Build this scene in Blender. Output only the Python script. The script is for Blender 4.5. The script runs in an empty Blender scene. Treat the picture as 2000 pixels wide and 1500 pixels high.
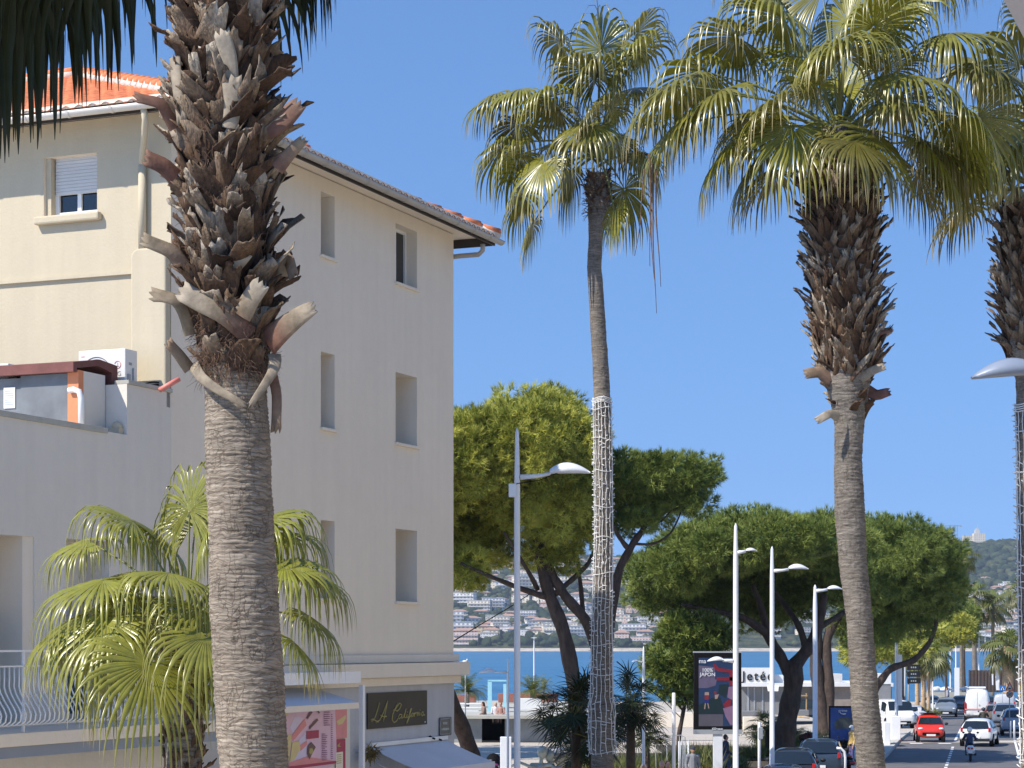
import bpy, math, random
import numpy as np
from mathutils import Vector, Matrix, noise as mnoise

# ------------------------------------------------------------------ camera, sky, sun, exposure
sc = bpy.context.scene
F, HY, CH = 4100.0, 1256.0, 5.5          # focal length in photo pixels, horizon row, eye height
cam_d = bpy.data.cameras.new("camera")
cam = bpy.data.objects.new("camera", cam_d)
sc.collection.objects.link(cam)
sc.camera = cam
cam.location = (0, 0, CH)
cam.rotation_euler = (math.radians(90), 0, 0)
cam_d.sensor_width = 36
cam_d.lens = F / 2000 * 36
cam_d.shift_y = (HY - 750) / 2000
cam_d.clip_start = 0.1
cam_d.clip_end = 20000

SUN_EL = math.radians(46)
SUN_H = Vector((-math.cos(math.radians(33)), -math.sin(math.radians(33)), 0))   # towards the sun, seen from above
SUN_DIR = Vector((SUN_H.x * math.cos(SUN_EL), SUN_H.y * math.cos(SUN_EL), math.sin(SUN_EL)))
w = bpy.data.worlds.new("World")
sc.world = w
w.use_nodes = True
wn, wl = w.node_tree.nodes, w.node_tree.links
sky = wn.new("ShaderNodeTexSky")
sky.sky_type = 'NISHITA'
sky.sun_disc = False
sky.sun_elevation = SUN_EL
sky.sun_rotation = math.atan2(SUN_H.x, SUN_H.y)
sky.altitude = 0
sky.air_density = 1.15
sky.dust_density = 0.0
sky.ozone_density = 3.0
bg = wn["Background"]
tcw = wn.new("ShaderNodeTexCoord"); spw = wn.new("ShaderNodeSeparateXYZ"); cbw = wn.new("ShaderNodeCombineXYZ")
mrw = wn.new("ShaderNodeMapRange")            # sample the sky a little above the true horizon band
mrw.inputs["From Min"].default_value = 0.0; mrw.inputs["From Max"].default_value = 1.0
mrw.inputs["To Min"].default_value = 0.20; mrw.inputs["To Max"].default_value = 1.0
wl.new(tcw.outputs["Generated"], spw.inputs[0]); wl.new(spw.outputs[0], cbw.inputs[0]); wl.new(spw.outputs[1], cbw.inputs[1])
wl.new(spw.outputs[2], mrw.inputs["Value"]); wl.new(mrw.outputs[0], cbw.inputs[2]); wl.new(cbw.outputs[0], sky.inputs[0])
bg.inputs[1].default_value = 0.119
tnt = wn.new("ShaderNodeMix"); tnt.data_type = 'RGBA'; tnt.blend_type = 'MULTIPLY'; tnt.inputs[0].default_value = 1.0
tnt.inputs[7].default_value = (0.70, 0.905, 1.14, 1)      # the deep blue of a clear winter sky
wl.new(sky.outputs[0], tnt.inputs[6]); wl.new(tnt.outputs[2], bg.inputs[0])

sd = bpy.data.lights.new("sun", 'SUN')
sd.energy = 4.55
sd.angle = math.radians(0.53)
sd.color = (1.0, 0.93, 0.83)
so = bpy.data.objects.new("sun", sd)
sc.collection.objects.link(so)
so.rotation_euler = (-SUN_DIR).to_track_quat('-Z', 'Y').to_euler()
so.location = SUN_DIR * 60

sc.view_settings.view_transform = 'Standard'
sc.view_settings.look = 'None'
sc.view_settings.exposure = 0.52
sc.view_settings.gamma = 1.0
sc.cycles.max_bounces = 6
sc.cycles.transparent_max_bounces = 8

rnd = random.Random(7)
COL = sc.collection

# ------------------------------------------------------------------ helpers
def P(px, py, Y):
    return Vector(((px - 1000) / F * Y, Y, CH + (HY - py) / F * Y))

def XA(px, Y):
    return (px - 1000) / F * Y

def gz(Y):
    """ground height along the street"""
    pts = [(-60, 0), (118, 0), (180, -0.85), (250, -1.6), (275, -2.2), (300, -4.6), (340, -6)]
    for (a, za), (b, zb) in zip(pts, pts[1:]):
        if Y <= b:
            t = max(0, (Y - a) / (b - a))
            return za + (zb - za) * t
    return -6

_cur = []
def thing(name, label, cat, loc=(0, 0, 0), rotz=0, group=None, kind=None):
    o = bpy.data.objects.new(name, None)
    COL.objects.link(o)
    o.empty_display_size = 0.2
    o.location = loc
    o.rotation_euler = (0, 0, rotz)
    return tag(o, label, cat, group, kind)

def tag(o, label=None, cat=None, group=None, kind=None):
    if label: o['label'] = label
    if cat: o['category'] = cat
    if group: o['group'] = group
    if kind: o['kind'] = kind
    return o

class MB:
    """collects shapes into one mesh"""
    def __init__(self):
        self.v, self.f, self.m, self.c, self.cur, self.s = [], [], [], [], 0, []
        self.col = (0.5, 0.0, 0.5)
        self.smooth = False
    def add(self, vs, fs, cols=None):
        o = len(self.v)
        self.v.extend([tuple(p) for p in vs])
        self.f.extend([tuple(i + o for i in q) for q in fs])
        self.m.extend([self.cur] * len(fs))
        self.s.extend([self.smooth] * len(fs))
        self.c.extend(cols if cols is not None else [self.col] * len(vs))
        return self
    def box(self, c, s, rz=0, top=None, dirs=None):
        """centre, full size; top = (sx, sy) scale of the top face"""
        hx, hy, hz = s[0] / 2, s[1] / 2, s[2] / 2
        tx, ty = top or (1, 1)
        cs, sn = math.cos(rz), math.sin(rz)
        vs = []
        for z, ax, ay in ((-hz, 1, 1), (hz, tx, ty)):
            for x, y in ((-hx, -hy), (hx, -hy), (hx, hy), (-hx, hy)):
                x, y = x * ax, y * ay
                vs.append((c[0] + x * cs - y * sn, c[1] + x * sn + y * cs, c[2] + z))
        return self.add(vs, [(3, 2, 1, 0), (4, 5, 6, 7), (0, 1, 5, 4), (1, 2, 6, 5), (2, 3, 7, 6), (3, 0, 4, 7)])
    def quad(self, a, b, c, d):
        return self.add([a, b, c, d], [(0, 1, 2, 3)])
    def poly(self, pts):
        return self.add(pts, [tuple(range(len(pts)))])
    def prism(self, pts, off):
        """polygon of 3D points extruded by vector off"""
        n = len(pts)
        off = Vector(off)
        vs = [Vector(p) for p in pts] + [Vector(p) + off for p in pts]
        fs = [tuple(range(n))[::-1], tuple(range(n, 2 * n))]
        fs += [(i, (i + 1) % n, n + (i + 1) % n, n + i) for i in range(n)]
        return self.add(vs, fs)
    def tube(self, pts, rad, n=8, cap=True, flat=1.0):
        pts = [Vector(p) for p in pts]
        if not hasattr(rad, '__len__'): rad = [rad] * len(pts)
        vs, fs = [], []
        up = None
        sm = self.smooth; self.smooth = True
        for i, p in enumerate(pts):
            d = (pts[min(i + 1, len(pts) - 1)] - pts[max(i - 1, 0)])
            d = d.normalized() if d.length > 1e-9 else Vector((0, 0, 1))
            if up is None:
                a = Vector((1, 0, 0)) if abs(d.x) < 0.8 else Vector((0, 1, 0))
                up = (a - d * a.dot(d)).normalized()
            else:
                up = (up - d * up.dot(d)).normalized()
            q = d.cross(up)
            for k in range(n):
                t = 2 * math.pi * k / n
                vs.append(p + up * (math.cos(t) * rad[i]) + q * (math.sin(t) * rad[i] * flat))
        for i in range(len(pts) - 1):
            for k in range(n):
                fs.append((i * n + k, i * n + (k + 1) % n, (i + 1) * n + (k + 1) % n, (i + 1) * n + k))
        if cap:
            fs.append(tuple(range(n))[::-1])
            fs.append(tuple(range((len(pts) - 1) * n, len(pts) * n)))
        self.add(vs, fs)
        self.smooth = sm
        return self
    def lathe(self, prof, c=(0, 0, 0), n=16, axis='z'):
        vs, fs = [], []
        sm = self.smooth; self.smooth = True
        for r, h in prof:
            for k in range(n):
                t = 2 * math.pi * k / n
                x, y = r * math.cos(t), r * math.sin(t)
                q = {'z': (x, y, h), 'y': (x, h, y), 'x': (h, x, y)}[axis]
                vs.append((c[0] + q[0], c[1] + q[1], c[2] + q[2]))
        for i in range(len(prof) - 1):
            for k in range(n):
                fs.append((i * n + k, i * n + (k + 1) % n, (i + 1) * n + (k + 1) % n, (i + 1) * n + k))
        fs.append(tuple(range(n))[::-1])
        fs.append(tuple(range((len(prof) - 1) * n, len(prof) * n)))
        self.add(vs, fs)
        self.smooth = sm
        return self
    def ball(self, c, r, n=12, m=8):
        if not hasattr(r, '__len__'): r = (r, r, r)
        vs = [(c[0], c[1], c[2] - r[2])]
        for j in range(1, m):
            a = math.pi * j / m - math.pi / 2
            for k in range(n):
                t = 2 * math.pi * k / n
                vs.append((c[0] + r[0] * math.cos(a) * math.cos(t), c[1] + r[1] * math.cos(a) * math.sin(t), c[2] + r[2] * math.sin(a)))
        vs.append((c[0], c[1], c[2] + r[2]))
        fs = [(0, 1 + (k + 1) % n, 1 + k) for k in range(n)]
        for j in range(m - 2):
            for k in range(n):
                a = 1 + j * n
                fs.append((a + k, a + (k + 1) % n, a + n + (k + 1) % n, a + n + k))
        a = 1 + (m - 2) * n
        fs += [(a + k, a + (k + 1) % n, len(vs) - 1) for k in range(n)]
        sm = self.smooth; self.smooth = True
        self.add(vs, fs)
        self.smooth = sm
        return self
    def build(self, name, mats, parent=None, world=True, bevel=0, loc=None, rotz=0):
        me = bpy.data.meshes.new(name)
        if not isinstance(mats, (list, tuple)): mats = [mats]
        off = Vector((0, 0, 0))
        if parent is not None and world:
            off = Vector(parent.location)
        if loc is not None:
            off = Vector(loc)
        if off.length > 0:
            a = np.array(self.v, dtype=float) - np.array(off)
            vs = a.tolist()
        else:
            vs = self.v
        me.from_pydata(vs, [], self.f)
        for m in mats: me.materials.append(m)
        me.polygons.foreach_set('material_index', self.m)
        me.polygons.foreach_set('use_smooth', self.s)
        ca = me.color_attributes.new('info', 'FLOAT_COLOR', 'POINT')
        arr = np.ones((len(self.v), 4), dtype=np.float32)
        arr[:, :3] = np.array(self.c, dtype=np.float32)[:, :3]
        ca.data.foreach_set('color', arr.ravel())
        me.update()
        o = bpy.data.objects.new(name, me)
        COL.objects.link(o)
        if parent is not None: o.parent = parent
        elif loc is not None: o.location = loc
        if rotz: o.rotation_euler = (0, 0, rotz)
        if bevel:
            b = o.modifiers.new('bevel', 'BEVEL')
            b.width = bevel; b.segments = 2; b.limit_method = 'ANGLE'; b.angle_limit = math.radians(40)
        return o

def npmesh(name, verts, faces_flat, nper, mat, parent=None, info=None, smooth=False, off=None):
    """fast mesh from numpy arrays; every face has nper corners"""
    me = bpy.data.meshes.new(name)
    v = np.asarray(verts, dtype=np.float32)
    if parent is not None:
        v = v - np.array(parent.location, dtype=np.float32)
    elif off is not None:
        v = v - np.array(off, dtype=np.float32)
    f = np.asarray(faces_flat, dtype=np.int32).reshape(-1, nper)
    me.vertices.add(len(v)); me.vertices.foreach_set('co', v.ravel())
    me.loops.add(f.size); me.loops.foreach_set('vertex_index', f.ravel())
    me.polygons.add(len(f))
    me.polygons.foreach_set('loop_start', np.arange(0, f.size, nper, dtype=np.int32))
    me.polygons.foreach_set('loop_total', np.full(len(f), nper, dtype=np.int32))
    if smooth: me.polygons.foreach_set('use_smooth', np.ones(len(f), dtype=bool))
    me.materials.append(mat)
    if info is not None:
        ca = me.color_attributes.new('info', 'FLOAT_COLOR', 'POINT')
        arr = np.ones((len(v), 4), dtype=np.float32)
        arr[:, :3] = info
        ca.data.foreach_set('color', arr.ravel())
    me.update(calc_edges=True)
    me.validate()
    o = bpy.data.objects.new(name, me)
    COL.objects.link(o)
    if parent is not None: o.parent = parent
    elif off is not None: o.location = off
    return o

def copy_tree(o, parent=None):
    c = o.copy(); COL.objects.link(c)
    if parent is not None:
        c.parent = parent
    for ch in list(o.children): copy_tree(ch, c)
    return c

def text_mesh(s, size, mat, parent=None, name='lettering', depth=0.004, shear=0, loc=(0, 0, 0), rot=(math.pi / 2, 0, 0), sx=1.0, bold=0.0, align='CENTER', space=1.0):
    cu = bpy.data.curves.new(name, 'FONT')
    cu.body = s; cu.size = size; cu.extrude = depth; cu.shear = shear; cu.offset = bold
    cu.align_x = align; cu.align_y = 'CENTER'; cu.space_character = space
    t = bpy.data.objects.new(name, cu)
    COL.objects.link(t)
    dg = bpy.context.evaluated_depsgraph_get()
    me = bpy.data.meshes.new_from_object(t.evaluated_get(dg))
    me.name = name
    COL.objects.unlink(t); bpy.data.objects.remove(t)
    me.materials.clear(); me.materials.append(mat)
    o = bpy.data.objects.new(name, me)
    COL.objects.link(o)
    o.location = loc; o.rotation_euler = rot; o.scale = (sx, 1, 1)
    if parent is not None: o.parent = parent
    return o

# ------------------------------------------------------------------ materials
def newmat(name):
    m = bpy.data.materials.new(name)
    m.use_nodes = True
    nt = m.node_tree
    return m, nt, nt.nodes['Principled BSDF']

def N(nt, typ, **kw):
    n = nt.nodes.new(typ)
    for k, v in kw.items():
        if k.startswith('i_'):
            n.inputs[k[2:].replace('_', ' ')].default_value = v
        else:
            setattr(n, k, v)
    return n

def rgb(c):
    return (c[0], c[1], c[2], 1)

def noise_ramp(nt, coord, scale, c0, c1, p0=0.35, p1=0.65, detail=6, vscale=None, rough=0.6):
    if vscale:
        mp = N(nt, 'ShaderNodeMapping'); mp.inputs['Scale'].default_value = vscale
        nt.links.new(coord, mp.inputs['Vector']); coord = mp.outputs[0]
    n = N(nt, 'ShaderNodeTexNoise'); n.inputs['Scale'].default_value = scale
    n.inputs['Detail'].default_value = detail; n.inputs['Roughness'].default_value = rough
    nt.links.new(coord, n.inputs['Vector'])
    r = N(nt, 'ShaderNodeValToRGB')
    r.color_ramp.elements[0].position = p0; r.color_ramp.elements[0].color = rgb(c0)
    r.color_ramp.elements[1].position = p1; r.color_ramp.elements[1].color = rgb(c1)
    nt.links.new(n.outputs['Fac'], r.inputs['Fac'])
    return r, n

def mixc(nt, a, b, fac, mode='MIX'):
    m = N(nt, 'ShaderNodeMix', data_type='RGBA', blend_type=mode)
    def put(sock, v):
        if isinstance(v, bpy.types.NodeSocket): nt.links.new(v, sock)
        elif hasattr(v, '__len__'): sock.default_value = rgb(v)
        else: sock.default_value = v
    put(m.inputs[0], fac); put(m.inputs[6], a); put(m.inputs[7], b)
    return m.outputs[2]

def bump(nt, bs, height, strength=0.3, dist=0.02):
    b = N(nt, 'ShaderNodeBump'); b.inputs['Strength'].default_value = strength; b.inputs['Distance'].default_value = dist
    nt.links.new(height, b.inputs['Height']); nt.links.new(b.outputs[0], bs.inputs['Normal'])
    return b

def surf(name, col, rough=0.7, var=0.12, scale=3.0, bscale=40.0, bstr=0.15, bdist=0.01, metal=0.0, spec=0.5, vscale=None):
    """general procedural surface: tint variation at two scales and a fine bump"""
    m, nt, bs = newmat(name)
    tc = N(nt, 'ShaderNodeTexCoord')
    c0 = tuple(x * (1 - var) for x in col); c1 = tuple(min(1, x * (1 + var)) for x in col)
    r, n = noise_ramp(nt, tc.outputs['Object'], scale, c0, c1, 0.3, 0.7, vscale=vscale)
    nt.links.new(r.outputs[0], bs.inputs['Base Color'])
    bs.inputs['Roughness'].default_value = rough
    bs.inputs['Metallic'].default_value = metal
    bs.inputs['Specular IOR Level'].default_value = spec
    if bstr:
        n2 = N(nt, 'ShaderNodeTexNoise'); n2.inputs['Scale'].default_value = bscale; n2.inputs['Detail'].default_value = 4
        nt.links.new(tc.outputs['Object'], n2.inputs['Vector'])
        bump(nt, bs, n2.outputs['Fac'], bstr, bdist)
    return m

def stucco(name, col, streak=0.1):
    m, nt, bs = newmat(name)
    tc = N(nt, 'ShaderNodeTexCoord')
    co = tc.outputs['Object']
    r, n = noise_ramp(nt, co, 0.5, tuple(x * 0.97 for x in col), tuple(min(1, x * 1.02) for x in col), 0.3, 0.7)
    # rain streaks: long in z
    r2, n2 = noise_ramp(nt, co, 1.0, (1 - streak,) * 3, (1, 1, 1), 0.35, 0.6, vscale=(4.0, 4.0, 0.25))
    c = mixc(nt, r.outputs[0], r2.outputs[0], 1.0, 'MULTIPLY')
    r3, n3 = noise_ramp(nt, co, 6.0, (0.98,) * 3, (1, 1, 1), 0.4, 0.6)
    c = mixc(nt, c, r3.outputs[0], 1.0, 'MULTIPLY')
    nt.links.new(c, bs.inputs['Base Color'])
    bs.inputs['Roughness'].default_value = 0.9
    bs.inputs['Specular IOR Level'].default_value = 0.2
    n4 = N(nt, 'ShaderNodeTexNoise'); n4.inputs['Scale'].default_value = 22; n4.inputs['Detail'].default_value = 5
    nt.links.new(co, n4.inputs['Vector'])
    bump(nt, bs, n4.outputs['Fac'], 0.35, 0.012)
    return m

def leafmat(name, young, old, tip, trans=0.35, rough=0.38, spec=0.5):
    """uses the mesh attribute info: r = age 0..1, g = position along the segment, b = random"""
    m, nt, bs = newmat(name)
    at = N(nt, 'ShaderNodeAttribute', attribute_name='info')
    sp = N(nt, 'ShaderNodeSeparateColor'); nt.links.new(at.outputs['Color'], sp.inputs[0])
    base = mixc(nt, young, old, sp.outputs[0])
    tc = N(nt, 'ShaderNodeTexCoord')
    r, n = noise_ramp(nt, tc.outputs['Object'], 9.0, (0.75,) * 3, (1.2, 1.2, 1.1), 0.3, 0.7)
    base = mixc(nt, base, r.outputs[0], 1.0, 'MULTIPLY')
    # dry tips: attribute g above a threshold that comes earlier on older leaves
    mr = N(nt, 'ShaderNodeMapRange'); mr.inputs['From Min'].default_value = 0.72; mr.inputs['From Max'].default_value = 1.0
    nt.links.new(sp.outputs[1], mr.inputs['Value'])
    ml = N(nt, 'ShaderNodeMath', operation='MULTIPLY'); nt.links.new(mr.outputs[0], ml.inputs[0]); nt.links.new(sp.outputs[2], ml.inputs[1])
    c = mixc(nt, base, tip, ml.outputs[0])
    nt.links.new(c, bs.inputs['Base Color'])
    bs.inputs['Roughness'].default_value = rough
    bs.inputs['Specular IOR Level'].default_value = spec
    tr = N(nt, 'ShaderNodeBsdfTranslucent')
    lt = mixc(nt, c, (1.35, 1.4, 0.55), 1.0, 'MULTIPLY')
    nt.links.new(lt, tr.inputs['Color'])
    mx = N(nt, 'ShaderNodeMixShader'); mx.inputs[0].default_value = trans
    out = nt.nodes['Material Output']
    nt.links.new(bs.outputs[0], mx.inputs[1]); nt.links.new(tr.outputs[0], mx.inputs[2])
    nt.links.new(mx.outputs[0], out.inputs['Surface'])
    return m

def infomat(name, stops, rough=0.8, bscale=60, bstr=0.4, bdist=0.01, var=(0.7, 1.25), vscale=None, nscale=12, spec=0.3):
    """colour ramp driven by info.b, darkened or lightened by noise"""
    m, nt, bs = newmat(name)
    at = N(nt, 'ShaderNodeAttribute', attribute_name='info')
    sp = N(nt, 'ShaderNodeSeparateColor'); nt.links.new(at.outputs['Color'], sp.inputs[0])
    r = N(nt, 'ShaderNodeValToRGB')
    cr = r.color_ramp
    cr.elements[0].position = stops[0][0]; cr.elements[0].color = rgb(stops[0][1])
    cr.elements[1].position = stops[-1][0]; cr.elements[1].color = rgb(stops[-1][1])
    for p, c in stops[1:-1]:
        e = cr.elements.new(p); e.color = rgb(c)
    nt.links.new(sp.outputs[2], r.inputs['Fac'])
    tc = N(nt, 'ShaderNodeTexCoord')
    r2, n2 = noise_ramp(nt, tc.outputs['Object'], nscale, (var[0],) * 3, (var[1],) * 3, 0.3, 0.7, vscale=vscale)
    c = mixc(nt, r.outputs[0], r2.outputs[0], 1.0, 'MULTIPLY')
    nt.links.new(c, bs.inputs['Base Color'])
    bs.inputs['Roughness'].default_value = rough
    bs.inputs['Specular IOR Level'].default_value = spec
    n3 = N(nt, 'ShaderNodeTexNoise'); n3.inputs['Scale'].default_value = bscale; n3.inputs['Detail'].default_value = 4
    mp = N(nt, 'ShaderNodeMapping'); mp.inputs['Scale'].default_value = vscale or (1, 1, 1)
    nt.links.new(tc.outputs['Object'], mp.inputs['Vector']); nt.links.new(mp.outputs[0], n3.inputs['Vector'])
    bump(nt, bs, n3.outputs['Fac'], bstr, bdist)
    return m

def glassmat(name, col=(0.02, 0.025, 0.03), rough=0.05):
    m, nt, bs = newmat(name)
    bs.inputs['Base Color'].default_value = rgb(col)
    bs.inputs['Roughness'].default_value = rough
    bs.inputs['Specular IOR Level'].default_value = 0.8
    return m

def paint(name, col, rough=0.25, coat=0.6, metal=0.0):
    m = surf(name, col, rough, 0.05, 2.5, 8, 0.02, 0.002, metal)
    m.node_tree.nodes['Principled BSDF'].inputs['Coat Weight'].default_value = coat
    return m

M = {}
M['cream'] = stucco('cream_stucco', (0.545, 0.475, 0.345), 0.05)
M['cream_lifted'] = stucco('lifted_beige_stucco', (0.82, 0.73, 0.60), 0.03)  # lightened and warmed in place of bounce light on the shaded facade
M['white_stucco'] = stucco('white_stucco', (0.72, 0.675, 0.595), 0.04)
M['low_wall'] = stucco('bluish_grey_render', (0.50, 0.51, 0.53), 0.08)
M['white_paint'] = surf('white_paint', (0.78, 0.78, 0.76), 0.5, 0.04, 2, 30, 0.05)
M['gutter_white'] = surf('pale_gutter', (0.66, 0.62, 0.55), 0.45, 0.06, 2, 30, 0.05)
M['gutter'] = surf('gutter_paint', (0.40, 0.37, 0.32), 0.45, 0.08, 2, 30, 0.05)
M['fascia'] = surf('dark_brown_wood', (0.035, 0.025, 0.02), 0.7, 0.2, 4)
M['terracotta'] = surf('terracotta', (0.62, 0.19, 0.075), 0.85, 0.3, 7, 60, 0.3)
M['mortar'] = surf('mortar', (0.62, 0.56, 0.48), 0.95, 0.12, 8, 40, 0.5, 0.02)
M['glass'] = glassmat('dark_glass', (0.012, 0.014, 0.016), 0.1)
M['glass_blue'] = glassmat('sky_glass', (0.05, 0.09, 0.11), 0.08)
M['aluminium'] = surf('aluminium', (0.5, 0.52, 0.54), 0.4, 0.06, 3, 30, 0.05, metal=0.6)
M['shutter'] = surf('roller_shutter', (0.62, 0.60, 0.56), 0.55, 0.05, 2)
M['panel'] = surf('weathered_grey_panel', (0.16, 0.175, 0.19), 0.65, 0.25, 1.8, 25, 0.1)
M['orange'] = surf('orange_render', (0.66, 0.25, 0.12), 0.85, 0.1, 3, 40, 0.3)
M['brown_sheet'] = surf('brown_roof_felt', (0.17, 0.065, 0.055), 0.85, 0.2, 4, 50, 0.3)
M['pvc'] = surf('white_pvc', (0.8, 0.8, 0.8), 0.35, 0.03, 2)
M['coping'] = surf('coping_stone', (0.42, 0.41, 0.36), 0.85, 0.12, 2.5, 30, 0.2)
M['ac'] = surf('appliance_white', (0.7, 0.7, 0.68), 0.45, 0.05, 2)
M['dark'] = surf('dark_plastic', (0.02, 0.02, 0.022), 0.55, 0.15, 4, spec=.25)
M['black'] = surf('matt_black', (0.008, 0.008, 0.009), 0.8, 0.2, 4, spec=.1)
M['salmon'] = surf('salmon_pipe', (0.7, 0.22, 0.17), 0.5, 0.06, 3)
M['grey'] = surf('grey_metal', (0.3, 0.32, 0.34), 0.45, 0.08, 3, 30, 0.05)
M['lamp_paint'] = surf('lamp_post_paint', (0.70, 0.72, 0.74), 0.4, 0.05, 2, 30, 0.04)
M['lamp_dark'] = surf('lamp_shell_grey', (0.22, 0.26, 0.33), 0.4, 0.05, 2, 30, 0.04)
# ------------------------------------------------------------------ setting: ground, road, sea, hills
def groundmat():
    m, nt, bs = newmat('pale_paving')
    tc = N(nt, 'ShaderNodeTexCoord')
    r, n = noise_ramp(nt, tc.outputs['Object'], 0.6, (0.46, 0.41, 0.34), (0.58, 0.52, 0.44), 0.3, 0.7)
    br = N(nt, 'ShaderNodeTexBrick'); br.inputs['Scale'].default_value = 1.6; br.inputs['Mortar Size'].default_value = 0.012
    br.inputs['Color1'].default_value = (1, 1, 1, 1); br.inputs['Color2'].default_value = (0.9, 0.9, 0.9, 1); br.inputs['Mortar'].default_value = (0.6, 0.6, 0.6, 1)
    nt.links.new(tc.outputs['Object'], br.inputs['Vector'])
    nt.links.new(mixc(nt, r.outputs[0], br.outputs['Color'], 1.0, 'MULTIPLY'), bs.inputs['Base Color'])
    bs.inputs['Roughness'].default_value = 0.9
    return m
M['ground'] = groundmat()
M['asphalt'] = surf('asphalt', (0.125, 0.125, 0.13), 0.85, 0.22, 0.7, 60, 0.4, 0.01)
M['kerb'] = surf('kerb_stone', (0.5, 0.48, 0.43), 0.85, 0.1, 3, 30, 0.2)
M['marking'] = surf('road_marking', (0.75, 0.75, 0.73), 0.7, 0.12, 5, 40, 0.1)
M['sand'] = surf('sand', (0.52, 0.43, 0.31), 0.95, 0.1, 0.3, 4, 0.3, 0.05)
M['planting'] = surf('planting_bed', (0.06, 0.05, 0.03), 0.95, 0.3, 2, 20, 0.6, 0.04)

g = MB()
ys = [-40, 0, 20, 50, 80, 100, 118, 130, 145, 160, 180, 200, 225, 250, 262, 275, 285, 292, 300, 320, 340, 800, 2500]
for a, b in zip(ys, ys[1:]):
    wa, wb = 60 + a * 0.5 if a > 0 else 60, 60 + max(b, 0) * 0.5
    g.quad((-wa, a, gz(a)), (wa, a, gz(a)), (wb, b, gz(b)), (-wb, b, gz(b)))
tag(g.build('ground', M['ground']), kind='structure')

def roadx(Y):
    pts = [(-40, 13), (30, 13), (60, 14.6), (85, 17.4), (96.4, 20), (118, 24.9), (180, 39), (215, 46.9), (240, 52.6)]
    for (a, xa), (b, xb) in zip(pts, pts[1:]):
        if Y <= b:
            return xa + (xb - xa) * (Y - a) / (b - a)
    return pts[-1][1]

def strip(mb, off0, off1, y0, y1, dz, step=4):
    n = max(1, int((y1 - y0) / step))
    prev = None
    for i in range(n + 1):
        Y = y0 + (y1 - y0) * i / n
        a = (roadx(Y) + off0, Y, gz(Y) + dz); b = (roadx(Y) + off1, Y, gz(Y) + dz)
        if prev: mb.quad(prev[0], prev[1], b, a)
        prev = (a, b)

r = MB(); strip(r, -3.0, 3.6, -30, 240, 0.004)
tag(r.build('road', M['asphalt']), kind='structure')
# parking lay-by on the right beyond the crossing and the left bay used by parked cars
r = MB(); strip(r, 3.6, 7.6, 120, 205, 0.004); strip(r, -7.2, -3.0, 60, 96, 0.004)
tag(r.build('parking_bay', M['asphalt']), kind='structure')
r = MB()
for off, y0, y1 in ((-3.16, 97, 132), (3.68, 96, 119)):
    for Y in np.arange(y0, y1, 2.0):
        a, b = roadx(Y) + off, roadx(Y + 2) + off
        z0, z1 = gz(Y), gz(Y + 2)
        vs = [(a - .1, Y, z0), (a + .1, Y, z0), (b + .1, Y + 1.98, z1), (b - .1, Y + 1.98, z1)]
        r.add(vs + [(x, y, z + 0.14) for x, y, z in vs], [(4, 5, 6, 7), (0, 1, 5, 4), (1, 2, 6, 5), (2, 3, 7, 6), (3, 0, 4, 7)])
tag(r.build('kerb', M['kerb']), kind='structure')
# raised pavements either side of the road in view
r = MB(); 
for o0, o1, y0, y1 in ((-9.5, -3.27, 97, 132), (3.8, 12, 96, 119)):
    for Y in np.arange(y0, y1, 3.5):
        Y2 = min(Y + 3.5, y1)
        r.quad((roadx(Y) + o0, Y, gz(Y) + .13), (roadx(Y) + o1, Y, gz(Y) + .13), (roadx(Y2) + o1, Y2, gz(Y2) + .13), (roadx(Y2) + o0, Y2, gz(Y2) + .13))
tag(r.build('pavement', M['kerb']), kind='structure')
# markings
r = MB()
Y = 78
while Y < 112:
    strip(r, -0.07, 0.07, Y, Y + 1.2, 0.008); Y += 2.0
strip(r, -0.07, 0.07, 118, 165, 0.008)
for dx in (-1.9, -0.35, 1.2):
    for k in range(1):
        cx = roadx(115.0) + dx
        r.quad((cx - .55, 114.6, .008), (cx + .15, 114.6, .008), (cx + .2, 115.4, .008), (cx - .5, 115.4, .008))
strip(r, 3.3, 3.42, 96, 119, 0.008)
tag(r.build('road_markings', M['marking']), kind='structure')
# planting bed under the pines
r = MB()
for (x0, x1, y0, y1) in ((2.0, 13.5, 88, 104), (7.5, 11.5, 104.5, 112)):
    zz = 0.05
    r.box(((x0 + x1) / 2, (y0 + y1) / 2, zz / 2 + .003), (x1 - x0, y1 - y0, zz))
tag(r.build('planting_bed', M['planting']), kind='structure')
# beach
r = MB()
for a, b in zip([262, 275, 285, 292], [275, 285, 292, 300]):
    r.quad((-90, a, gz(a) + .01), (160, a, gz(a) + .01), (160, b, gz(b) + .01), (-90, b, gz(b) + .01))
tag(r.build('beach', M['sand']), kind='structure')

def seamat():
    m, nt, bs = newmat('sea_water')
    tc = N(nt, 'ShaderNodeTexCoord')
    r, n = noise_ramp(nt, tc.outputs['Object'], 0.02, (0.03, 0.13, 0.25), (0.05, 0.18, 0.32), 0.35, 0.65, vscale=(0.35, 1.0, 1.0))
    nt.links.new(r.outputs[0], bs.inputs['Base Color'])
    bs.inputs['Roughness'].default_value = 0.35
    bs.inputs['Specular IOR Level'].default_value = 0.25
    n2 = N(nt, 'ShaderNodeTexNoise'); n2.inputs['Scale'].default_value = 0.9; n2.inputs['Detail'].default_value = 6
    mp = N(nt, 'ShaderNodeMapping'); mp.inputs['Scale'].default_value = (0.5, 1.2, 1)
    nt.links.new(tc.outputs['Object'], mp.inputs['Vector']); nt.links.new(mp.outputs[0], n2.inputs['Vector'])
    bump(nt, bs, n2.outputs['Fac'], 1.0, 0.6)
    return m
M['sea'] = seamat()
SEA = -4.0
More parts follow.
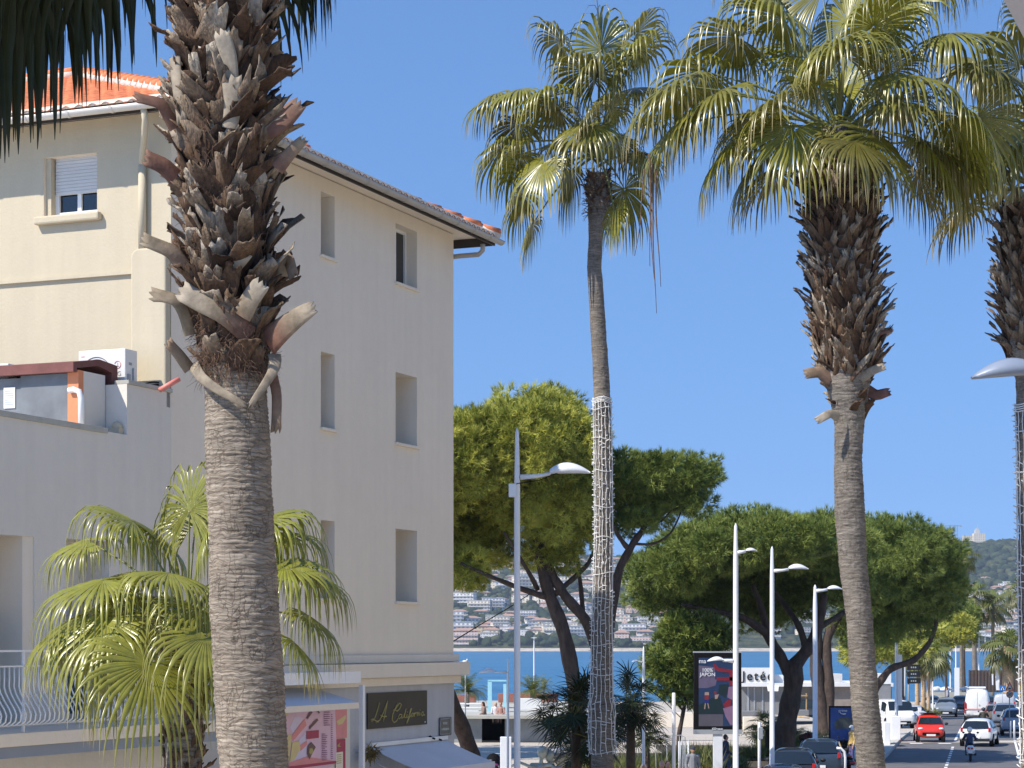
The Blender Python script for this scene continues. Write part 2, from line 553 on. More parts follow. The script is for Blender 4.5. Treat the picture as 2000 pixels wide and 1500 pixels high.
s = MB(); s.quad((-900, 285, SEA), (1500, 285, SEA), (3500, 3000, SEA), (-2500, 3000, SEA))
tag(s.build('sea', M['sea']), kind='structure')

# ------------------------------------------------------------------ the stucco building and its annex
L0 = Vector((-5.26, 32.4, 0)); D2 = Vector((0.383, 0.924, 0)).normalized(); N1 = Vector((D2.y, -D2.x, 0)); D1 = -N1; N0 = -D2
def W(u, out, z):
    return L0 + D2 * u + N1 * out + Vector((0, 0, z))
def LW(t, out, z):          # the sunlit face
    return L0 + D1 * t + N0 * out + Vector((0, 0, z))
def Zpx(px, out=0.0):
    return (18.7 - out * 1.0825) / (.4146 - (px - 1000) / F)
def U(px, out=0.0):
    Z = Zpx(px, out)
    return ((Z + out * .383) - 32.4) / .924
def ZZ(px, py, out=0.0):
    return CH + (HY - py) / F * Zpx(px, out)

class Frm:
    """a box builder in the frame of a wall: u along, o outward, z up"""
    def __init__(self, fn): self.fn = fn
    def box(self, mb, u0, u1, o0, o1, z0, z1):
        f = self.fn
        vs = [f(u0, o0, z0), f(u1, o0, z0), f(u1, o1, z0), f(u0, o1, z0), f(u0, o0, z1), f(u1, o0, z1), f(u1, o1, z1), f(u0, o1, z1)]
        mb.add(vs, [(0, 1, 2, 3), (7, 6, 5, 4), (4, 5, 1, 0), (5, 6, 2, 1), (6, 7, 3, 2), (7, 4, 0, 3)])
WF, LF = Frm(W), Frm(LW)

def wall_holes(mb, fn, u0, u1, z0, z1, holes):
    """flat wall with rectangular recesses (u0,u1,z0,z1,depth): reveals and a back face"""
    us = sorted({u0, u1} | {h[0] for h in holes} | {h[1] for h in holes})
    zs = sorted({z0, z1} | {h[2] for h in holes} | {h[3] for h in holes})
    for a, b in zip(us, us[1:]):
        for c, d in zip(zs, zs[1:]):
            mu, mz = (a + b) / 2, (c + d) / 2
            if any(h[0] < mu < h[1] and h[2] < mz < h[3] for h in holes): continue
            mb.quad(fn(a, 0, c), fn(b, 0, c), fn(b, 0, d), fn(a, 0, d))
    for a, b, c, d, dp in holes:
        mb.quad(fn(a, 0, c), fn(a, -dp, c), fn(b, -dp, c), fn(b, 0, c))
        mb.quad(fn(a, 0, d), fn(b, 0, d), fn(b, -dp, d), fn(a, -dp, d))
        mb.quad(fn(a, 0, c), fn(a, 0, d), fn(a, -dp, d), fn(a, -dp, c))
        mb.quad(fn(b, 0, c), fn(b, -dp, c), fn(b, -dp, d), fn(b, 0, d))
        mb.quad(fn(a, -dp, c), fn(b, -dp, c), fn(b, -dp, d), fn(a, -dp, d))

LEN, DEP = 10.66, 12.0
ZTOP = 13.72
B = thing('apartment_building', 'tall cream stucco building with orange tiled hip roof behind the big shaggy palm', 'building', tuple(W(LEN / 2, -DEP / 2, 0)))
cols = [(626, 653), (772, 814)]
rows = [(12.34, 13.46), (9.30, 10.64), (6.29, 7.67)]
holes = []
for a, b in cols:
    for c, d in rows:
        holes.append((U(a), U(b), c, d, 0.30 if (a == 772 and d > 13) else 0.55))
mb = MB()
wall_holes(mb, W, 0, LEN, -0.3, ZTOP, holes)
# sunlit face with the window recess
def LT(px):
    m = (px - 1000) / F
    # -5.26-.924t = m*(32.4+.383t)
    return (-5.26 - m * 32.4) / (.924 + m * .383)
def LZ(px, py):
    return CH + (HY - py) / F * (32.4 + .383 * LT(px))
t_a, t_b = LT(190), LT(86)
wz0, wz1 = LZ(140, 420), LZ(140, 303)
wall_holes(mb, LW, 0, DEP, -0.3, ZTOP, [(t_a, t_b, wz0, wz1, 0.28)])
mb.quad(W(0, -DEP, -.3), W(LEN, -DEP, -.3), W(LEN, -DEP, ZTOP), W(0, -DEP, ZTOP))
mb.quad(W(LEN, 0, -.3), W(LEN, -DEP, -.3), W(LEN, -DEP, ZTOP), W(LEN, 0, ZTOP))
mb.build('wall', M['cream_lifted'], B)
# string course and rounded buttress on the sunlit face
mb = MB()
LF.box(mb, LT(266), 7.0, 0.002, 0.06, LZ(133, 546), LZ(133, 540))
mb.build('string_course', M['cream'], B)
mb = MB()
prof = []
tl, zr = LT(266), LZ(300, 487)
for k in range(9):
    a = math.pi / 2 * k / 8
    prof.append((tl - 0.14 + 0.14 * math.cos(a), zr - 0.14 + 0.14 * math.sin(a)))
outl = [(tl, 9.1)] + prof + [(0.0, zr), (0.0, 9.1)]
mb.prism([LW(t, 0.003, z) for t, z in outl], N0 * 0.16)
mb.build('buttress', M['cream'], B, bevel=0.03)
# cream skin: sunlit face gets a darker tone than the shade-lifted wall
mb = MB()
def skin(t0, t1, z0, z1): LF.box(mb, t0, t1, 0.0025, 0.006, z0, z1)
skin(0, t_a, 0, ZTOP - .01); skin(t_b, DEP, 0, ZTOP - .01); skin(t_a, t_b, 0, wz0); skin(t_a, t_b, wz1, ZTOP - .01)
mb.build('sunlit_tone_skin', M['cream'], B)
# roof: tiles as real waves on the hipped faces
OV = 0.70; SL = 0.40
Lx, Dx = LEN + 2 * OV, DEP + 2 * OV
half = Lx / 2
def roof_face(org, du, dv, width, hip):
    """wave tiled trapezoid: org eave corner, du along the eave, dv horizontal up the slope"""
    su, sv = 0.04, 0.09
    nu, nv = int(width / su), int(half / sv)
    vs, idx, fs = [], {}, []
    for j in range(nv + 1):
        v = half * j / nv
        for i in range(nu + 1):
            u = width * i / nu
            ht = 0.028 * math.cos(2 * math.pi * u / 0.24) + 0.035 * (((v / 0.36) % 1.0) * -1 + 0.5)
            uu = min(max(u, v), width - v)
            p = org + du * uu + dv * v
            vs.append((p.x, p.y, 13.60 + v * SL + ht + 0.12))
    for j in range(nv):
        v = half * (j + .5) / nv
        for i in range(nu):
            u = width * (i + .5) / nu
            if u < v - 0.05 or u > width - v + 0.05: continue
            a = j * (nu + 1) + i
            fs.append((a, a + 1, a + nu + 2, a + nu + 1))
    return vs, fs
mb = MB()
c0 = W(-OV, OV, 0)
for org, du, dv, wd in ((c0, D2, -N1, Lx), (c0, -N1, D2, Dx), (W(LEN + OV, OV, 0), -N1, -D2, Dx)):
    vs, fs = roof_face(org, du, dv, wd, None)
    mb.add(vs, fs)
# underside / soffit
mb.cur = 1
z = 13.735
WF.box(mb, -OV + .02, LEN + OV - .02, -DEP - OV, OV - .02, z, z + .06)
mb.build('roof', [M['terracotta'], M['cream_lifted']], B)
mb = MB(); mb.cur = 0
def hipline(a, b, n):
    for k in range(n):
        p0 = a.lerp(b, k / n); p1 = a.lerp(b, (k + 1.12) / n)
        mb.cur = 0
        mb.tube([p0 + Vector((0, 0, .10)), p1 + Vector((0, 0, .07))], [0.10, 0.085], 8)
        mb.cur = 1
        mb.tube([p0 + Vector((0, 0, .03)), p1 + Vector((0, 0, .03))], 0.115, 6)
z0r = 13.72
hipline(c0 + Vector((0, 0, z0r)), W(-OV + half, OV - half, z0r + half * SL), 20)
hipline(W(LEN + OV, OV, z0r), W(LEN + OV - half, OV - half, z0r + half * SL), 20)
hipline(W(-OV + half, OV - half, z0r + half * SL), W(-OV + half, -DEP, z0r + half * SL), 16)
mb.build('ridge_cap', [M['terracotta'], M['mortar']], B)
# fascia boards
mb = MB()
for f, a, b in ((WF, -OV + .06, LEN + OV - .06),):
    f.box(mb, a, b, OV - .10, OV - .06, 13.56, 13.74)
LF.box(mb, -OV + .12, DEP, OV - .10, OV - .06, 13.56, 13.74)
WF.box(mb, LEN + OV - .10, LEN + OV - .06, -DEP, OV - .12, 13.56, 13.74)
mb.build('fascia', M['fascia'], B)
# gutters: half round with joints
def gutter(name, pts, mat='gutter'):
    mb = MB(); mb.smooth = True
    n = len(pts)
    for a, b in zip(pts, pts[1:]):
        a, b = Vector(a), Vector(b)
        d = (b - a).normalized(); side = d.cross(Vector((0, 0, 1)))
        vs = []
        for p in (a, b):
            for rr in (0.085, 0.078):
                for k in range(9):
                    th = math.pi + math.pi * k / 8
                    vs.append(p + side * (math.cos(th) * rr) + Vector((0, 0, math.sin(th) * rr)))
        fs = []
        for k in range(8):
            fs.append((k, k + 1, 18 + k + 1, 18 + k)); fs.append((9 + k, 27 + k, 27 + k + 1, 9 + k + 1))
        fs += [(0, 18, 27, 9), (8, 17, 35, 26)]
        mb.add(vs, fs)
        L = (b - a).length
        for q in np.arange(0.5, L, 0.78):
            c = a + d * q
            vs = []
            for e in (-0.025, 0.025):
                for k in range(9):
                    th = math.pi + math.pi * k / 8
                    vs.append(c + d * e + side * (math.cos(th) * 0.094) + Vector((0, 0, math.sin(th) * 0.094)))
            mb.add(vs, [(k, k + 1, 9 + k + 1, 9 + k) for k in range(8)])
    return mb.build('gutter', M[mat], B)
gz_ = 13.66
gutter('g', [W(-OV, OV + .03, gz_), W(LEN + OV + .05, OV + .03, gz_)])
gutter('g', [LW(-OV, OV + .03, gz_), LW(DEP, OV + .03, gz_)], 'gutter_white')
# downpipe on the sunlit face with its swan neck
mb = MB()
tp = LT(283)
mb.tube([LW(tp - .42, OV, 13.60), LW(tp - .42, OV - .05, 13.42), LW(tp - .20, .35, 13.16), LW(tp - .02, .12, 13.0), LW(tp, .075, 12.88)], 0.05, 10)
mb.tube([LW(tp, .075, 12.9), LW(tp, .075, LZ(283, 488))], 0.062, 12)
mb.build('downpipe', M['cream'], B)
mb = MB()
e = W(LEN, 0, 0)
p0 = W(LEN + .10, OV - .1, 13.5)
mb.tube([p0, p0 + Vector((0, 0, -.12)), p0 - N1 * .09 + Vector((0, 0, -.2)), W(LEN + .1, .12, 13.30), W(LEN + .06, -.12, 13.28)], 0.05, 10)
mb.build('downpipe', M['gutter'], B)
# sills
def sill(px0, px1, z):
    mb = MB(); WF.box(mb, U(px0) - .04, U(px1) + .04, -.2, .06, z - .05, z + .004)
    mb.build('window_sill', M['cream_lifted'], B, bevel=.008)
for a, b in cols:
    for c, d in rows: sill(a, b, c)
# top right window: frame and glass pushed to the left of the recess
def window(fn, u0, u1, z0, z1, dep, mat=M['white_paint'], glass=M['glass'], nv=2, fr=.055):
    f = Frm(fn)
    mb = MB()
    d0, d1 = -dep + .01, -dep + .07
    f.box(mb, u0, u0 + fr, d0, d1, z0, z1); f.box(mb, u1 - fr, u1, d0, d1, z0, z1)
    f.box(mb, u0 + fr, u1 - fr, d0, d1, z0, z0 + fr); f.box(mb, u0 + fr, u1 - fr, d0, d1, z1 - fr, z1)
    for k in range(1, nv):
        c = u0 + (u1 - u0) * k / nv
        f.box(mb, c - fr / 2, c + fr / 2, d0, d1 - .003, z0 + fr, z1 - fr)
    w_ = mb.build('window', mat, B)
    mb = MB(); f.box(mb, u0 + fr * .5, u1 - fr * .5, d0 + .012, d0 + .02, z0 + fr * .5, z1 - fr * .5)
    g_ = mb.build('pane', glass); g_.parent = w_
    g_.location = -Vector(w_.parent.location)
    return w_
window(W, U(772), U(814), 12.34, 13.46, .30)
for a, b in cols:
    for c, d in rows:
        if a == 772 and d > 13: continue
        window(W, U(a), U(b), c, d, .55)
# the window on the sunlit side with its roller shutter
window(LW, t_a, t_b - .10, wz0 + .02, wz0 + .62, .24, fr=.07)
mb = MB()
n = 11; zt = wz1; zb = wz0 + .36
for k in range(n):
    a = zb + (zt - zb) * k / n; b = zb + (zt - zb) * (k + 1) / n
    LF.box(mb, t_a + .01, t_b - .12, -.17, -.145, a + .006, b)
    LF.box(mb, t_a + .01, t_b - .12, -.17, -.155, a, a + .006)
mb.build('roller_shutter', M['shutter'], B)
mb = MB(); LF.box(mb, t_b - .10, t_b, -.27, -.05, wz0, wz1)
mb.build('window_reveal', M['cream'], B)
mb = MB(); LF.box(mb, t_a - .10, t_b + .12, .007, .13, wz0 - .13, wz0 + .0)
mb.build('window_sill', M['cream'], B, bevel=.03)
# cornice bands
for o, za, zb, m in ((.09, 5.13, 5.28, 'white_stucco'), (.26, 4.86, 5.12, 'cream_lifted'), (.12, 4.70, 4.855, 'cream_lifted')):
    mb = MB(); WF.box(mb, U(420), LEN + o, 0.004, o, za, zb); WF.box(mb, LEN, LEN + o, -DEP, 0.0, za, zb)
    mb.build('cornice', M[m], B, bevel=.012)
mb = MB(); WF.box(mb, U(420), LEN + .004, 0.003, .012, 0.0, 4.70)
mb.build('ground_floor_render', M['low_wall'], B)
# chimneys pots and the television mast
for px in (583, 646):
    c = W(U(px, .2), -0.35, 0)
    mb = MB()
    mb.lathe([(.09, 13.8), (.09, 14.12), (.12, 14.12), (.12, 14.17), (.08, 14.17), (.08, 14.24), (.13, 14.24), (.13, 14.29), (.05, 14.33)], (c.x, c.y, 0), 14)
    mb.build('chimney_pot', M['terracotta'], B)
mb = MB()
q = P(149, 168, 38.6)
mb.tube([q + Vector((0, 0, -.4)), q + Vector((0, 0, 1.9))], .025, 6)
mb.tube([q + Vector((-.14, 0, 1.0)), q + Vector((.3, .1, 1.2))], .012, 5)
mb.tube([q + Vector((0.1, 0, -.3)), q + Vector((0, 0, .9))], .012, 5)
for k in range(6):
    c = q + Vector((-.12 + .08 * k, 0.02 * k, 1.02 + .035 * k))
    mb.tube([c + Vector((0.05, -.2, .0)), c + Vector((-.05, .2, .0))], .007, 4)
mb.build('aerial', M['dark'], B)
# utility wire from the roof past the palm
A = thing('annex_building', 'low grey-white building with terrace parapet and balcony left of the big palm', 'building', tuple(W(-3, -5, 0)))
ZP1, ZP0 = 9.36, 8.60
u_s = U(247)
mb = MB()
hs = [(U(-60), U(66), 4.4, ZZ(20, 1045), .5), (U(128), U(212), 4.4, ZZ(170, 1055), .45), (U(288), U(314), 5.9, ZZ(300, 1066), .3)]
wall_holes(mb, W, -9.0, u_s, -0.3, ZP0, hs[:2])
wall_holes(mb, W, u_s, 0.0, -0.3, ZP1, hs[2:])
# the step in the parapet, terrace floors, back side of the parapets
t = .22
mb.quad(W(u_s, 0, ZP0), W(u_s, -6, ZP0), W(u_s, -6, ZP1), W(u_s, 0, ZP1))
mb.quad(W(-9, 0, -0.3), W(-9, 0, ZP0), W(-9, -6, ZP0), W(-9, -6, -.3))
mb.quad(W(-9, -t, ZP0), W(u_s, -t, ZP0), W(u_s, -t, 8.3), W(-9, -t, 8.3))
mb.quad(W(-9, -t, 8.3), W(u_s, -t, 8.3), W(u_s, -6, 8.3), W(-9, -6, 8.3))
mb.quad(W(u_s, -t, 9.15), W(0, -t, 9.15), W(0, -6, 9.15), W(u_s, -6, 9.15))
mb.quad(W(u_s, -t, ZP1), W(0, -t, ZP1), W(0, -t, 9.15), W(u_s, -t, 9.15))
mb.quad(W(u_s, 0, ZP1), W(0, 0, ZP1), W(0, -t, ZP1), W(u_s, -t, ZP1))
mb.quad(W(-9, 0, ZP0), W(u_s, 0, ZP0), W(u_s, -t, ZP0), W(-9, -t, ZP0))
mb.build('wall', M['white_stucco'], A)
mb = MB(); WF.box(mb, u_s + .002, 0, -t, .03, ZP1 + .002, ZP1 + .06)
WF.box(mb, -9, U(207), -t, .03, ZP0 - .03, ZP0 + .05)
mb.build('coping', M['coping'], A, bevel=.006)
mb = MB()
WF.box(mb, u_s - .14, u_s - .01, -.2, -.05, ZP0 + .003, ZP0 + .10)
mb.ball(W(u_s - .07, -.13, ZP0 + .12), (.08, .08, .08))
mb.build('drain_hood', M['cream'], A)
def annex_win(u0, u1, z0, z1, dep, nv=2, mat=M['aluminium']):
    f = WF; fr = .07
    mb = MB(); d0, d1 = -dep + .01, -dep + .08
    f.box(mb, u0, u0 + fr, d0, d1, z0, z1); f.box(mb, u1 - fr, u1, d0, d1, z0, z1)
    f.box(mb, u0 + fr, u1 - fr, d0, d1, z0, z0 + fr); f.box(mb, u0 + fr, u1 - fr, d0, d1, z1 - fr, z1)
    for k in range(1, nv):
        c = u0 + (u1 - u0) * k / nv
        f.box(mb, c - fr / 2, c + fr / 2, d0, d1 - .003, z0 + fr, z1 - fr)
    w_ = mb.build('window', mat, A)
    mb = MB(); f.box(mb, u0 + fr * .5, u1 - fr * .5, d0 + .012, d0 + .02, z0 + fr * .5, z1 - fr * .5)
    g_ = mb.build('pane', M['glass_blue']); g_.parent = w_; g_.location = -Vector(A.location)
for (a, b, c, d, dp), top in zip(hs, (1.0, 1.1, .35)):
    annex_win(a, b - (.25 if dp == .5 else 0), c, d - top, dp)
# blind in the middle window
mb = MB()
for k in range(16):
    zc = 5.1 + k * .055
    WF.box(mb, hs[1][0] + .1, hs[1][1] - .1, -.36, -.33, zc, zc + .04)
mb.build('window_blind', M['grey'], A)
mb = MB(); WF.box(mb, hs[0][1] - .25, hs[0][1], -.49, -.02, 4.4, hs[0][3]); WF.box(mb, hs[0][0], hs[0][1] - .25, -.49, -.42, hs[0][3] - 1.0, hs[0][3])
mb.build('door_reveal', M['cream_lifted'], A)
# balcony
ub0, ub1 = U(-120, 1.0), U(430, 1.0)
mb = MB(); WF.box(mb, ub0, ub1, .006, 1.06, 4.17, 4.34); mb.build('balcony_slab', M['cream_lifted'], A, bevel=.01)
mb = MB(); WF.box(mb, ub0, ub1, .006, 1.0, 4.02, 4.165); mb.build('awning_cassette', M['lamp_dark'], A)
mb = MB(); WF.box(mb, ub0, ub1, .006, .3, 0.2, 4.01); mb.build('shop_fascia', M['white_stucco'], A)
mb = MB()
WF.box(mb, ub0, ub1, .98, 1.02, 5.385, 5.41)
WF.box(mb, ub0, ub1, .985, 1.015, 5.19, 5.21)
WF.box(mb, ub0, ub1, .985, 1.015, 4.43, 4.45)
for uu in np.arange(ub0, ub1, 1.7):
    WF.box(mb, uu, uu + .03, .985, 1.015, 4.345, 5.385)
mb.build('balcony_rail', M['white_paint'], A)
bal = MB()
prof = [(0, 5.19), (0, 5.02), (-.005, 4.94), (.02, 4.86), (.08, 4.76), (.15, 4.66), (.185, 4.58), (.17, 4.50), (.10, 4.45), (.01, 4.44)]
bal.tube([Vector((0, 0, 0)) + N1 * (1.0 + o) + Vector((0, 0, z)) for o, z in prof], .011, 6)
b0 = bal.build('baluster', M['white_paint'])
b0.parent = A
base = W(0, 0, 0) - Vector(A.location)
us = list(np.arange(ub0 + .05, ub1, .105))[:90]
for i, u in enumerate(us):
    o = b0 if i == 0 else b0.copy()
    if i: COL.objects.link(o); o.parent = A
    o.location = base + D2 * u
# end returns on the balcony: small boxes and pots
# ---- shed on the terrace
u1s = u_s - .02
sh = thing('roof_shed', 'grey panel shed with brown sheet roof and orange post on the terrace', 'shed', tuple(W(u_s - .75, -.4, 8.3)))
def SH(t, back, z):   # t to the left along D1, back along D2 from the shed front corner
    return W(u_s - .72, -.36, 0) + D1 * t + D2 * back + Vector((0, 0, z))
SF = Frm(lambda u, o, z: SH(u, o, z))
mb = MB(); SF.box(mb, .19, 1.02, .0, .05, 8.3, 9.46); mb.build('panel', M['panel'], sh)
mb = MB(); SF.box(mb, 1.025, 3.0, .012, .06, 8.3, 9.43); mb.build('panel', M['panel'], sh)
mb = MB(); SF.box(mb, 0, .188, -.01, .12, 8.3, 9.5); mb.build('post', M['orange'], sh)
mb = MB(); SF.box(mb, .01, .10, .125, .70, 8.3, 9.5); mb.build('side_wall', M['white_stucco'], sh)
mb = MB()
prof = [(-.14, 9.46), (-.14, 9.60), (.55, 9.72), (1.02, 9.68), (1.02, 9.36), (.86, 9.36), (.86, 9.56), (.5, 9.62), (-.05, 9.52), (-.05, 9.46)]
mb.prism([SH(-.0, b, z - .0) for b, z in prof], D1 * 3.2)
mb.build('roof', M['brown_sheet'], sh)
mb = MB(); mb.tube([SH(.14, -.04, 9.20), SH(.06, -.05, 9.21), SH(-.03, -.04, 9.18), SH(-.055, -.02, 9.08), SH(-.055, -.02, 8.62)], .045, 12)
mb.build('drainpipe', M['pvc'], sh)
no = MB(); SF.box(no, 1.12, 1.32, -.005, .01, 8.99, 9.30)
no.cur = 1
for k in range(7): SF.box(no, 1.14, 1.30, -.007, -.0052, 9.04 + k * .033, 9.05 + k * .033)
no.build('notice', [M['pvc'], M['grey']], sh)
# air conditioner on the flat roof
def acunit(name, corner, wd, dp, ht, label, full=True):
    a = thing(name, label, 'air conditioner', tuple(corner))
    mb = MB()
    f = Frm(lambda u, o, z: corner + D1 * u + D2 * o + Vector((0, 0, z)))
    f.box(mb, 0, wd, 0, dp, .06, ht)
    mb.build('casing', M['ac'], a, bevel=.012)
    mb = MB(); f.box(mb, .1, .2, .02, dp - .02, 0, .058); f.box(mb, wd - .2, wd - .1, .02, dp - .02, 0, .058)
    mb.build('foot', M['dark'], a)
    if full:
        mb = MB()
        cc = corner + D1 * (wd * .62) - D2 * .004 + Vector((0, 0, ht * .52))
        for rr in (.06, .12, .18, .24, .275):
            ring = [cc + D1 * (math.cos(t) * rr) + Vector((0, 0, math.sin(t) * rr)) for t in np.linspace(0, 2 * math.pi, 33)]
            mb.tube(ring, .005, 4, cap=False)
        mb.build('fan_grille', M['dark'], a)
        mb = MB(); f2 = Frm(lambda u, o, z: corner + D1 * u + D2 * o + Vector((0, 0, z)))
        f2.box(mb, -.006, -.001, .10, .17, .56, .60); mb.tube([corner - D1 * .012 + D2 * .2 + Vector((0, 0, .52 - .04 * k)) for k in range(9)], .012, 5)
        f2.box(mb, -.02, -.001, .05, .12, .12, .42)
        mb.build('service_panel', M['grey'], a)
        rz = math.atan2(N1.y, N1.x)
        rel = D1 * .20 - D2 * .004
        text_mesh('LG', .10, M['grey'], a, 'maker_lettering', .001, 0, tuple(rel - D1 * .06 + Vector((0, 0, .42))), (math.pi / 2, 0, rz), space=1.3)
        mb = MB()
        c2 = corner + D1 * .135 - D2 * .004 + Vector((0, 0, .56))
        mb.tube([c2 + D1 * (math.cos(t) * .055) + Vector((0, 0, math.sin(t) * .055)) for t in np.linspace(.3, 6.1, 24)], .0045, 4)
        mb.tube([c2 + Vector((0, 0, .03)), c2 + Vector((0, 0, -.025)), c2 - D1 * .022 + Vector((0, 0, -.025))], .0045, 4)
        c3 = corner + D1 * (wd - .08) - D2 * .003 + Vector((0, 0, ht - .09))
        mb.tube([c3 + D1 * .03, c3 - D1 * .03], .004, 4)
        mb.build('maker_emblem', M['salmon'], a)
    return a
acunit('air_conditioner', W(u_s + .42, -.30, 9.16), .84, .33, .80, 'white air conditioner with round fan grille on the flat roof behind the brown shed')
acunit('air_conditioner', W(u_s - .1, -2.05, 9.10), .84, .33, .66, 'small white box at the left photo edge behind the brown shed roof', False)
mb = MB()
q0 = P(318, 757, 31.9)
mb.tube([P(312, 762, 31.75), P(350, 740, 31.9)], .04, 12); 
o = mb.build('plastic_pipe', M['salmon'], loc=tuple(q0))
tag(o, 'salmon red plastic pipe leaning out over the parapet by the big palm', 'pipe')
mb = MB()
for k in range(7):
    c = W(u_s + 1.25 + rnd.uniform(-.2, .2), -.22, 9.42 + rnd.uniform(-.05, .03)); rr = rnd.uniform(.12, .34)
    mb.tube([c + D2 * (math.cos(t) * rr * 1.2) + N1 * (.1 * math.sin(t)) + Vector((0, 0, math.sin(t) * rr * .28)) for t in np.linspace(0, 6.3, 22)], .012, 5)
o = mb.build('cable_coil', M['black'], loc=tuple(W(u_s + 1.25, -.2, 9.2)))
tag(o, 'tangle of black cable lying on the parapet beside the red pipe', 'cable')

# ---- shop front pieces on the shaded wall
M['pink'] = surf('pink_print', (0.62, 0.30, 0.36), 0.5, 0.15, 2, 10, 0.02)
M['pink_pale'] = surf('pale_pink_print', (0.68, 0.46, 0.56), 0.5, 0.1, 2, 10, 0.02)
M['lilac'] = surf('lilac_print', (0.60, 0.53, 0.68), 0.5, 0.08, 2, 10, 0.02)
M['yellow'] = surf('yellow_print', (0.62, 0.50, 0.22), 0.5, 0.15, 2, 10, 0.02)
M['crimson'] = surf('crimson_print', (0.36, 0.02, 0.07), 0.5, 0.15, 2, 10, 0.02)
M['purple_txt'] = surf('purple_ink', (0.22, 0.08, 0.20), 0.6, 0.1, 2, 10, 0.02)
M['coral'] = surf('coral_print', (0.66, 0.24, 0.24), 0.5, 0.1, 2, 10, 0.02)
M['brownp'] = surf('chocolate_print', (0.13, 0.06, 0.05), 0.5, 0.3, 20, 10, 0.02)
M['gold'] = surf('gold_lettering', (0.36, 0.30, 0.09), 0.5, 0.1, 2, 10, 0.02)
M['sign_black'] = surf('brown_black_sign', (0.062, 0.054, 0.038), 0.6, 0.15, 1.5, 10, 0.01, spec=.2)
M['awning'] = surf('white_awning_canvas', (0.62, 0.65, 0.70), 0.8, 0.05, 1.2, 60, 0.1)
ko = .62
kk = thing('kiosk_front', 'white framed snack kiosk with flat canopy against the shaded wall', 'kiosk', tuple(W(U(600, ko), .3, 0)))
mb = MB(); WF.box(mb, U(430, ko), U(704, ko + .16), .02, ko + .16, ZZ(690, 1333, ko), ZZ(690, 1311, ko)); mb.build('beam', M['pvc'], kk)
ztb = ZZ(690, 1336, ko)
mb = MB()
a0, a1 = U(430, ko), U(703, ko + .45) - .05
mb.prism([W(a0, .05, ztb - .03), W(a0, ko + .42, ztb - .30), W(a0, ko + .42, ztb - .34), W(a0, .05, ztb - .07)], D2 * (a1 - a0 + .05))
mb.build('canopy', M['awning'], kk)
mb = MB(); WF.box(mb, a0, a1, ko + .425, ko + .45, ztb - .40, ztb - .30); mb.build('canopy_edge', M['cream_lifted'], kk)
mb = MB(); WF.box(mb, U(697, ko) - .04, U(697, ko) + .05, ko + .05, ko + .13, 0, ztb - .02); mb.build('post', M['pvc'], kk)
mb = MB(); WF.box(mb, a0, U(683, ko), .02, ko, 0, ztb - .36); mb.build('kiosk_body', M['white_stucco'], kk)
# poster boards on the kiosk: real flat printed boards
def PB(px, py, out): # point on the poster plane from its look in the photo
    return W(U(px, out), out, ZZ(px, py, out))
pb = thing('menu_board', 'pink snack menu board with cream shapes and purple price lines under the kiosk canopy', 'menu board', tuple(W(U(600, ko), ko, 2)))
mb = MB()
def pq(mb, pts, out, th=.004):
    mb.prism([PB(x, y, out) for x, y in pts], N1 * th)
pq(mb, [(540, 1374), (653, 1369), (656, 1490), (540, 1560)], ko + .010, .012)
mb.build('board', M['pink_pale'], pb)
def pp(name, mat, polys, out):
    if name == 'price_lines':
        mb = MB()
        for p in polys: pq(mb, p, out, .002)
        tag(mb.build(name, mat, pb), kind='stuff')
    else:
        for p in polys: mb = MB(); pq(mb, p, out, .002); mb.build(name, mat, pb)
pp('cream_shape', M['lilac'], [[(576, 1398), (591, 1402), (571, 1433), (565, 1420)], [(600, 1425), (601, 1476), (563, 1489), (580, 1448)]], ko + .024)
pp('pink_shape', M['coral'], [[(571, 1372), (597, 1371), (597, 1388), (568, 1392)], [(594, 1404), (598, 1416), (572, 1447), (566, 1441)], [(585, 1455), (599, 1446), (599, 1455), (586, 1467)], [(563, 1490), (598, 1478), (653, 1486), (653, 1492), (563, 1500)]], ko + .028)
pp('yellow_shape', M['yellow'], [[(554, 1374), (565, 1374), (562, 1398), (554, 1398)], [(560, 1435), (569, 1434), (566, 1465), (563, 1490), (557, 1460)], [(570, 1450), (584, 1447), (586, 1462), (574, 1484), (565, 1487)]], ko + .032)
pp('red_label', M['crimson'], [[(598, 1428), (622, 1426), (622, 1441), (598, 1444)], [(555, 1498), (656, 1486), (656, 1491), (556, 1504)]], ko + .034)
pp('product_picture', M['brownp'], [[(603, 1420), (619, 1403), (621, 1407), (604, 1425)], [(616, 1380), (624, 1392), (622, 1394), (616, 1383)], [(598, 1402), (606, 1389), (610, 1391), (600, 1405)], [(600, 1458), (607, 1449), (616, 1459), (608, 1474), (604, 1483), (599, 1472)]], ko + .036)
pp('topping_picture', M['gold'], [[(604, 1462), (609, 1461), (612, 1468), (606, 1474), (603, 1470)]], ko + .040)
tx = []
rr = random.Random(3)
for k in range(8): y = 1386 + k * 4.2; tx.append([(632, y), (632 + rr.uniform(5, 14), y - .2), (644, y + 1.2), (632, y + 1.7)])
for k in range(15): y = 1433 + k * 3.6; tx.append([(628, y), (628 + rr.uniform(3, 12), y - .2), (628 + rr.uniform(6, 12), y + 1.2), (628, y + 1.6)])
for k in range(22): y = 1395 + k * 4.1; tx.append([(646, y), (648 + rr.uniform(0, 2), y), (649, y + 1.3), (646, y + 1.5)])
pp('price_lines', M['purple_txt'], tx, ko + .034)
pb2 = thing('menu_board', 'narrow coral poster with a pastry picture at the right end of the kiosk', 'menu board', tuple(W(U(664, ko), ko, 2)))
mb = MB(); pq(mb, [(654, 1369), (676, 1368), (676, 1441), (655, 1443)], ko + .010, .010); mb.build('board', M['coral'], pb2)
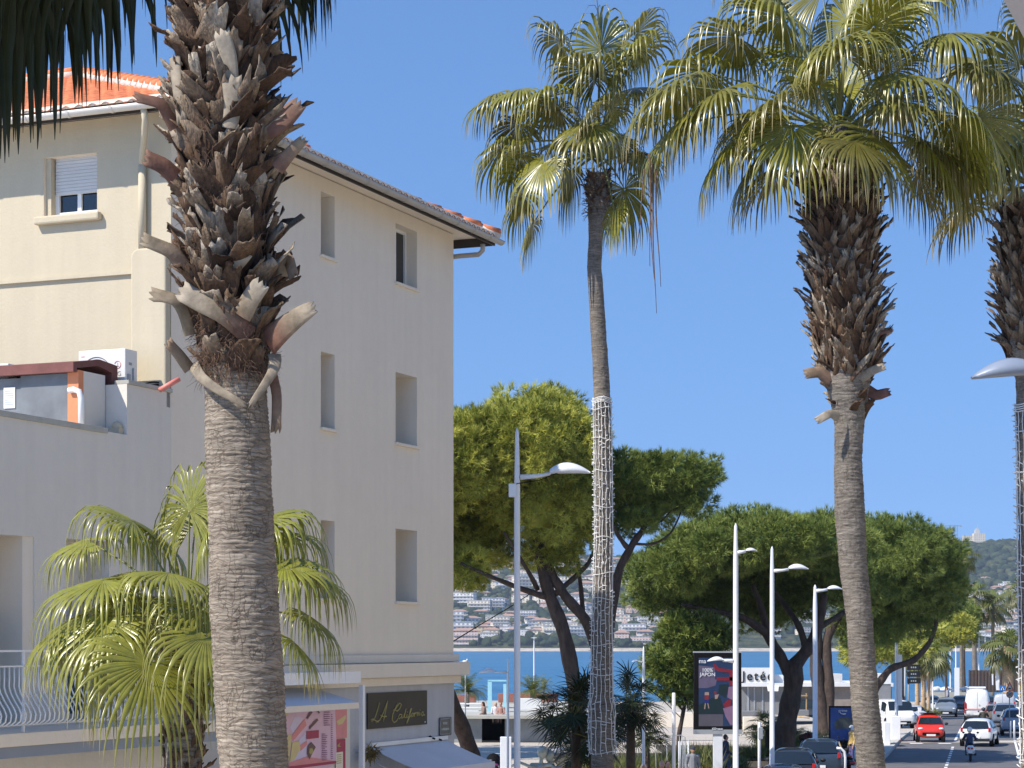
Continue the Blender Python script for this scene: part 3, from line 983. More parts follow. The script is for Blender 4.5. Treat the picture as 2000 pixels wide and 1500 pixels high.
mb = MB(); pq(mb, [(656, 1409), (661, 1406), (674, 1396), (675, 1402), (668, 1414), (659, 1416)], ko + .022, .002); mb.build('pastry_picture', M['yellow'], pb2)
pb3 = thing('menu_board', 'crimson framed menu panel below the coral pastry poster', 'menu board', tuple(W(U(664, ko), ko, 1.6)))
mb = MB(); pq(mb, [(654, 1444), (673, 1443), (673, 1560), (654, 1560)], ko + .010, .010); mb.build('board', M['crimson'], pb3)
mb = MB(); pq(mb, [(655, 1470), (669, 1468), (669, 1550), (655, 1552)], ko + .022, .002); mb.build('menu_sheet', M['cream_lifted'], pb3)
mb = MB(); pq(mb, [(658, 1456), (664, 1450), (662, 1456), (666, 1458), (659, 1459)], ko + .022, .002)
for k in range(5): pq(mb, [(657, 1474 + 4 * k), (666, 1473 + 4 * k), (666, 1474.5 + 4 * k), (657, 1475.5 + 4 * k)], ko + .025, .002)
mb.build('menu_lettering', M['gold'], pb3)
# the black sign with handwriting drawn as strokes
sg = thing('shop_sign', 'dark rectangular sign with gold handwriting on the shaded wall', 'sign', tuple(W(U(774), .03, 4)))
def PW(px, py, out=.03): return W(U(px, out), out, ZZ(px, py, out))
mb = MB(); mb.prism([PW(716, 1354), PW(832, 1348.5), PW(832, 1414.5), PW(716, 1424.5)], N1 * .02)
mb.build('board', M['sign_black'], sg)
strokes = [
    # L
    [(740, 1372), (737, 1384), (733, 1397), (729, 1406), (725, 1409), (723, 1406), (727, 1404), (733, 1408), (738, 1410)],
    # A
    [(733, 1411), (741, 1406), (748, 1392), (753, 1378), (756, 1368), (754, 1380), (751, 1395), (748, 1409)], [(742, 1397), (749, 1400), (754, 1399)],
    # C
    [(767, 1388), (772, 1384), (776, 1378), (780, 1373), (783, 1376), (780, 1384), (775, 1389), (771, 1387), (773, 1378), (777, 1373), (771, 1384), (766, 1396), (765, 1406), (769, 1411), (774, 1408), (777, 1402)],
    # a
    [(784, 1396), (780, 1395), (777, 1400), (779, 1404), (783, 1400), (784, 1396), (784, 1403), (787, 1401)],
    # l
    [(787, 1401), (791, 1390), (792, 1384), (790, 1392), (789, 1402), (792, 1401)],
    # i
    [(794, 1395), (793, 1402), (796, 1400)], [(795, 1390.5), (795.6, 1391)],
    # f
    [(797, 1400), (801, 1390), (803, 1383), (801, 1384), (798, 1398), (794, 1410), (793, 1413), (795, 1410), (798, 1402), (802, 1397)],
    # o
    [(805, 1393), (802, 1396), (803, 1400), (806, 1398), (806, 1393), (805, 1393), (809, 1394)],
    # r
    [(808.5, 1391.5), (808.5, 1400)], [(808.5, 1396), (810, 1392.6), (812.6, 1391.6)],
    # n
    [(814, 1391), (814, 1399)], [(814, 1394.5), (815.6, 1391), (816.8, 1393), (816.9, 1398.5)],
    # i
    [(819.2, 1391), (819.2, 1398)], [(819.6, 1386.6), (820, 1387)],
    # a
    [(826, 1391), (823.4, 1391), (822, 1395.5), (824, 1398.5), (826.2, 1394), (826, 1391), (826.4, 1397), (828.5, 1396)]]
mb = MB()
for s_ in strokes:
    mb.tube([PW(x, y, .055) for x, y in s_], .013, 5)
mb.build('handwriting', M['gold'], sg)
mb = MB(); mb.ball(PW(829.5, 1410, .055), .015); mb.build('sticker', M['pvc'], sg)
# street plaque
M['plaque'] = surf('dark_green_enamel', (0.015, 0.022, 0.025), 0.3, 0.2, 3, 10, 0.02)
M['ptxt'] = surf('pale_enamel', (0.40, 0.44, 0.44), 0.4, 0.1, 3, 10, 0.02)
sp_ = thing('street_plaque', 'small dark street name plate with pale border at the building corner', 'sign', tuple(W(U(870), .03, 4)))
mb = MB(); mb.prism([PW(857.5, 1402), (PW(880, 1400)), PW(880, 1435), PW(857.5, 1437)], N1 * .02); mb.build('plate', M['plaque'], sp_, bevel=.012)
mb = MB()
bd = [(859, 1404.5), (878.5, 1402.5), (878.5, 1433), (859, 1434.6), (859, 1404.5)]
mb.tube([PW(x, y, .052) for x, y in bd], .006, 4)
for row, (x0, x1, y, hgt) in enumerate(((864.5, 874, 1412.5, 4.5), (865, 877, 1423.5, 4), (862, 872, 1424.5, 3.5))):
    x = x0
    while x < x1 - 1:
        mb.prism([PW(x, y - hgt / 2, .052), PW(x + 1.0, y - hgt / 2, .052), PW(x + 1.0, y + hgt / 2, .052), PW(x, y + hgt / 2, .052)], N1 * .004); x += 1.75
mb.build('plate_lettering', M['ptxt'], sp_)
# lower awning
aw = thing('shop_awning', 'white canvas awning sloping out below the black sign', 'awning', tuple(W(U(800), .5, 3.3)))
mb = MB()
ua, ub = U(717), U(866)
vs, fs = [], []
ncol = 24
for i in range(ncol + 1):
    u = ua + (ub - ua) * i / ncol
    for j in range(7):
        f_ = j / 6
        zz = 3.58 - .42 * f_ - .02 * math.sin(math.pi * f_) + .006 * math.sin(i * 1.3)
        vs.append(W(u, .04 + 1.05 * f_, zz))
o = 0
for i in range(ncol):
    for j in range(6):
        a = i * 7 + j; fs.append((a, a + 1, a + 8, a + 7))
mb.smooth = True; mb.add(vs, fs)
mb.smooth = False
WF.box(mb, ua, ub, 1.08, 1.11, 3.04, 3.17)
mb.build('canvas', M['awning'], aw)
mb = MB(); WF.box(mb, ua, ub, .015, .10, 3.585, 3.66); mb.tube([W(ua, .05, 3.35), W(ua, .5, 3.15), W(ua, 1.05, 3.16)], .015, 6); mb.tube([W(ub, .05, 3.35), W(ub, .5, 3.15), W(ub, 1.05, 3.16)], .015, 6)
mb.build('awning_arm', M['white_paint'], aw)
mb = MB()
for px in (840, 853):
    c = PW(px, 1440 + (px - 840) * .2, .05); mb.ball(c, .035); mb.tube([c, c + N1 * .1 + Vector((0, 0, -.03))], .02, 6)
o = mb.build('wall_spotlight', M['black'], loc=tuple(PW(846, 1441)))
tag(o, 'pair of small black spotlights on the wall above the white awning', 'spotlight')
# hanging flower pot under the sign
fp = thing('wall_bracket_plant', 'small dry yellowish plant hanging at the left end of the white awning', 'plant', tuple(PW(716, 1465, .3)))
mb = MB(); rr = random.Random(5)
c = PW(718, 1462, .25)
for k in range(160):
    d = Vector((rr.gauss(0, 1), rr.gauss(0, 1), rr.gauss(0, .8))).normalized(); L_ = rr.uniform(.08, .24)
    s_ = d.cross(Vector((0.3, 0.5, 1))).normalized() * .018
    b_ = c + d * .05 + D2 * rr.uniform(-.1, .35) + Vector((0, 0, -rr.uniform(0, .15)))
    mb.col = (rr.random(), rr.random(), rr.random())
    mb.add([b_ - s_, b_ + s_, b_ + d * L_ + Vector((0, 0, -.05))], [(0, 1, 2)], [(.5, .5, .5)] * 3)
M['dryleaf'] = surf('dry_leaf', (0.20, 0.15, 0.05), 0.8, 0.4, 12)
mb.build('leaves', M['dryleaf'], fp)
# unseen building added across the street to bounce sun onto the shaded wall
ob = thing('apartment_building', 'added unseen cream apartment building on the near right, bouncing sun onto the shaded wall', 'building', (24, 28, 0))
def OW(u, o, z): return Vector((20 - o, -8 + u, z))
hs_ = []
for k in range(17):
    for fl in range(4):
        hs_.append((1.6 + k * 4.1, 3.0 + k * 4.1, 1.0 + fl * 3.3, 2.9 + fl * 3.3, .22))
mb = MB(); wall_holes(mb, OW, 0, 71, -.2, 14.6, hs_)
mb.quad(OW(0, 0, 14.6), OW(71, 0, 14.6), OW(71, -12, 14.6), OW(0, -12, 14.6)); mb.quad(OW(0, 0, -.2), OW(0, 0, 14.6), OW(0, -12, 14.6), OW(0, -12, -.2)); mb.quad(OW(71, 0, -.2), OW(71, -12, -.2), OW(71, -12, 14.6), OW(71, 0, 14.6))
mb.build('wall', M['cream'], ob)
OF = Frm(OW)
for k in range(17):
    for fl in range(4):
        a_, b_, c_, d_, _q = hs_[k * 4 + fl]
        mb = MB(); OF.box(mb, a_ + .05, b_ - .05, -.20, -.17, c_ + .05, d_ - .05); mb.cur = 1; OF.box(mb, a_, b_, -.21, -.15, c_, c_ + .05); OF.box(mb, a_, b_, -.21, -.15, d_ - .05, d_); OF.box(mb, (a_ + b_) / 2 - .03, (a_ + b_) / 2 + .03, -.165, -.14, c_ + .05, d_ - .05)
        mb.build('window', [M['glass'], M['white_paint']], ob)
for fl in range(4): mb = MB(); OF.box(mb, 0, 71, .003, .12, .55 + fl * 3.3, .72 + fl * 3.3); mb.build('string_course', M['cream'], ob)
mb = MB(); OF.box(mb, -.3, 71.3, -12, .5, 14.61, 14.85); mb.build('roof', M['coping'], ob)
# grey overhang of the viewer's own building, top right corner
mb = MB()
a_ = [P(1955, -10, 5.0), P(2003, 80, 5.0), P(3200, 80, 5.0), P(3200, -160, 5.0), P(1875, -160, 5.0)]
mb.prism([Vector(p) for p in a_], (0.3, -3.5, 0))
o = mb.build('roof_overhang', surf('grey_soffit', (0.22, 0.20, 0.19), 0.8, 0.08, 3), loc=tuple(a_[0]))
tag(o, 'grey slab edge of a near overhang cutting the top right corner', 'overhang')
# ------------------------------------------------------------------ palms
def barkmat(name, c_lo, c_hi, crack, zs=30):
    m, nt, bs = newmat(name)
    tc = N(nt, 'ShaderNodeTexCoord'); co = tc.outputs['Object']
    nw = N(nt, 'ShaderNodeTexNoise'); nw.inputs['Scale'].default_value = 6; nw.inputs['Detail'].default_value = 5
    nt.links.new(co, nw.inputs['Vector'])
    ad = N(nt, 'ShaderNodeMix', data_type='VECTOR'); ad.inputs[0].default_value = 0.09
    nt.links.new(co, ad.inputs[4]); nt.links.new(nw.outputs['Color'], ad.inputs[5])
    wc = ad.outputs[1]
    # fine horizontal layers
    r, n = noise_ramp(nt, wc, 1.0, c_lo, c_hi, 0.36, 0.64, vscale=(4, 4, zs * 2.2), detail=9, rough=.7)
    r2, n2 = noise_ramp(nt, co, 1.6, (0.74,) * 3, (1.18, 1.15, 1.10), 0.3, 0.7)
    c = mixc(nt, r.outputs[0], r2.outputs[0], 1.0, 'MULTIPLY')
    def cr(scale, wdt, dark):
        mp = N(nt, 'ShaderNodeMapping'); mp.inputs['Scale'].default_value = scale
        nt.links.new(wc, mp.inputs['Vector'])
        vo = N(nt, 'ShaderNodeTexVoronoi', feature='DISTANCE_TO_EDGE'); vo.inputs['Scale'].default_value = 1
        nt.links.new(mp.outputs[0], vo.inputs['Vector'])
        rr = N(nt, 'ShaderNodeValToRGB'); rr.color_ramp.elements[0].position = 0.0; rr.color_ramp.elements[0].color = rgb(dark)
        rr.color_ramp.elements[1].position = wdt; rr.color_ramp.elements[1].color = (1, 1, 1, 1)
        nt.links.new(vo.outputs['Distance'], rr.inputs['Fac'])
        return rr
    k1 = cr((22, 22, zs * .14), .05, crack)      # upright cracks
    k2 = cr((6, 6, zs * 1.3), .07, tuple(min(1, x * 1.9) for x in crack))       # layer edges
    # cracks come and go along the trunk
    r3, n3 = noise_ramp(nt, co, 5.0, (0, 0, 0), (1, 1, 1), 0.42, 0.58)
    ck = mixc(nt, (1, 1, 1), k1.outputs[0], r3.outputs[0])
    c = mixc(nt, c, ck, 0.7, 'MULTIPLY'); c = mixc(nt, c, k2.outputs[0], 0.55, 'MULTIPLY')
    nt.links.new(c, bs.inputs['Base Color'])
    bs.inputs['Roughness'].default_value = 0.92; bs.inputs['Specular IOR Level'].default_value = 0.2
    sub = N(nt, 'ShaderNodeMath', operation='MULTIPLY'); nt.links.new(n.outputs['Fac'], sub.inputs[0]); nt.links.new(k2.outputs[0], sub.inputs[1])
    sub2 = N(nt, 'ShaderNodeMath', operation='MULTIPLY'); nt.links.new(sub.outputs[0], sub2.inputs[0]); nt.links.new(ck, sub2.inputs[1])
    bump(nt, bs, sub2.outputs[0], 0.8, 0.012)
    return m
M['bark_a'] = barkmat('palm_bark_grey', (0.165, 0.135, 0.105), (0.39, 0.335, 0.27), (0.2, 0.16, 0.13), 30)
M['bark_b'] = barkmat('palm_bark_brown', (0.115, 0.10, 0.085), (0.29, 0.26, 0.225), (0.3, 0.28, 0.25), 24)
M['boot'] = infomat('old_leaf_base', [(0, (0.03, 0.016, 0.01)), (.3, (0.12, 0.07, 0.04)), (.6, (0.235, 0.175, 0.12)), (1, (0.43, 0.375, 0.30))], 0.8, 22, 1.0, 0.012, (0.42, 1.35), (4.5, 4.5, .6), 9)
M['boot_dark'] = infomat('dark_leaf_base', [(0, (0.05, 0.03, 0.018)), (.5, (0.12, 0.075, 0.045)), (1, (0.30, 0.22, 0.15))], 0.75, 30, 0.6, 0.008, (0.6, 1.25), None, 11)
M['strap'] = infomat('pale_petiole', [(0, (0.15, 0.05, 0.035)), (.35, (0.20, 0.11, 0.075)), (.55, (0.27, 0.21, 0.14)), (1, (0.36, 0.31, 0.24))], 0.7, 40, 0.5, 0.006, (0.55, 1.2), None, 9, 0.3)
M['fibre'] = surf('palm_fibre', (0.13, 0.075, 0.045), 0.9, 0.45, 14, 60, 0.8, 0.02)
M['leaf'] = leafmat('fan_leaf', (0.225, 0.22, 0.026), (0.135, 0.12, 0.026), (0.55, 0.42, 0.20), 0.13, 0.30, 0.7)
M['leaf_e'] = leafmat('fan_leaf_bright', (0.26, 0.265, 0.036), (0.17, 0.165, 0.032), (0.60, 0.47, 0.26), 0.18, 0.30, 0.65)
M['leaf_far'] = leafmat('fan_leaf_far', (0.15, 0.18, 0.04), (0.12, 0.12, 0.045), (0.33, 0.27, 0.14), 0.25)
M['leaf_dark'] = leafmat('fan_leaf_painted_shade', (0.022, 0.036, 0.010), (0.022, 0.026, 0.010), (0.10, 0.075, 0.05), 0.08, .45, .25)  # near-black: shade put into the leaf colour
M['petiole'] = surf('leaf_stalk', (0.16, 0.17, 0.05), 0.5, 0.2, 3, 20, 0.1)

def axis_fn(pts, Z):
    """pts: (px, py, width px) from the top down; gives centre and radius by height"""
    arr = sorted([(CH + (HY - py) / F * Z, (px - 1000) / F * Z, w_ / 2 * Z / F) for px, py, w_ in pts])
    zs = [a[0] for a in arr]; xs = [a[1] for a in arr]; rs = [a[2] for a in arr]
    def f(z):
        return np.interp(z, zs, xs), np.interp(z, zs, rs)
    return f, zs[-1]

def vnoise(u, v, period, seed):
    """periodic value noise, u wraps at period"""
    rg = np.random.RandomState(seed)
    T = rg.rand(period, 512)
    u = np.mod(u, period); v = np.mod(v, 511)
    i = np.floor(u).astype(int); j = np.floor(v).astype(int)
    fu = u - i; fv = v - j
    fu = fu * fu * (3 - 2 * fu); fv = fv * fv * (3 - 2 * fv)
    i1 = (i + 1) % period; j1 = (j + 1) % 512
    i = i % period
    return (T[i, j] * (1 - fu) + T[i1, j] * fu) * (1 - fv) + (T[i, j1] * (1 - fu) + T[i1, j1] * fu) * fv

def palm_trunk(fn, ztop, Y, zbot, mat, parent, seed=1, dz=0.012, na=120, amp=0.012, ring=0.05, coarse_below=None):
    zlist = []
    z = zbot
    while z < ztop:
        zlist.append(z); z += dz if (coarse_below is None or z > coarse_below) else .12
    zlist = np.array(zlist)
    th = np.linspace(0, 2 * math.pi, na, endpoint=False)
    Zg, Tg = np.meshgrid(zlist, th, indexing='ij')
    cx, r = fn(zlist)
    U_ = Tg / (2 * math.pi)
    wob = vnoise(U_ * 5, Zg * 3, 5, seed + 1) * .5
    ph = Zg / ring + wob * 1.3
    cell = np.floor(ph)
    saw = np.mod(ph, 1.0)
    d = amp * .7 * (0.5 - saw) + amp * 1.0 * (vnoise(U_ * 40, Zg * 60, 40, seed) - .5) + amp * 1.4 * (vnoise(U_ * 9, Zg * 5, 9, seed + 3) - .5)
    d += amp * .45 * (vnoise(U_ * 22, cell, 22, seed + 4) - .5)
    R = r[:, None] + d
    X = cx[:, None] + R * np.cos(Tg); YY = Y + R * np.sin(Tg)
    v = np.stack([X, YY, Zg], -1).reshape(-1, 3)
    nz = len(zlist)
    a = (np.arange(nz - 1)[:, None] * na + np.arange(na)[None, :])
    b = (np.arange(nz - 1)[:, None] * na + (np.arange(na)[None, :] + 1) % na)
    f = np.stack([a, b, b + na, a + na], -1).reshape(-1, 4)
    return npmesh('trunk', v, f, 4, mat, parent, None, smooth=False)

class Soup:
    def __init__(self): self.v, self.f, self.c, self.n = [], [], [], 0
    def add(self, v, f, c):
        self.v.append(v); self.f.append(f + self.n); self.c.append(c); self.n += len(v)
    def mesh(self, name, mat, parent, smooth=True):
        return npmesh(name, np.concatenate(self.v), np.concatenate(self.f), 4, mat, parent, np.concatenate(self.c), smooth)

def plate(path, across, width, thick, curl, shade, rg, jag=0.0, soup=None, rot=0.0):
    """bent plank: path (K,3), across (K,3) unit vectors, width (K), closed shell with a trough section"""
    K = len(path)
    m = 7
    s = np.linspace(-1, 1, m)
    d = np.gradient(path, axis=0); d /= np.linalg.norm(d, axis=1)[:, None] + 1e-9
    nrm = np.cross(across, d); nrm /= np.linalg.norm(nrm, axis=1)[:, None] + 1e-9
    top = path[:, None, :] + across[:, None, :] * (s[None, :, None] * width[:, None, None] / 2) + nrm[:, None, :] * (curl * (s[None, :, None] ** 2) * width[:, None, None])
    if jag:
        e = (rg.rand(m) - .6) * jag
        e = e + s * jag * rg.uniform(-1.2, 1.2)
        top[-1] += d[-1] * e[:, None]; top[-2] += d[-2] * (e[:, None] * .3)
        top[-1] += nrm[-1] * (rg.uniform(-.3, .3, m) * jag)[:, None]
    tk = thick * (1 - .5 * np.abs(s))[None, :, None]
    bot = top - nrm[:, None, :] * tk
    ring = np.concatenate([top, bot[:, ::-1]], axis=1)      # K x 2m
    v = ring.reshape(-1, 3)
    n2 = 2 * m
    a = np.arange(K - 1)[:, None] * n2 + np.arange(n2)[None, :]
    b = np.arange(K - 1)[:, None] * n2 + (np.arange(n2)[None, :] + 1) % n2
    f = np.stack([a, b, b + n2, a + n2], -1).reshape(-1, 4)
    last = (K - 1) * n2
    cap = np.array([[last + i, last + i + 1, last + n2 - 2 - i, last + n2 - 1 - i] for i in range(m - 1)])
    f = np.concatenate([f, cap])
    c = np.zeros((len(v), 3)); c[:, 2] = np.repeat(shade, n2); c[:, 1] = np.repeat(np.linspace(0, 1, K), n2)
    soup.add(v, f, c)

def boots(fn, Y, z0, z1, parent, mat, seed, wid=.13, length=.34, rowdz=.085, per=9, flare=1.0, name='leaf_base_sheath', up=1.0, core=.82, shade0=.1, shade1=1.0, thick=.022, K=6, zvar=.05):
    rg = np.random.RandomState(seed)
    so_ = Soup()
    nrow = int((z1 - z0) / rowdz)
    for i in range(nrow):
        for k in range(per):
            th = 2 * math.pi * (k + (i % 2) * .5 + rg.uniform(-.28, .28)) / per
            z = z0 + i * rowdz + rg.uniform(-zvar, zvar)
            cx, r = fn(z)
            out = np.array([math.cos(th), math.sin(th), 0]); tan = np.array([-math.sin(th), math.cos(th), 0])
            L = length * rg.uniform(.6, 1.35)
            side = rg.choice([-1, 1]) * rg.uniform(.1, 1.0)
            lean = rg.uniform(.12, .55) * flare
            if rg.rand() < .10: lean += .5
            path = np.zeros((K, 3)); p = np.array([cx, Y, z]) + out * (r * core)
            d = np.array([0, 0, 1.0]) * up + tan * side + out * lean * .5; d /= np.linalg.norm(d)
            for j in range(K):
                path[j] = p
                p = p + d * L / (K - 1)
                d = d + out * lean * .22 + rg.normal(0, .05, 3); d /= np.linalg.norm(d)
            ac = tan + rg.normal(0, .18, 3); ac = np.tile(ac, (K, 1))
            dd = np.gradient(path, axis=0); dd /= np.linalg.norm(dd, axis=1)[:, None]
            ac = ac - dd * np.sum(ac * dd, 1)[:, None]; ac /= np.linalg.norm(ac, axis=1)[:, None]
            w0 = wid * rg.uniform(.7, 1.3)
            width = np.linspace(w0 * 1.15, w0 * rg.uniform(.55, .85), K)
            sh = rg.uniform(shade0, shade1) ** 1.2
            shade = np.clip(np.linspace(sh * .15, sh * 1.05, K) + rg.uniform(-.08, .08), 0, 1)  # bases darker: shade between the plates put into the colour
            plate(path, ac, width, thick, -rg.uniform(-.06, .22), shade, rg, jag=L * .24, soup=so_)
    return so_.mesh(name, mat, parent, smooth=False)

def fibres(fn, Y, z0, z1, parent, n, seed, L=.22, wd=.004, droop=.6, name='fibre', mat=None):
    rg = np.random.RandomState(seed)
    so_ = Soup()
    for i in range(n):
        th = rg.uniform(0, 2 * math.pi); z = rg.uniform(z0, z1)
        cx, r = fn(z)
        out = np.array([math.cos(th), math.sin(th), 0]); tan = np.array([-out[1], out[0], 0])
        p = np.array([cx, Y, z]) + out * r * rg.uniform(.9, 1.05)
        d = rg.normal(0, .6, 3) + out * .4 + np.array([0, 0, rg.uniform(-.6, .6)]); d /= np.linalg.norm(d)
        K = 6; pts = []
        for j in range(K):
            pts.append(p.copy()); p = p + d * L * rg.uniform(.5, 1.3) / K
            d = d + np.array([0, 0, -droop / K * 2]) + rg.normal(0, .28, 3) - out * .12; d /= np.linalg.norm(d)
        pts = np.array(pts)
        s_ = np.cross(d, out); s_ /= np.linalg.norm(s_) + 1e-9
        w_ = wd * np.linspace(1, .4, K)[:, None]
        v = np.concatenate([pts - s_ * w_, pts + s_ * w_])
        a = np.arange(K - 1)
        f = np.stack([a, a + 1, a + 1 + K, a + K], -1)
        so_.add(v, f, np.full((len(v), 3), rg.rand()))
    return so_.mesh(name, mat or M['fibre'], parent)

def nz(v): return v / (np.linalg.norm(v) + 1e-9)

def fan_leaf(so_, pet, base, az, el, plen, R, rg, nseg=38, fused=.46, droop=1.0, spread=2.5, age=.5, bend=.5, brown=.5, K=8, tilt=0.0, hang=.9):
    """one fan leaf: stalk curve then segments that start joined and then hang"""
    G = np.array([0, 0, -1.0])
    d = np.array([math.cos(az) * math.cos(el), math.sin(az) * math.cos(el), math.sin(el)])
    p = np.array(base, float)
    KP = 7; pp_ = []
    for i in range(KP):
        pp_.append(p.copy()); p = p + d * plen / (KP - 1)
        d = nz(d + G * bend / KP)
    pp_[-1] = p - d * plen / (KP - 1)
    H = np.array(pp_[-1])
    pet.append((np.array(pp_), plen))
    f = nz(d + G * .35)
    hor = nz(np.cross(f, np.array([0, 0, 1.0])) + rg.normal(0, .22, 3) + 1e-6)
    s = nz(hor - f * np.dot(hor, f))
    s = nz(s * math.cos(tilt) + np.cross(f, s) * math.sin(tilt))
    n = np.cross(s, f)
    if n[2] < 0: n = -n; s = -s
    phis = np.linspace(-spread, spread, nseg) + rg.normal(0, .012, nseg)
    dphi = 2 * spread / (nseg - 1)
    T = np.linspace(0, 1, K + 1)
    V = np.zeros((nseg, K + 1, 3, 3)); C = np.zeros((nseg, K + 1, 3, 3))
    brn = brown * rg.uniform(.5, 1.4)
    for i, ph in enumerate(phis):
        Ri = R * (.70 + .30 * math.cos(ph * .62)) * rg.uniform(.93, 1.06)
        dr = nz(math.cos(ph) * f + math.sin(ph) * s + n * .10 * math.cos(ph))
        # the outer rim of the fan arches down
        w_ = -math.sin(ph) * f + math.cos(ph) * s
        q = H + dr * .02
        dd = dr.copy()
        fu = fused * rg.uniform(.9, 1.12)
        rnd_dir = rg.normal(0, .10, 3)
        k_h = droop * rg.uniform(.75, 1.3)
        for j in range(K + 1):
            t = T[j]
            r_ = t * Ri
            if t <= fu:
                wd = max(r_ * dphi * .53, .004)
            else:
                wf = fu * Ri * dphi * .50
                wd = wf * max(0.06, (1 - (t - fu) / (1 - fu)) ** .7) * .74
            ctr = q
            nn = nz(np.cross(w_, dd))
            if nn[2] < 0: nn = -nn
            fold = wd * .55
            V[i, j, 0] = ctr - w_ * wd - nn * fold * .5
            V[i, j, 1] = ctr + nn * fold * .5
            V[i, j, 2] = ctr + w_ * wd - nn * fold * .5
            C[i, j, :, 0] = age; C[i, j, :, 1] = t; C[i, j, :, 2] = brn
            step = Ri / K
            if t > fu * .9:
                e = (t - fu * .8)
                dd = nz(dd + G * k_h * (e * 3.6 + .12) * hang * (1 - abs(dd[2]) * .30) + rnd_dir * .45)
            else:
                dd = nz(dd + G * k_h * .07)
            q = q + dd * step
    nv = nseg * (K + 1) * 3
    ids = np.arange(nv).reshape(nseg, K + 1, 3)
    a = ids[:, :-1, :-1]; b = ids[:, :-1, 1:]; c = ids[:, 1:, 1:]; e = ids[:, 1:, :-1]
    fc = np.stack([a, b, c, e], -1).reshape(-1, 4)
    so_.add(V.reshape(-1, 3), fc, C.reshape(-1, 3))

def petioles(pets, parent, rad=.014, mat=None, name='leaf_stalks'):
    mb = MB(); mb.smooth = True
    for pts, L in pets:
        mb.tube([tuple(p) for p in pts], list(np.linspace(rad * 1.7, rad * .7, len(pts))), 5, cap=False)
    return mb.build(name, mat or M['petiole'], parent)

def crown(parent, centre, leaves, mat, seed, rad=.014, name='crown', filaments=0, **kw):
    rg = np.random.RandomState(seed)
    so_ = Soup(); pets = []
    for lf in leaves:
        a = dict(kw); a.update(lf.get('kw', {}))
        c = np.array(centre) + np.array(lf.get('off', (0, 0, 0)))
        fan_leaf(so_, pets, c, lf['az'], lf['el'], lf['pl'], lf['R'], rg, age=lf.get('age', .5), **a)
    o = so_.mesh(name, mat, parent, smooth=False)
    petioles(pets, parent, rad)
    return o

def auto_leaves(n, rg, pl=(1.0, 1.3), R=(.95, 1.15), el_hi=1.35, el_lo=-.75, azoff=0.0, h=.5):
    out = []
    ga = math.pi * (3 - math.sqrt(5))
    for i in range(n):
        t = i / (n - 1)                      # 0 = youngest, at the top
        el = el_hi + (el_lo - el_hi) * t ** .85 + rg.uniform(-.1, .1)
        out.append(dict(az=azoff + i * ga + rg.uniform(-.2, .2), el=el, pl=rg.uniform(*pl) * (.55 + .45 * min(1, t * 3)), R=rg.uniform(*R) * (.75 + .25 * min(1, t * 3)),
                        age=min(1, t * 1.1), off=(0, 0, -h * t), kw=dict(droop=.7 + .6 * t, tilt=rg.uniform(-.35, .35), brown=.25 + .75 * t ** 2, bend=.35 + .25 * rg.rand())))
    return out

def leaf_at(hx, hy, Z0, c, dYh, R_, dr=1.0, age=.4, brown=.4, rise=.35, **kw):
    """a leaf whose blade starts over photo point hx,hy at depth Z0+dYh"""
    H = np.array(P(hx, hy, Z0 + dYh)) - c
    hd = math.hypot(H[0], H[1]); L = np.linalg.norm(H)
    el0 = math.atan2(H[2], hd) + rise
    return dict(az=math.atan2(H[1], H[0]), el=el0, pl=L * 1.06, R=R_, age=age, kw=dict(droop=dr, brown=brown, bend=rise * 2.1, **kw))
# ---- palm A: the big shaggy one close by
ZA = 15.0
fa, _ = axis_fn([(437, -200, 150), (437, 0, 150), (440, 300, 140), (450, 600, 125), (458, 720, 118), (462, 800, 122), (465, 900, 128), (472, 1050, 128), (478, 1200, 136), (487, 1350, 138), (496, 1500, 134), (530, 2760, 150)], ZA)
pA = thing('palm_tree', 'big close palm trunk, ringed grey bark below and ragged leaf bases above', 'palm tree', (XA(530, ZA), ZA, 0))
palm_trunk(fa, 11.2, ZA, 0, M['bark_a'], pA, 11, .0075, 150, .009, .030, coarse_below=4.3)
def zA(py): return CH + (HY - py) / F * ZA
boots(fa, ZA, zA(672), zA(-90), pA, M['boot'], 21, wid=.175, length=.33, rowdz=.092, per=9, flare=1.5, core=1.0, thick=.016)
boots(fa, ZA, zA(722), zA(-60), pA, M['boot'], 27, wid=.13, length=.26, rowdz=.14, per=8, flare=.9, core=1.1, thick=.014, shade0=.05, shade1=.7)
fibres(fa, ZA, zA(735), zA(0), pA, 3200, 31, .20, .0026)
fibres(fa, ZA, zA(740), zA(610), pA, 2200, 32, .2, .003, .9)
# individually shaped stalks, from the photograph's most visible ones
def PA(px, py, dY=0.0): return np.array(P(px, py, ZA + dY))
def straps(lst, parent, name, mat):
    rg = np.random.RandomState(5)
    so_ = Soup()
    for pts, w0, w1, sh0, sh1, acr in lst:
        pts = np.array(pts, float); K = 9
        tt = np.linspace(0, len(pts) - 1, K)
        path = np.stack([np.interp(tt, range(len(pts)), pts[:, k]) for k in range(3)], 1)
        path[1:-1] = (path[:-2] + path[1:-1] * 2 + path[2:]) / 4
        d = np.gradient(path, axis=0); d /= np.linalg.norm(d, axis=1)[:, None]
        view = np.tile(np.array([0, -1.0, 0.15]), (K, 1))
        ac = np.cross(d, view); ac /= np.linalg.norm(ac, axis=1)[:, None]
        if acr:
            ac = ac * math.cos(acr) + np.cross(d, ac) * math.sin(acr)
        plate(path, ac, np.linspace(w0, w1, K) * (1.0 if name == 'hanging_sheath' else 1.2), .012, -.10, np.linspace(sh0, sh1, K), rg, jag=.06, soup=so_)
    return so_.mesh(name, mat, parent, smooth=False)
def straps_each(lst, parent, name, mat):
    for i_ in lst: straps([i_], parent, name, mat)
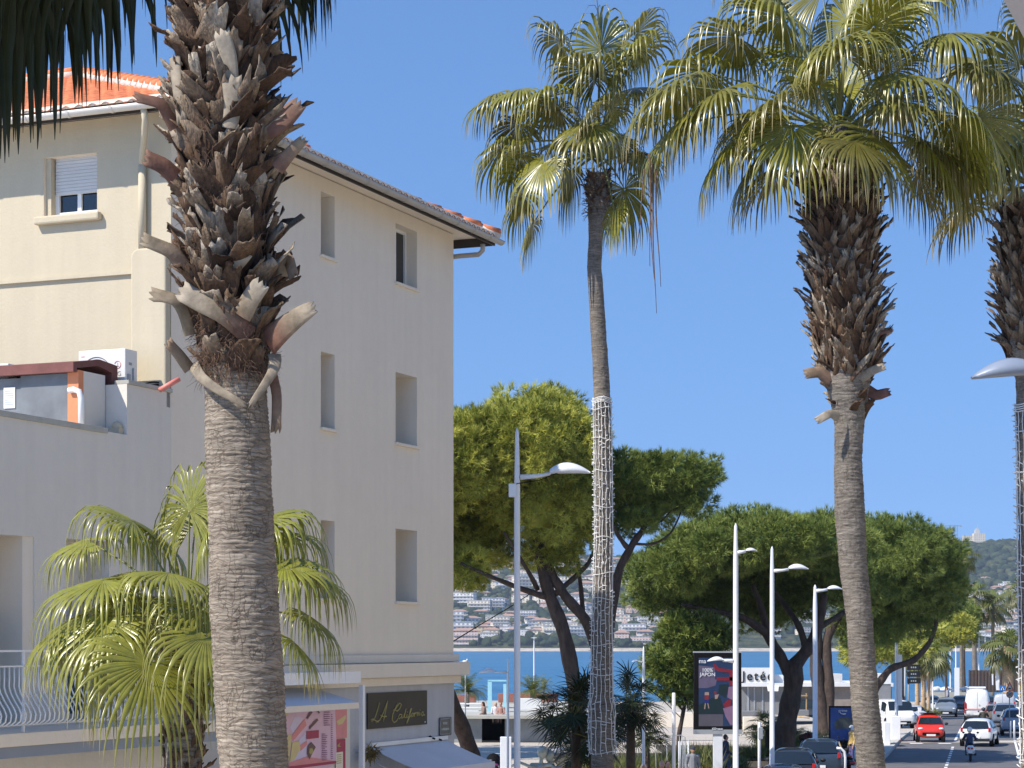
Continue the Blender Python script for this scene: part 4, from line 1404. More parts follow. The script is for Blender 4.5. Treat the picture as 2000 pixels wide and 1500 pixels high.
straps_each([
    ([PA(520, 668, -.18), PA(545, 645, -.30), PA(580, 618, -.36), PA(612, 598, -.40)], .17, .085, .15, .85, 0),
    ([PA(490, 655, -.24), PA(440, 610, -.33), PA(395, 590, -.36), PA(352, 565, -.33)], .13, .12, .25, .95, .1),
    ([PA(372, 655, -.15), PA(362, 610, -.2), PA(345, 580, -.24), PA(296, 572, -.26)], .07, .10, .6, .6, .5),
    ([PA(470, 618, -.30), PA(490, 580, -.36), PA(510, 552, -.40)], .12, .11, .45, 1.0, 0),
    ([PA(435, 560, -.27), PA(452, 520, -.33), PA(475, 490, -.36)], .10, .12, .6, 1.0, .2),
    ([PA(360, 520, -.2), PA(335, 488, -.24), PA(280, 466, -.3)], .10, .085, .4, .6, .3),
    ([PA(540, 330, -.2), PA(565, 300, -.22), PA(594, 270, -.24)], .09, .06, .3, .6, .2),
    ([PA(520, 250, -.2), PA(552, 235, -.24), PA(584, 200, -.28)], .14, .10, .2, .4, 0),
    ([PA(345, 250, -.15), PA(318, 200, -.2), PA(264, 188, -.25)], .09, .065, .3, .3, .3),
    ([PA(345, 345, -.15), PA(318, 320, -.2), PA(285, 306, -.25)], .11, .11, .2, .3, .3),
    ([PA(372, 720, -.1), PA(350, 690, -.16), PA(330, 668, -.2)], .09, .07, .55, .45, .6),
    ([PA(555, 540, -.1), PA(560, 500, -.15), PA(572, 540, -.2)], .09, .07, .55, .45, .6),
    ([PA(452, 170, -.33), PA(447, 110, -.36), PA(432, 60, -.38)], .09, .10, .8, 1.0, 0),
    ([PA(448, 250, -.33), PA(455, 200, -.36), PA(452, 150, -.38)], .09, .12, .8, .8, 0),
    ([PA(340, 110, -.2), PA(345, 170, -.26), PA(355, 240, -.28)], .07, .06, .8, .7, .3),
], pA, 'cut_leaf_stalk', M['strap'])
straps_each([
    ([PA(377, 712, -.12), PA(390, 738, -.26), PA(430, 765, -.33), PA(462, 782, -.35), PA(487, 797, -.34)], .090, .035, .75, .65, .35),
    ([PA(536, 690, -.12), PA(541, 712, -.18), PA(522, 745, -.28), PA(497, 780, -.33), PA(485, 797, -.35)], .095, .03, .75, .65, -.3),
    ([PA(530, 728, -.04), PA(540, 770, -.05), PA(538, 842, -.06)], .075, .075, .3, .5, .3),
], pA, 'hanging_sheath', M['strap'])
# crown above the frame: leaves that hang into the top of the picture
rgA = np.random.RandomState(77)
cA = np.array([fa(11.2)[0], ZA, 11.3])
lv = auto_leaves(26, rgA, (1.1, 1.4), (1.0, 1.2), 1.3, .35, .4, .3)
def az_to(dx, dy): return math.atan2(dy, dx)
lv = [l for l in lv if not (math.cos(l['az']) > .3 and l['el'] < 1.05)]
lv = [l for l in lv if abs(((l['az'] - math.radians(213) + math.pi) % (2 * math.pi)) - math.pi) > .75]
for dx, dy, el, pl, R_, dr in ((-1, .6, -.05, 1.25, 1.3, 1.6),
                               (.1, .9, -.5, .8, 1.1, 1.6)):
    lv.append(dict(az=az_to(dx, dy), el=el, pl=pl, R=R_, age=.7, off=(0, 0, -.15), kw=dict(droop=dr, brown=.4, bend=.5)))
for hx, hy, dY, R_, dr in ((70, -110, .5, 1.75, 2.2), (-30, -60, .7, 1.7, 2.2), (110, -150, 1.1, 1.7, 2.4), (10, -130, 1.3, 1.9, 2.2), (150, -240, .9, 1.7, 2.4), (-60, -100, .9, 2.0, 2.0), (40, -40, 1.5, 1.6, 2.2), (1000, -360, -.3, 1.5, 2.4), (1120, -330, .2, 1.5, 2.2), (1250, -340, .0, 1.5, 2.2), (555, -170, .7, 1.05, 3.0), (560, -120, .9, .8, 3.0), (1330, -390, .3, 1.6, 2.2)):
    q_ = leaf_at(hx, hy, ZA, cA, dY, R_, dr, .6, .4, .35); q_['kw']['bend'] = .7; lv.append(q_)
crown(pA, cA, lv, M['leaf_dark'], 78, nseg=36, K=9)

# ---- palm B: right, with a long skirt of leaf bases and a dense crown
ZB = 30.0
fb, _ = axis_fn([(1640, 230, 60), (1640, 300, 100), (1645, 420, 116), (1647, 560, 112), (1655, 700, 108), (1658, 790, 70), (1659, 830, 57), (1657, 900, 54), (1660, 1000, 58), (1666, 1100, 54), (1678, 1200, 51), (1690, 1380, 54), (1702, 1500, 56), (1715, 2010, 62)], ZB)
pB = thing('palm_tree', 'tall right-hand palm with dense crown above a long skirt of cut leaf bases', 'palm tree', (XA(1715, ZB), ZB, 0))
palm_trunk(fb, CH + (HY - 250) / F * ZB, ZB, 0, M['bark_b'], pB, 12, .014, 90, .010, .05, coarse_below=3.5)
def zB(py): return CH + (HY - py) / F * ZB
boots(fb, ZB, zB(745), zB(310), pB, M['boot'], 22, wid=.105, length=.36, rowdz=.072, per=14, flare=1.35, core=1.0, K=5, shade0=.25)
boots(fb, ZB, zB(815), zB(740), pB, M['boot'], 23, wid=.15, length=.30, rowdz=.09, per=7, flare=1.5, core=.85, K=5)
fibres(fb, ZB, zB(430), zB(270), pB, 1500, 33, .3, .008)
def PBm(px, py, dY=0.0): return np.array(P(px, py, ZB + dY))
straps_each([([PBm(1640, 815, -.3), PBm(1622, 806, -.4), PBm(1595, 822, -.45)], .12, .09, .8, 1., 0),
        ([PBm(1690, 760, -.1), PBm(1712, 772, -.15), PBm(1738, 764, -.2)], .16, .1, .2, .2, 0),
        ([PBm(1625, 740, -.2), PBm(1600, 725, -.25), PBm(1572, 730, -.3)], .16, .12, .4, .5, 0),
        ([PBm(1680, 740, -.3), PBm(1706, 722, -.35), PBm(1728, 715, -.4)], .12, .09, .7, .8, 0),
        ([PBm(1700, 660, -.2), PBm(1718, 650, -.25), PBm(1744, 645, -.3)], .08, .03, .4, .3, 0)], pB, 'cut_leaf_stalk', M['strap'])
rgB = np.random.RandomState(80)
cB = np.array([fb(zB(250))[0], ZB, zB(262)])
lvB = auto_leaves(13, rgB, (1.15, 1.5), (1.0, 1.25), 1.35, .1, 1.1, .35)
for q in (
    (1638, 100, -1.0, 1.15, 1.1, .2), (1615, 22, -.3, 1.25, .8, .1), (1490, 55, -.2, 1.3, 1.0, .3), (1420, 100, .4, 1.2, 1.1, .4), (1790, 40, .2, 1.3, 1.0, .3), (1870, 90, -.1, 1.3, 1.1, .4),
    (1560, 258, -.9, 1.25, 1.0, .3), (1700, 265, -.9, 1.25, 1.0, .3), (1775, 150, -.8, 1.15, .9, .3), (1410, 190, -.5, 1.35, 1.2, .4), (1330, 185, -.3, 1.3, 1.2, .5), (1370, 160, .6, 1.25, 1.2, .4), (1480, 230, .6, 1.2, 1.2, .5),
    (1860, 240, -.6, 1.35, 1.1, .4), (1920, 150, .1, 1.2, 1.0, .5), (1800, 290, -.1, 1.25, 1.2, .6), (1500, 290, .3, 1.2, 1.3, .8), (1440, 285, -.2, 1.15, 1.4, .9), (1850, 320, .3, 1.1, 1.3, .9), (1780, 340, .5, 1.05, 1.3, .9),
    (1330, 270, .3, 1.1, 1.4, .9), (1740, 60, -.6, 1.1, 1.0, .3), (1540, 120, .8, 1.2, 1.0, .4), (1700, 180, .9, 1.1, 1.0, .4), (1905, 255, .6, 1.2, 1.2, .6), (1450, 20, .9, 1.2, 1.1, .4), (1570, 30, 1.0, 1.2, 1.1, .4), (1830, 20, .9, 1.2, 1.1, .4)):
    lvB.append(leaf_at(q[0], q[1] + 22, ZB, cB, q[2], q[3] * 1.10, q[4] * 1.1, rgB.uniform(.1, .8), q[5], rise=.35 if q[1] < 240 else .5, tilt=rgB.uniform(-.4, .4)))
crown(pB, cB, lvB, M['leaf'], 81, nseg=48, K=9, rad=.016)

for i_, (x0, y0, x1, y1) in enumerate(((1268, 300, 1277, 545), (1274, 320, 1281, 612), (1280, 330, 1290, 560), (1258, 330, 1240, 500), (1706, 400, 1711, 505), (1270, 310, 1270, 520))):
    mb = MB(); mb.tube([tuple(P(x0 + (x1 - x0) * f_ ** 1.5 + math.sin(f_ * 7 + i_) * 1.2, y0 + (y1 - y0) * f_, ZB - .2)) for f_ in np.linspace(0, 1, 9)], list(np.linspace(.016, .004, 9)), 5, flat=.4)
    mb.build('dead_strand', M['fibre'], pB)
# ---- palm C: the slim one in the middle wrapped with lights
ZC = 48.0
fc, _ = axis_fn([(1168, 330, 44), (1170, 400, 44), (1163, 470, 27), (1161, 520, 28), (1167, 620, 30), (1172, 700, 31), (1176, 775, 32), (1178, 900, 32), (1179, 1050, 32), (1176, 1200, 36), (1175, 1380, 42), (1177, 1500, 44), (1178, 1730, 48)], ZC)
pC = thing('palm_tree', 'slim tall palm whose lower trunk is wrapped in white light cables', 'palm tree', (XA(1178, ZC), ZC, 0))
def zC(py): return CH + (HY - py) / F * ZC
palm_trunk(fc, zC(340), ZC, 0, M['bark_b'], pC, 13, .02, 64, .010, .055, coarse_below=2.5)
boots(fc, ZC, zC(405), zC(345), pC, M['boot_dark'], 24, wid=.12, length=.28, rowdz=.08, per=9, flare=1.2, core=.8, K=5)
fibres(fc, ZC, zC(420), zC(330), pC, 350, 34, .35, .012)
rgC = np.random.RandomState(90)
cC = np.array([fc(zC(300))[0], ZC, zC(300)])
lvC = auto_leaves(9, rgC, (1.2, 1.6), (1.0, 1.2), 1.4, .5, .3, .3)
for q in (
    (1040, 110, .2, 1.15, 1.2, .3), (1095, 100, .3, 1.2, 1.1, .2), (1150, 85, .1, 1.25, .9, .1), (1240, 115, .3, 1.3, 1.2, .3), (1305, 95, .1, 1.1, 1.1, .3), (1130, 145, -1.0, 1.35, 1.3, .2), (1170, 150, -1.1, 1.35, 1.3, .2),
    (1000, 200, .1, 1.3, 1.3, .4), (960, 215, .6, 1.2, 1.3, .4), (1060, 205, -.6, 1.3, 1.3, .4), (1145, 245, -1.1, 1.4, 1.1, .3), (1020, 305, .1, 1.3, 1.2, .5), (985, 300, .6, 1.2, 1.2, .5), (1070, 320, -.7, 1.35, 1.1, .6),
    (1250, 300, .6, 1.2, 1.3, .5), (1265, 200, .9, 1.2, 1.3, .4), (1040, 385, .4, 1.15, 1.1, .7), (1080, 440, .2, 1.0, 1.0, .7), (1125, 330, -.6, 1.3, 1.2, .6), (1205, 360, .3, 1.3, 1.3, .8), (1180, 415, -.3, .9, 1.4, .9), (1230, 150, -.7, 1.25, 1.2, .3), (1200, 270, .9, 1.2, 1.2, .5), (1010, 260, 1.0, 1.2, 1.2, .5)):
    lvC.append(leaf_at(q[0], q[1] + 18, ZC, cC, q[2], q[3] * 1.14, q[4] * 1.2, rgC.uniform(.2, .9), q[5], rise=.4 if q[1] < 200 else .5, tilt=rgC.uniform(-.4, .4)))
crown(pC, cC, lvC, M['leaf'], 91, nseg=38, K=9, rad=.02)

# ---- palm D at the right edge
ZD = 33.0
fd, _ = axis_fn([(2005, 420, 80), (2004, 560, 96), (2010, 690, 86), (2012, 740, 56), (2013, 900, 50), (2018, 1300, 50), (2030, 1940, 56)], ZD)
pD = thing('palm_tree', 'palm at the right photo edge whose trunk is cut by the frame', 'palm tree', (XA(2030, ZD), ZD, 0))
def zD(py): return CH + (HY - py) / F * ZD
palm_trunk(fd, zD(400), ZD, 0, M['bark_b'], pD, 14, .016, 80, .010, .05, coarse_below=3.5)
boots(fd, ZD, zD(700), zD(420), pD, M['boot'], 25, wid=.11, length=.36, rowdz=.075, per=13, flare=1.3, core=1.0, K=5, shade0=.4)
rgD = np.random.RandomState(95)
cD = np.array([fd(zD(330))[0], ZD, zD(330)])
lvD = auto_leaves(16, rgD, (1.1, 1.4), (1.0, 1.2), 1.3, .0, .3, .3)
for q in ((1960, 60, .1, 1.2, 1.2, .3), (1920, 90, .5, 1.2, 1.2, .3), (1900, 260, .2, 1.25, 1.2, .6), (1930, 330, -.2, 1.1, 1.3, .8), (1880, 180, .8, 1.2, 1.1, .4), (1985, 150, -.7, 1.2, 1.1, .3), (1975, 300, -.9, 1.2, 1.2, .5)):
    lvD.append(leaf_at(q[0], q[1], ZD, cD, q[2], q[3], q[4], rgD.uniform(.3, .9), q[5]))
crown(pD, cD, lvD, M['leaf'], 96, nseg=38, K=9, rad=.016)

# ---- palm E: low sunny one behind the big trunk
ZE = 22.0
fe, _ = axis_fn([(366, 1240, 66), (366, 1300, 62), (363, 1380, 68), (358, 1460, 74), (356, 1520, 76), (350, 2290, 84)], ZE)
pE = thing('palm_tree', 'low bright green fan palm with dark criss-cross trunk behind the big trunk', 'palm tree', (XA(350, ZE), ZE, 0))
def zE(py): return CH + (HY - py) / F * ZE
palm_trunk(fe, zE(1235), ZE, 0, M['bark_b'], pE, 15, .03, 48, .010, .05, coarse_below=3.0)
boots(fe, ZE, zE(1600), zE(1275), pE, M['boot_dark'], 26, wid=.10, length=.20, rowdz=.075, per=9, flare=.8, core=.85, K=5)
fibres(fe, ZE, zE(1300), zE(1220), pE, 300, 36, .25, .006)
rgE = np.random.RandomState(99)
cE = np.array([fe(zE(1225))[0], ZE, zE(1222)])
lvE = []
for q in (
    (225, 1010, .1, .95, 1.15, .1), (345, 975, .3, .95, 1.9, .1), (400, 1005, .5, .95, 1.9, .1), (200, 1135, -.3, 1.1, .95, .2), (250, 1165, .5, 1.0, 1.2, .3), (330, 1120, -.7, .95, 1.2, .1), (215, 1205, -.6, 1.15, 1.25, .3),
    (300, 1290, -.9, 1.15, .75, .45), (400, 1235, -.9, 1.1, .95, .35), (545, 1010, .0, .95, 1.1, .2), (530, 1050, .5, .8, 1.5, .3), (560, 1110, -.3, .9, 1.0, .2), (600, 1130, .3, .85, 1.1, .2), (560, 1250, -.3, .7, 1.3, .7), (430, 1130, .3, .9, 1.3, .2),
    (165, 1075, .5, .8, 1.1, .2), (260, 1120, .6, .9, 1.3, .3), (180, 1190, .1, 1.0, 1.2, .4), (140, 1215, -.2, .9, 1.1, .5), (330, 1200, .6, 1.0, 1.3, .5), (390, 1180, -.5, 1.0, 1.2, .3), (250, 1270, .2, 1.0, 1.3, .6), (590, 1200, .1, .8, 1.3, .5), (300, 1060, .7, .9, 1.4, .2), (420, 1290, -.2, .9, 1.3, .6), (560, 1060, .5, .9, 1.3, .3),
    (200, 1250, .4, .9, 1.2, .4), (470, 1280, .5, .9, 1.2, .5), (450, 1040, .0, .9, 1.3, .1), (290, 1200, .8, .9, 1.3, .4)):
    lvE.append(leaf_at(q[0], q[1] + (50 if q[1] < 1015 else 25), ZE, cE, q[2], q[3] * 1.04, q[4] * 1.1, rgE.uniform(.0, .5), q[5], rise=.35, tilt=rgE.uniform(-.3, .3)))
crown(pE, cE, lvE, M['leaf_e'], 100, fused=.40, nseg=44, K=9, rad=.011)

# ---- light cables wound on the trunks of C and D
M['cable_white'] = surf('white_cable', (0.78, 0.78, 0.76), 0.5, 0.05, 3)
def lights(name, label, fn, Y, z0, z1, ncab, seed, group=None, bulge=None):
    rr = random.Random(seed)
    cx, r = fn((z0 + z1) / 2)
    t = thing(name, label, 'light string', (float(cx), Y - float(r), z0), group=group)
    mb = MB()
    for k in range(ncab):
        th = 2 * math.pi * (k + rr.uniform(-.2, .2)) / ncab
        pts = []
        z = z0 + rr.uniform(0, .15)
        while z < z1:
            cx, r = fn(z)
            th2 = th + rr.uniform(-.07, .07)
            q = r + .025 + (bulge(z) if bulge else 0) * rr.uniform(.3, 1)
            pts.append((cx + q * math.cos(th2), Y + q * math.sin(th2), z))
            if rr.random() < .7:
                a2 = th2 + rr.uniform(-.4, .4)
                mb.tube([pts[-1], (cx + (q + .05) * math.cos(a2), Y + (q + .05) * math.sin(a2), z + rr.uniform(-.03, .05))], .009, 4)
            z += rr.uniform(.09, .17)
        mb.tube(pts, .0075, 4)
    mb.build('cable', M['cable_white'], t)
    mb = MB()
    z = z0 + .1
    while z < z1:
        cx, r = fn(z)
        th0 = rr.uniform(0, 6.3)
        mb = MB(); mb.tube([(cx + (r + .035) * math.cos(a), Y + (r + .035) * math.sin(a), z + .03 * math.sin(a * 2 + th0)) for a in np.linspace(th0, th0 + 6.4, 22)], .008, 4)
        mb.build('cross_cable', M['cable_white'], t)
        z += rr.uniform(.5, 1.1)
    mb = MB()
    for k in range(4):
        cx, r = fn(z1 - .03 * k)
        mb.tube([(cx + (r + .03) * math.cos(a), Y + (r + .03) * math.sin(a), z1 - .035 * k + .02 * math.sin(a * 3)) for a in np.linspace(0, 6.3, 20)], .010, 4)
    mb.build('top_cable', M['cable_white'], t)
lights('string_lights', 'white light cable net wound around the slim middle palm trunk', fc, ZC, zC(1478), zC(778), 15, 4, bulge=lambda z: .06 if z < 4.2 else 0)
lights('string_lights', 'white light cables on the palm trunk at the right photo edge', fd, ZD, zD(1500), zD(790), 14, 5)

# ---- generic small palms for the distance
def far_palm(label, px, top, base_py, Z, w_px, R_, n, seed, group='palms farther down the street', skirt=False, mat='leaf_far', thick=1.0, zb=None, tan=False, name='palm_tree'):
    zb = gz(Z) if zb is None else zb
    zt = CH + (HY - top) / F * Z
    r = w_px / 2 * Z / F
    x = XA(px, Z)
    t = thing(name, label, 'palm tree', (x, Z, zb), group=group)
    mb = MB()
    lean = random.Random(seed).uniform(-.15, .15)
    pts = [(x + lean * math.sin(k / 8 * 2), Z, zb + (zt - zb) * k / 10) for k in range(11)]
    mb.tube(pts, [r * (1.15 - .25 * k / 10) for k in range(11)], 12)
    mb.build('trunk', M['bark_pale'] if tan else M['bark_b'], t)
    rg = np.random.RandomState(seed)
    lv_ = auto_leaves(n, rg, (R_ * .6, R_ * .9), (R_ * .6, R_ * .75), 1.35, -1.0 if skirt else -.6, rg.uniform(0, 6), .3)
    crown(t, np.array(pts[-1]), lv_, M[mat], seed, nseg=18, K=6, rad=.03)
    return t
M['bark_pale'] = barkmat('palm_bark_tan', (0.36, 0.25, 0.15), (0.55, 0.42, 0.28), (0.5, 0.45, 0.4), 10)
far_palm('slim distant palm over the road, left of a pair before the hillside', 1905, 1165, 1345, 268, 9, 2.5, 24, 201, skirt=True)
far_palm('slim distant palm over the road, right of a pair before the hillside', 1938, 1180, 1345, 268, 7, 2.5, 24, 202, skirt=True)
far_palm('stout palm with wide tan trunk standing behind the triangular road sign', 1970, 1262, 1380, 225, 20, 2.6, 30, 203, skirt=True, tan=True)
far_palm('tall palm whose yellowish crown pokes out behind the right pine against the hill', 1878, 1085, 1345, 252, 6, 1.9, 22, 204, skirt=True)
for i, (px, top, Z, w_, lab) in enumerate(((1792, 1275, 195, 8, 'leftmost tan palm trunk beside the dark direction panels'), (1803, 1268, 190, 9, 'second tan palm trunk from the direction panels'), (1814, 1272, 186, 7, 'tan palm trunk with bright crown above the parked silver car'), (1822, 1278, 200, 5, 'thinnest tan palm trunk right of the direction panels'))):
    far_palm(lab, px, top, 1380, Z, w_, 1.9, 22, 210 + i, skirt=True, tan=True, group='tan trunked palms by the direction panels')
far_palm('palm crown at the right photo edge above the distant white houses', 1990, 1150, 1345, 230, 6, 1.8, 22, 220, skirt=True)

# feather palms on the beach promenade
def date_palm(label, px, top, Z, R_, seed, n=34, wpx=10):
    zb = gz(Z) + .2; zt = CH + (HY - top) / F * Z; x = XA(px, Z)
    t = thing('date_palm', label, 'palm tree', (x, Z, zb), group='feather palms on the beach promenade')
    mb = MB(); r = wpx / 2 * Z / F
    mb.tube([(x, Z, zb), (x, Z, (zb + zt) / 2), (x, Z, zt)], [r * 1.2, r, r * .9], 10)
    mb.build('trunk', M['bark_b'], t)
    rg = np.random.RandomState(seed); so_ = Soup()
    for i in range(n):
        az = i * 2.4 + rg.uniform(-.2, .2); el = rg.uniform(.15, 1.35); L = R_ * rg.uniform(.85, 1.1)
        d = np.array([math.cos(az) * math.cos(el), math.sin(az) * math.cos(el), math.sin(el)]); p = np.array([x, Z, zt])
        K = 12
        for j in range(K):
            p2 = p + d * L / K
            sd_ = nz(np.cross(d, np.array([0, 0, 1.0])))
            for sgn in (-1, 1):
                for q in range(2):
                    b_ = p + (p2 - p) * q / 2
                    tip = b_ + sd_ * sgn * L * .24 * math.sin(math.pi * (j + 1.2) / (K + 1.5)) + d * L * .10 + np.array([0, 0, -L * .05 + rg.normal(0, .03)])
                    w_ = nz(d) * L * .014
                    v = np.array([b_ - w_, b_ + w_, tip + w_ * .2, tip - w_ * .2])
                    c = np.zeros((4, 3)); c[:, 0] = rg.rand(); c[:, 1] = [0, 0, 1, 1]; c[:, 2] = .3
                    so_.add(v, np.array([[0, 1, 2, 3]]), c)
            p = p2; d = nz(d + np.array([0, 0, -1.0]) * .13)
    so_.mesh('crown', M['leaf_far'], t, smooth=False)
date_palm('small feather palm left, just past the building edge on the promenade', 912, 1352, 130, 1.5, 301)
date_palm('small feather palm right of the near white lamp post on the promenade', 1040, 1352, 135, 1.45, 302)
date_palm('small leafy palm beside the feather palm, with orange lower leaves', 1062, 1345, 138, .9, 303, 22, 4)

# ------------------------------------------------------------------ pines
def pinemat(name, c0, c1):
    m, nt, bs = newmat(name)
    at = N(nt, 'ShaderNodeAttribute', attribute_name='info')
    sp = N(nt, 'ShaderNodeSeparateColor'); nt.links.new(at.outputs['Color'], sp.inputs[0])
    base = mixc(nt, c0, c1, sp.outputs[2])
    nt.links.new(base, bs.inputs['Base Color'])
    bs.inputs['Roughness'].default_value = 0.6; bs.inputs['Specular IOR Level'].default_value = 0.3
    tr = N(nt, 'ShaderNodeBsdfTranslucent'); nt.links.new(base, tr.inputs['Color'])
    mx = N(nt, 'ShaderNodeMixShader'); mx.inputs[0].default_value = 0.10
    nt.links.new(bs.outputs[0], mx.inputs[1]); nt.links.new(tr.outputs[0], mx.inputs[2])
    nt.links.new(mx.outputs[0], nt.nodes['Material Output'].inputs['Surface'])
    return m
M['pine_y'] = pinemat('pine_needles_yellow_green', (0.15, 0.18, 0.022), (0.56, 0.55, 0.10))
M['pine_g'] = pinemat('pine_needles_green', (0.075, 0.12, 0.022), (0.27, 0.32, 0.07))
M['pine_bark'] = surf('pine_bark', (0.062, 0.043, 0.033), 0.95, 0.45, 3, 9, 0.9, 0.05, vscale=(2, 2, .7))

def pine_foliage(parent, blobs, mat, seed, ntuft=26, needle=.26, wd=.02, nn=9, sub=.55, dens=1.0, name='crown'):
    """blobs: (centre, radii) big masses; each carries smaller clumps; clumps carry needle tufts"""
    rg = np.random.RandomState(seed)
    B_, D_, S_ = [], [], []
    for c, r in blobs:
        c = np.array(c); r = np.array(r)
        area = (r[0] * r[1] + r[0] * r[2] + r[1] * r[2]) / 3 * 12.6
        ncl = int(area / (sub * sub) * 1.05 * dens)
        d = rg.normal(0, 1, (ncl, 3)); d /= np.linalg.norm(d, axis=1)[:, None]
        rad = rg.uniform(.60, 1.10, ncl)
        keep = (d[:, 2] > -.55) | (rg.rand(ncl) < .35)
        d = d[keep]; rad = rad[keep]; ncl = len(d)
        cc = c + d * r * rad[:, None]
        up = d / r; up /= np.linalg.norm(up, axis=1)[:, None]
        cs = sub * rg.uniform(.45, 1.35, ncl)
        tone = rg.uniform(0, 1, ncl)
        for k in range(ncl):
            nt_ = int(ntuft * (cs[k] / sub) ** 2)
            e = rg.normal(0, 1, (nt_, 3)); e /= np.linalg.norm(e, axis=1)[:, None]
            flip = (e @ up[k]) < -.3
            e[flip] = -e[flip]
            p = cc[k] + e * cs[k] * np.array([1, 1, .72]) * rg.uniform(.55, 1.0, (nt_, 1))
            B_.append(p); D_.append(e * .8 + up[k] * .35 + np.array([0, 0, .35])); S_.append(np.clip(tone[k] + rg.normal(0, .18, nt_), 0, 1))
    inner_mass(parent, blobs, mat, seed)  # added occluder lumps that darken the crown inside
    Bs = np.concatenate(B_); Ds = np.concatenate(D_); Ss = np.concatenate(S_)
    n = len(Bs)
    dirs = Ds[:, None, :] + rg.normal(0, .62, (n, nn, 3)); dirs /= np.linalg.norm(dirs, axis=2)[:, :, None]
    L = needle * rg.uniform(.7, 1.25, (n, nn, 1))
    side = np.cross(dirs, rg.normal(0, 1, (n, nn, 3))); side /= np.linalg.norm(side, axis=2)[:, :, None] + 1e-9
    b = Bs[:, None, :]
    v = np.stack([b - side * wd, b + side * wd, b + dirs * L], axis=2).reshape(-1, 3)
    f = np.arange(len(v)).reshape(-1, 3)
    info = np.zeros((len(v), 3)); info[:, 2] = np.repeat(Ss, nn * 3)
    return npmesh(name, v, f, 3, mat, parent, info)

def inner_mass(parent, blobs, mat, seed, k=.66):
    """opaque lumps added inside a crown to block light"""
    rg = np.random.RandomState(seed); mb = MB(); mb.smooth = False
    for c, r in blobs:
        n0 = len(mb.v); mb.ball(c, tuple(x * k for x in r), 14, 9)
        for i in range(n0, len(mb.v)):
            v = mb.v[i]; f = rg.uniform(.72, 1.15)
            mb.v[i] = tuple(c[j] + (v[j] - c[j]) * f for j in range(3))
            mb.c[i] = (0, 0, rg.uniform(0, .5))
    return mb.build('inner_occluder', mat, parent)

def limb(mb, pts, r0, r1, seed=0, n=10):
    rr = random.Random(seed)
    P_ = [Vector(p) for p in pts]
    out = []
    m = 5
    for a, b in zip(P_, P_[1:]):
        for k in range(m): out.append(a.lerp(b, k / m) + Vector((rr.uniform(-1, 1), rr.uniform(-1, 1), rr.uniform(-1, 1))) * .035)
    out.append(P_[-1])
    for _ in range(2):
        out = [out[0]] + [(out[i - 1] + out[i] * 2 + out[i + 1]) / 4 for i in range(1, len(out) - 1)] + [out[-1]]
    rad = [r0 + (r1 - r0) * i / (len(out) - 1) for i in range(len(out))]
    rad = [q * (1 + .08 * math.sin(i * 1.7)) for i, q in enumerate(rad)]
    mb.tube(out, rad, n)

def PX(Z):
    return lambda px, py, dY=0.0: tuple(P(px, py, Z + dY))
def blob(Z, px, py, rx, rz, dY=0.0, ry=None):
    s_ = Z / F
    return (tuple(P(px, py, Z + dY)), (rx * s_, (ry if ry else (rx + rz) / 2) * s_, rz * s_))

# pine 1, behind the corner of the building
ZP = 82.0; q = PX(ZP)
p1 = thing('pine_tree', 'large yellow-green stone pine beside the building with a leaning forked trunk', 'tree', (XA(1130, ZP), ZP, gz(ZP)))
mb = MB()
limb(mb, [q(1140, 1540), q(1125, 1360), q(1105, 1240), q(1068, 1150), q(1048, 1060), q(1040, 1000)], .36, .16, 1)
limb(mb, [q(1180, 1330, .5), q(1150, 1215, .3), q(1100, 1160), q(1075, 1120), q(1062, 1040), q(1066, 960)], .24, .13, 2)
limb(mb, [q(1068, 1165), q(1030, 1155, -.5), q(970, 1132, -1.5), q(900, 1100, -2)], .14, .06, 3)
limb(mb, [q(1085, 1160), q(1125, 1125, .5), q(1150, 1100, .8), q(1165, 1060, 1)], .12, .07, 4)
limb(mb, [q(1180, 1320, .5), q(1205, 1120, .6), q(1232, 1065, .6), q(1260, 1030, .8), q(1275, 980, 1)], .20, .09, 5)
limb(mb, [q(1225, 1070, .6), q(1205, 1045, .2), q(1190, 1010, 0)], .11, .06, 6)
limb(mb, [q(1235, 1062, .6), q(1285, 1062, .8), q(1312, 1040, 1), q(1330, 1000, 1)], .06, .03, 7)
limb(mb, [q(1138, 1215, 1.0), q(1136, 1150, 1.0), q(1128, 1090, 1)], .11, .07, 8)
limb(mb, [q(1050, 1150), q(1010, 1080, -1), q(985, 1040, -1.5)], .10, .05, 9)
limb(mb, [q(1290, 1020, 1), q(1320, 990, 1), q(1370, 985, 1)], .04, .02, 10)
mb.build('trunk', M['pine_bark'], p1)
bl = [blob(ZP, 1040, 880, 115, 105, -1.2, 130), blob(ZP, 920, 900, 90, 95, -1.5, 120), blob(ZP, 960, 1010, 110, 95, 2.2), blob(ZP, 1060, 975, 95, 85, -.6), blob(ZP, 1120, 900, 55, 95, .5), blob(ZP, 890, 1050, 80, 85, 1.6), blob(ZP, 800, 900, 95, 90, -2.5, 140), blob(ZP, 790, 1000, 80, 80, -1.5),
      blob(ZP, 1110, 1010, 60, 75, .5), blob(ZP, 1000, 830, 50, 50, 1), blob(ZP, 900, 870, 55, 60, 1), blob(ZP, 910, 1110, 40, 30, -1), blob(ZP, 1080, 1080, 50, 30, .5), blob(ZP, 1075, 800, 45, 35, .5)]
pine_foliage(p1, bl, M['pine_y'], 401, 22, .27, .013, 15, .50, 1.15)
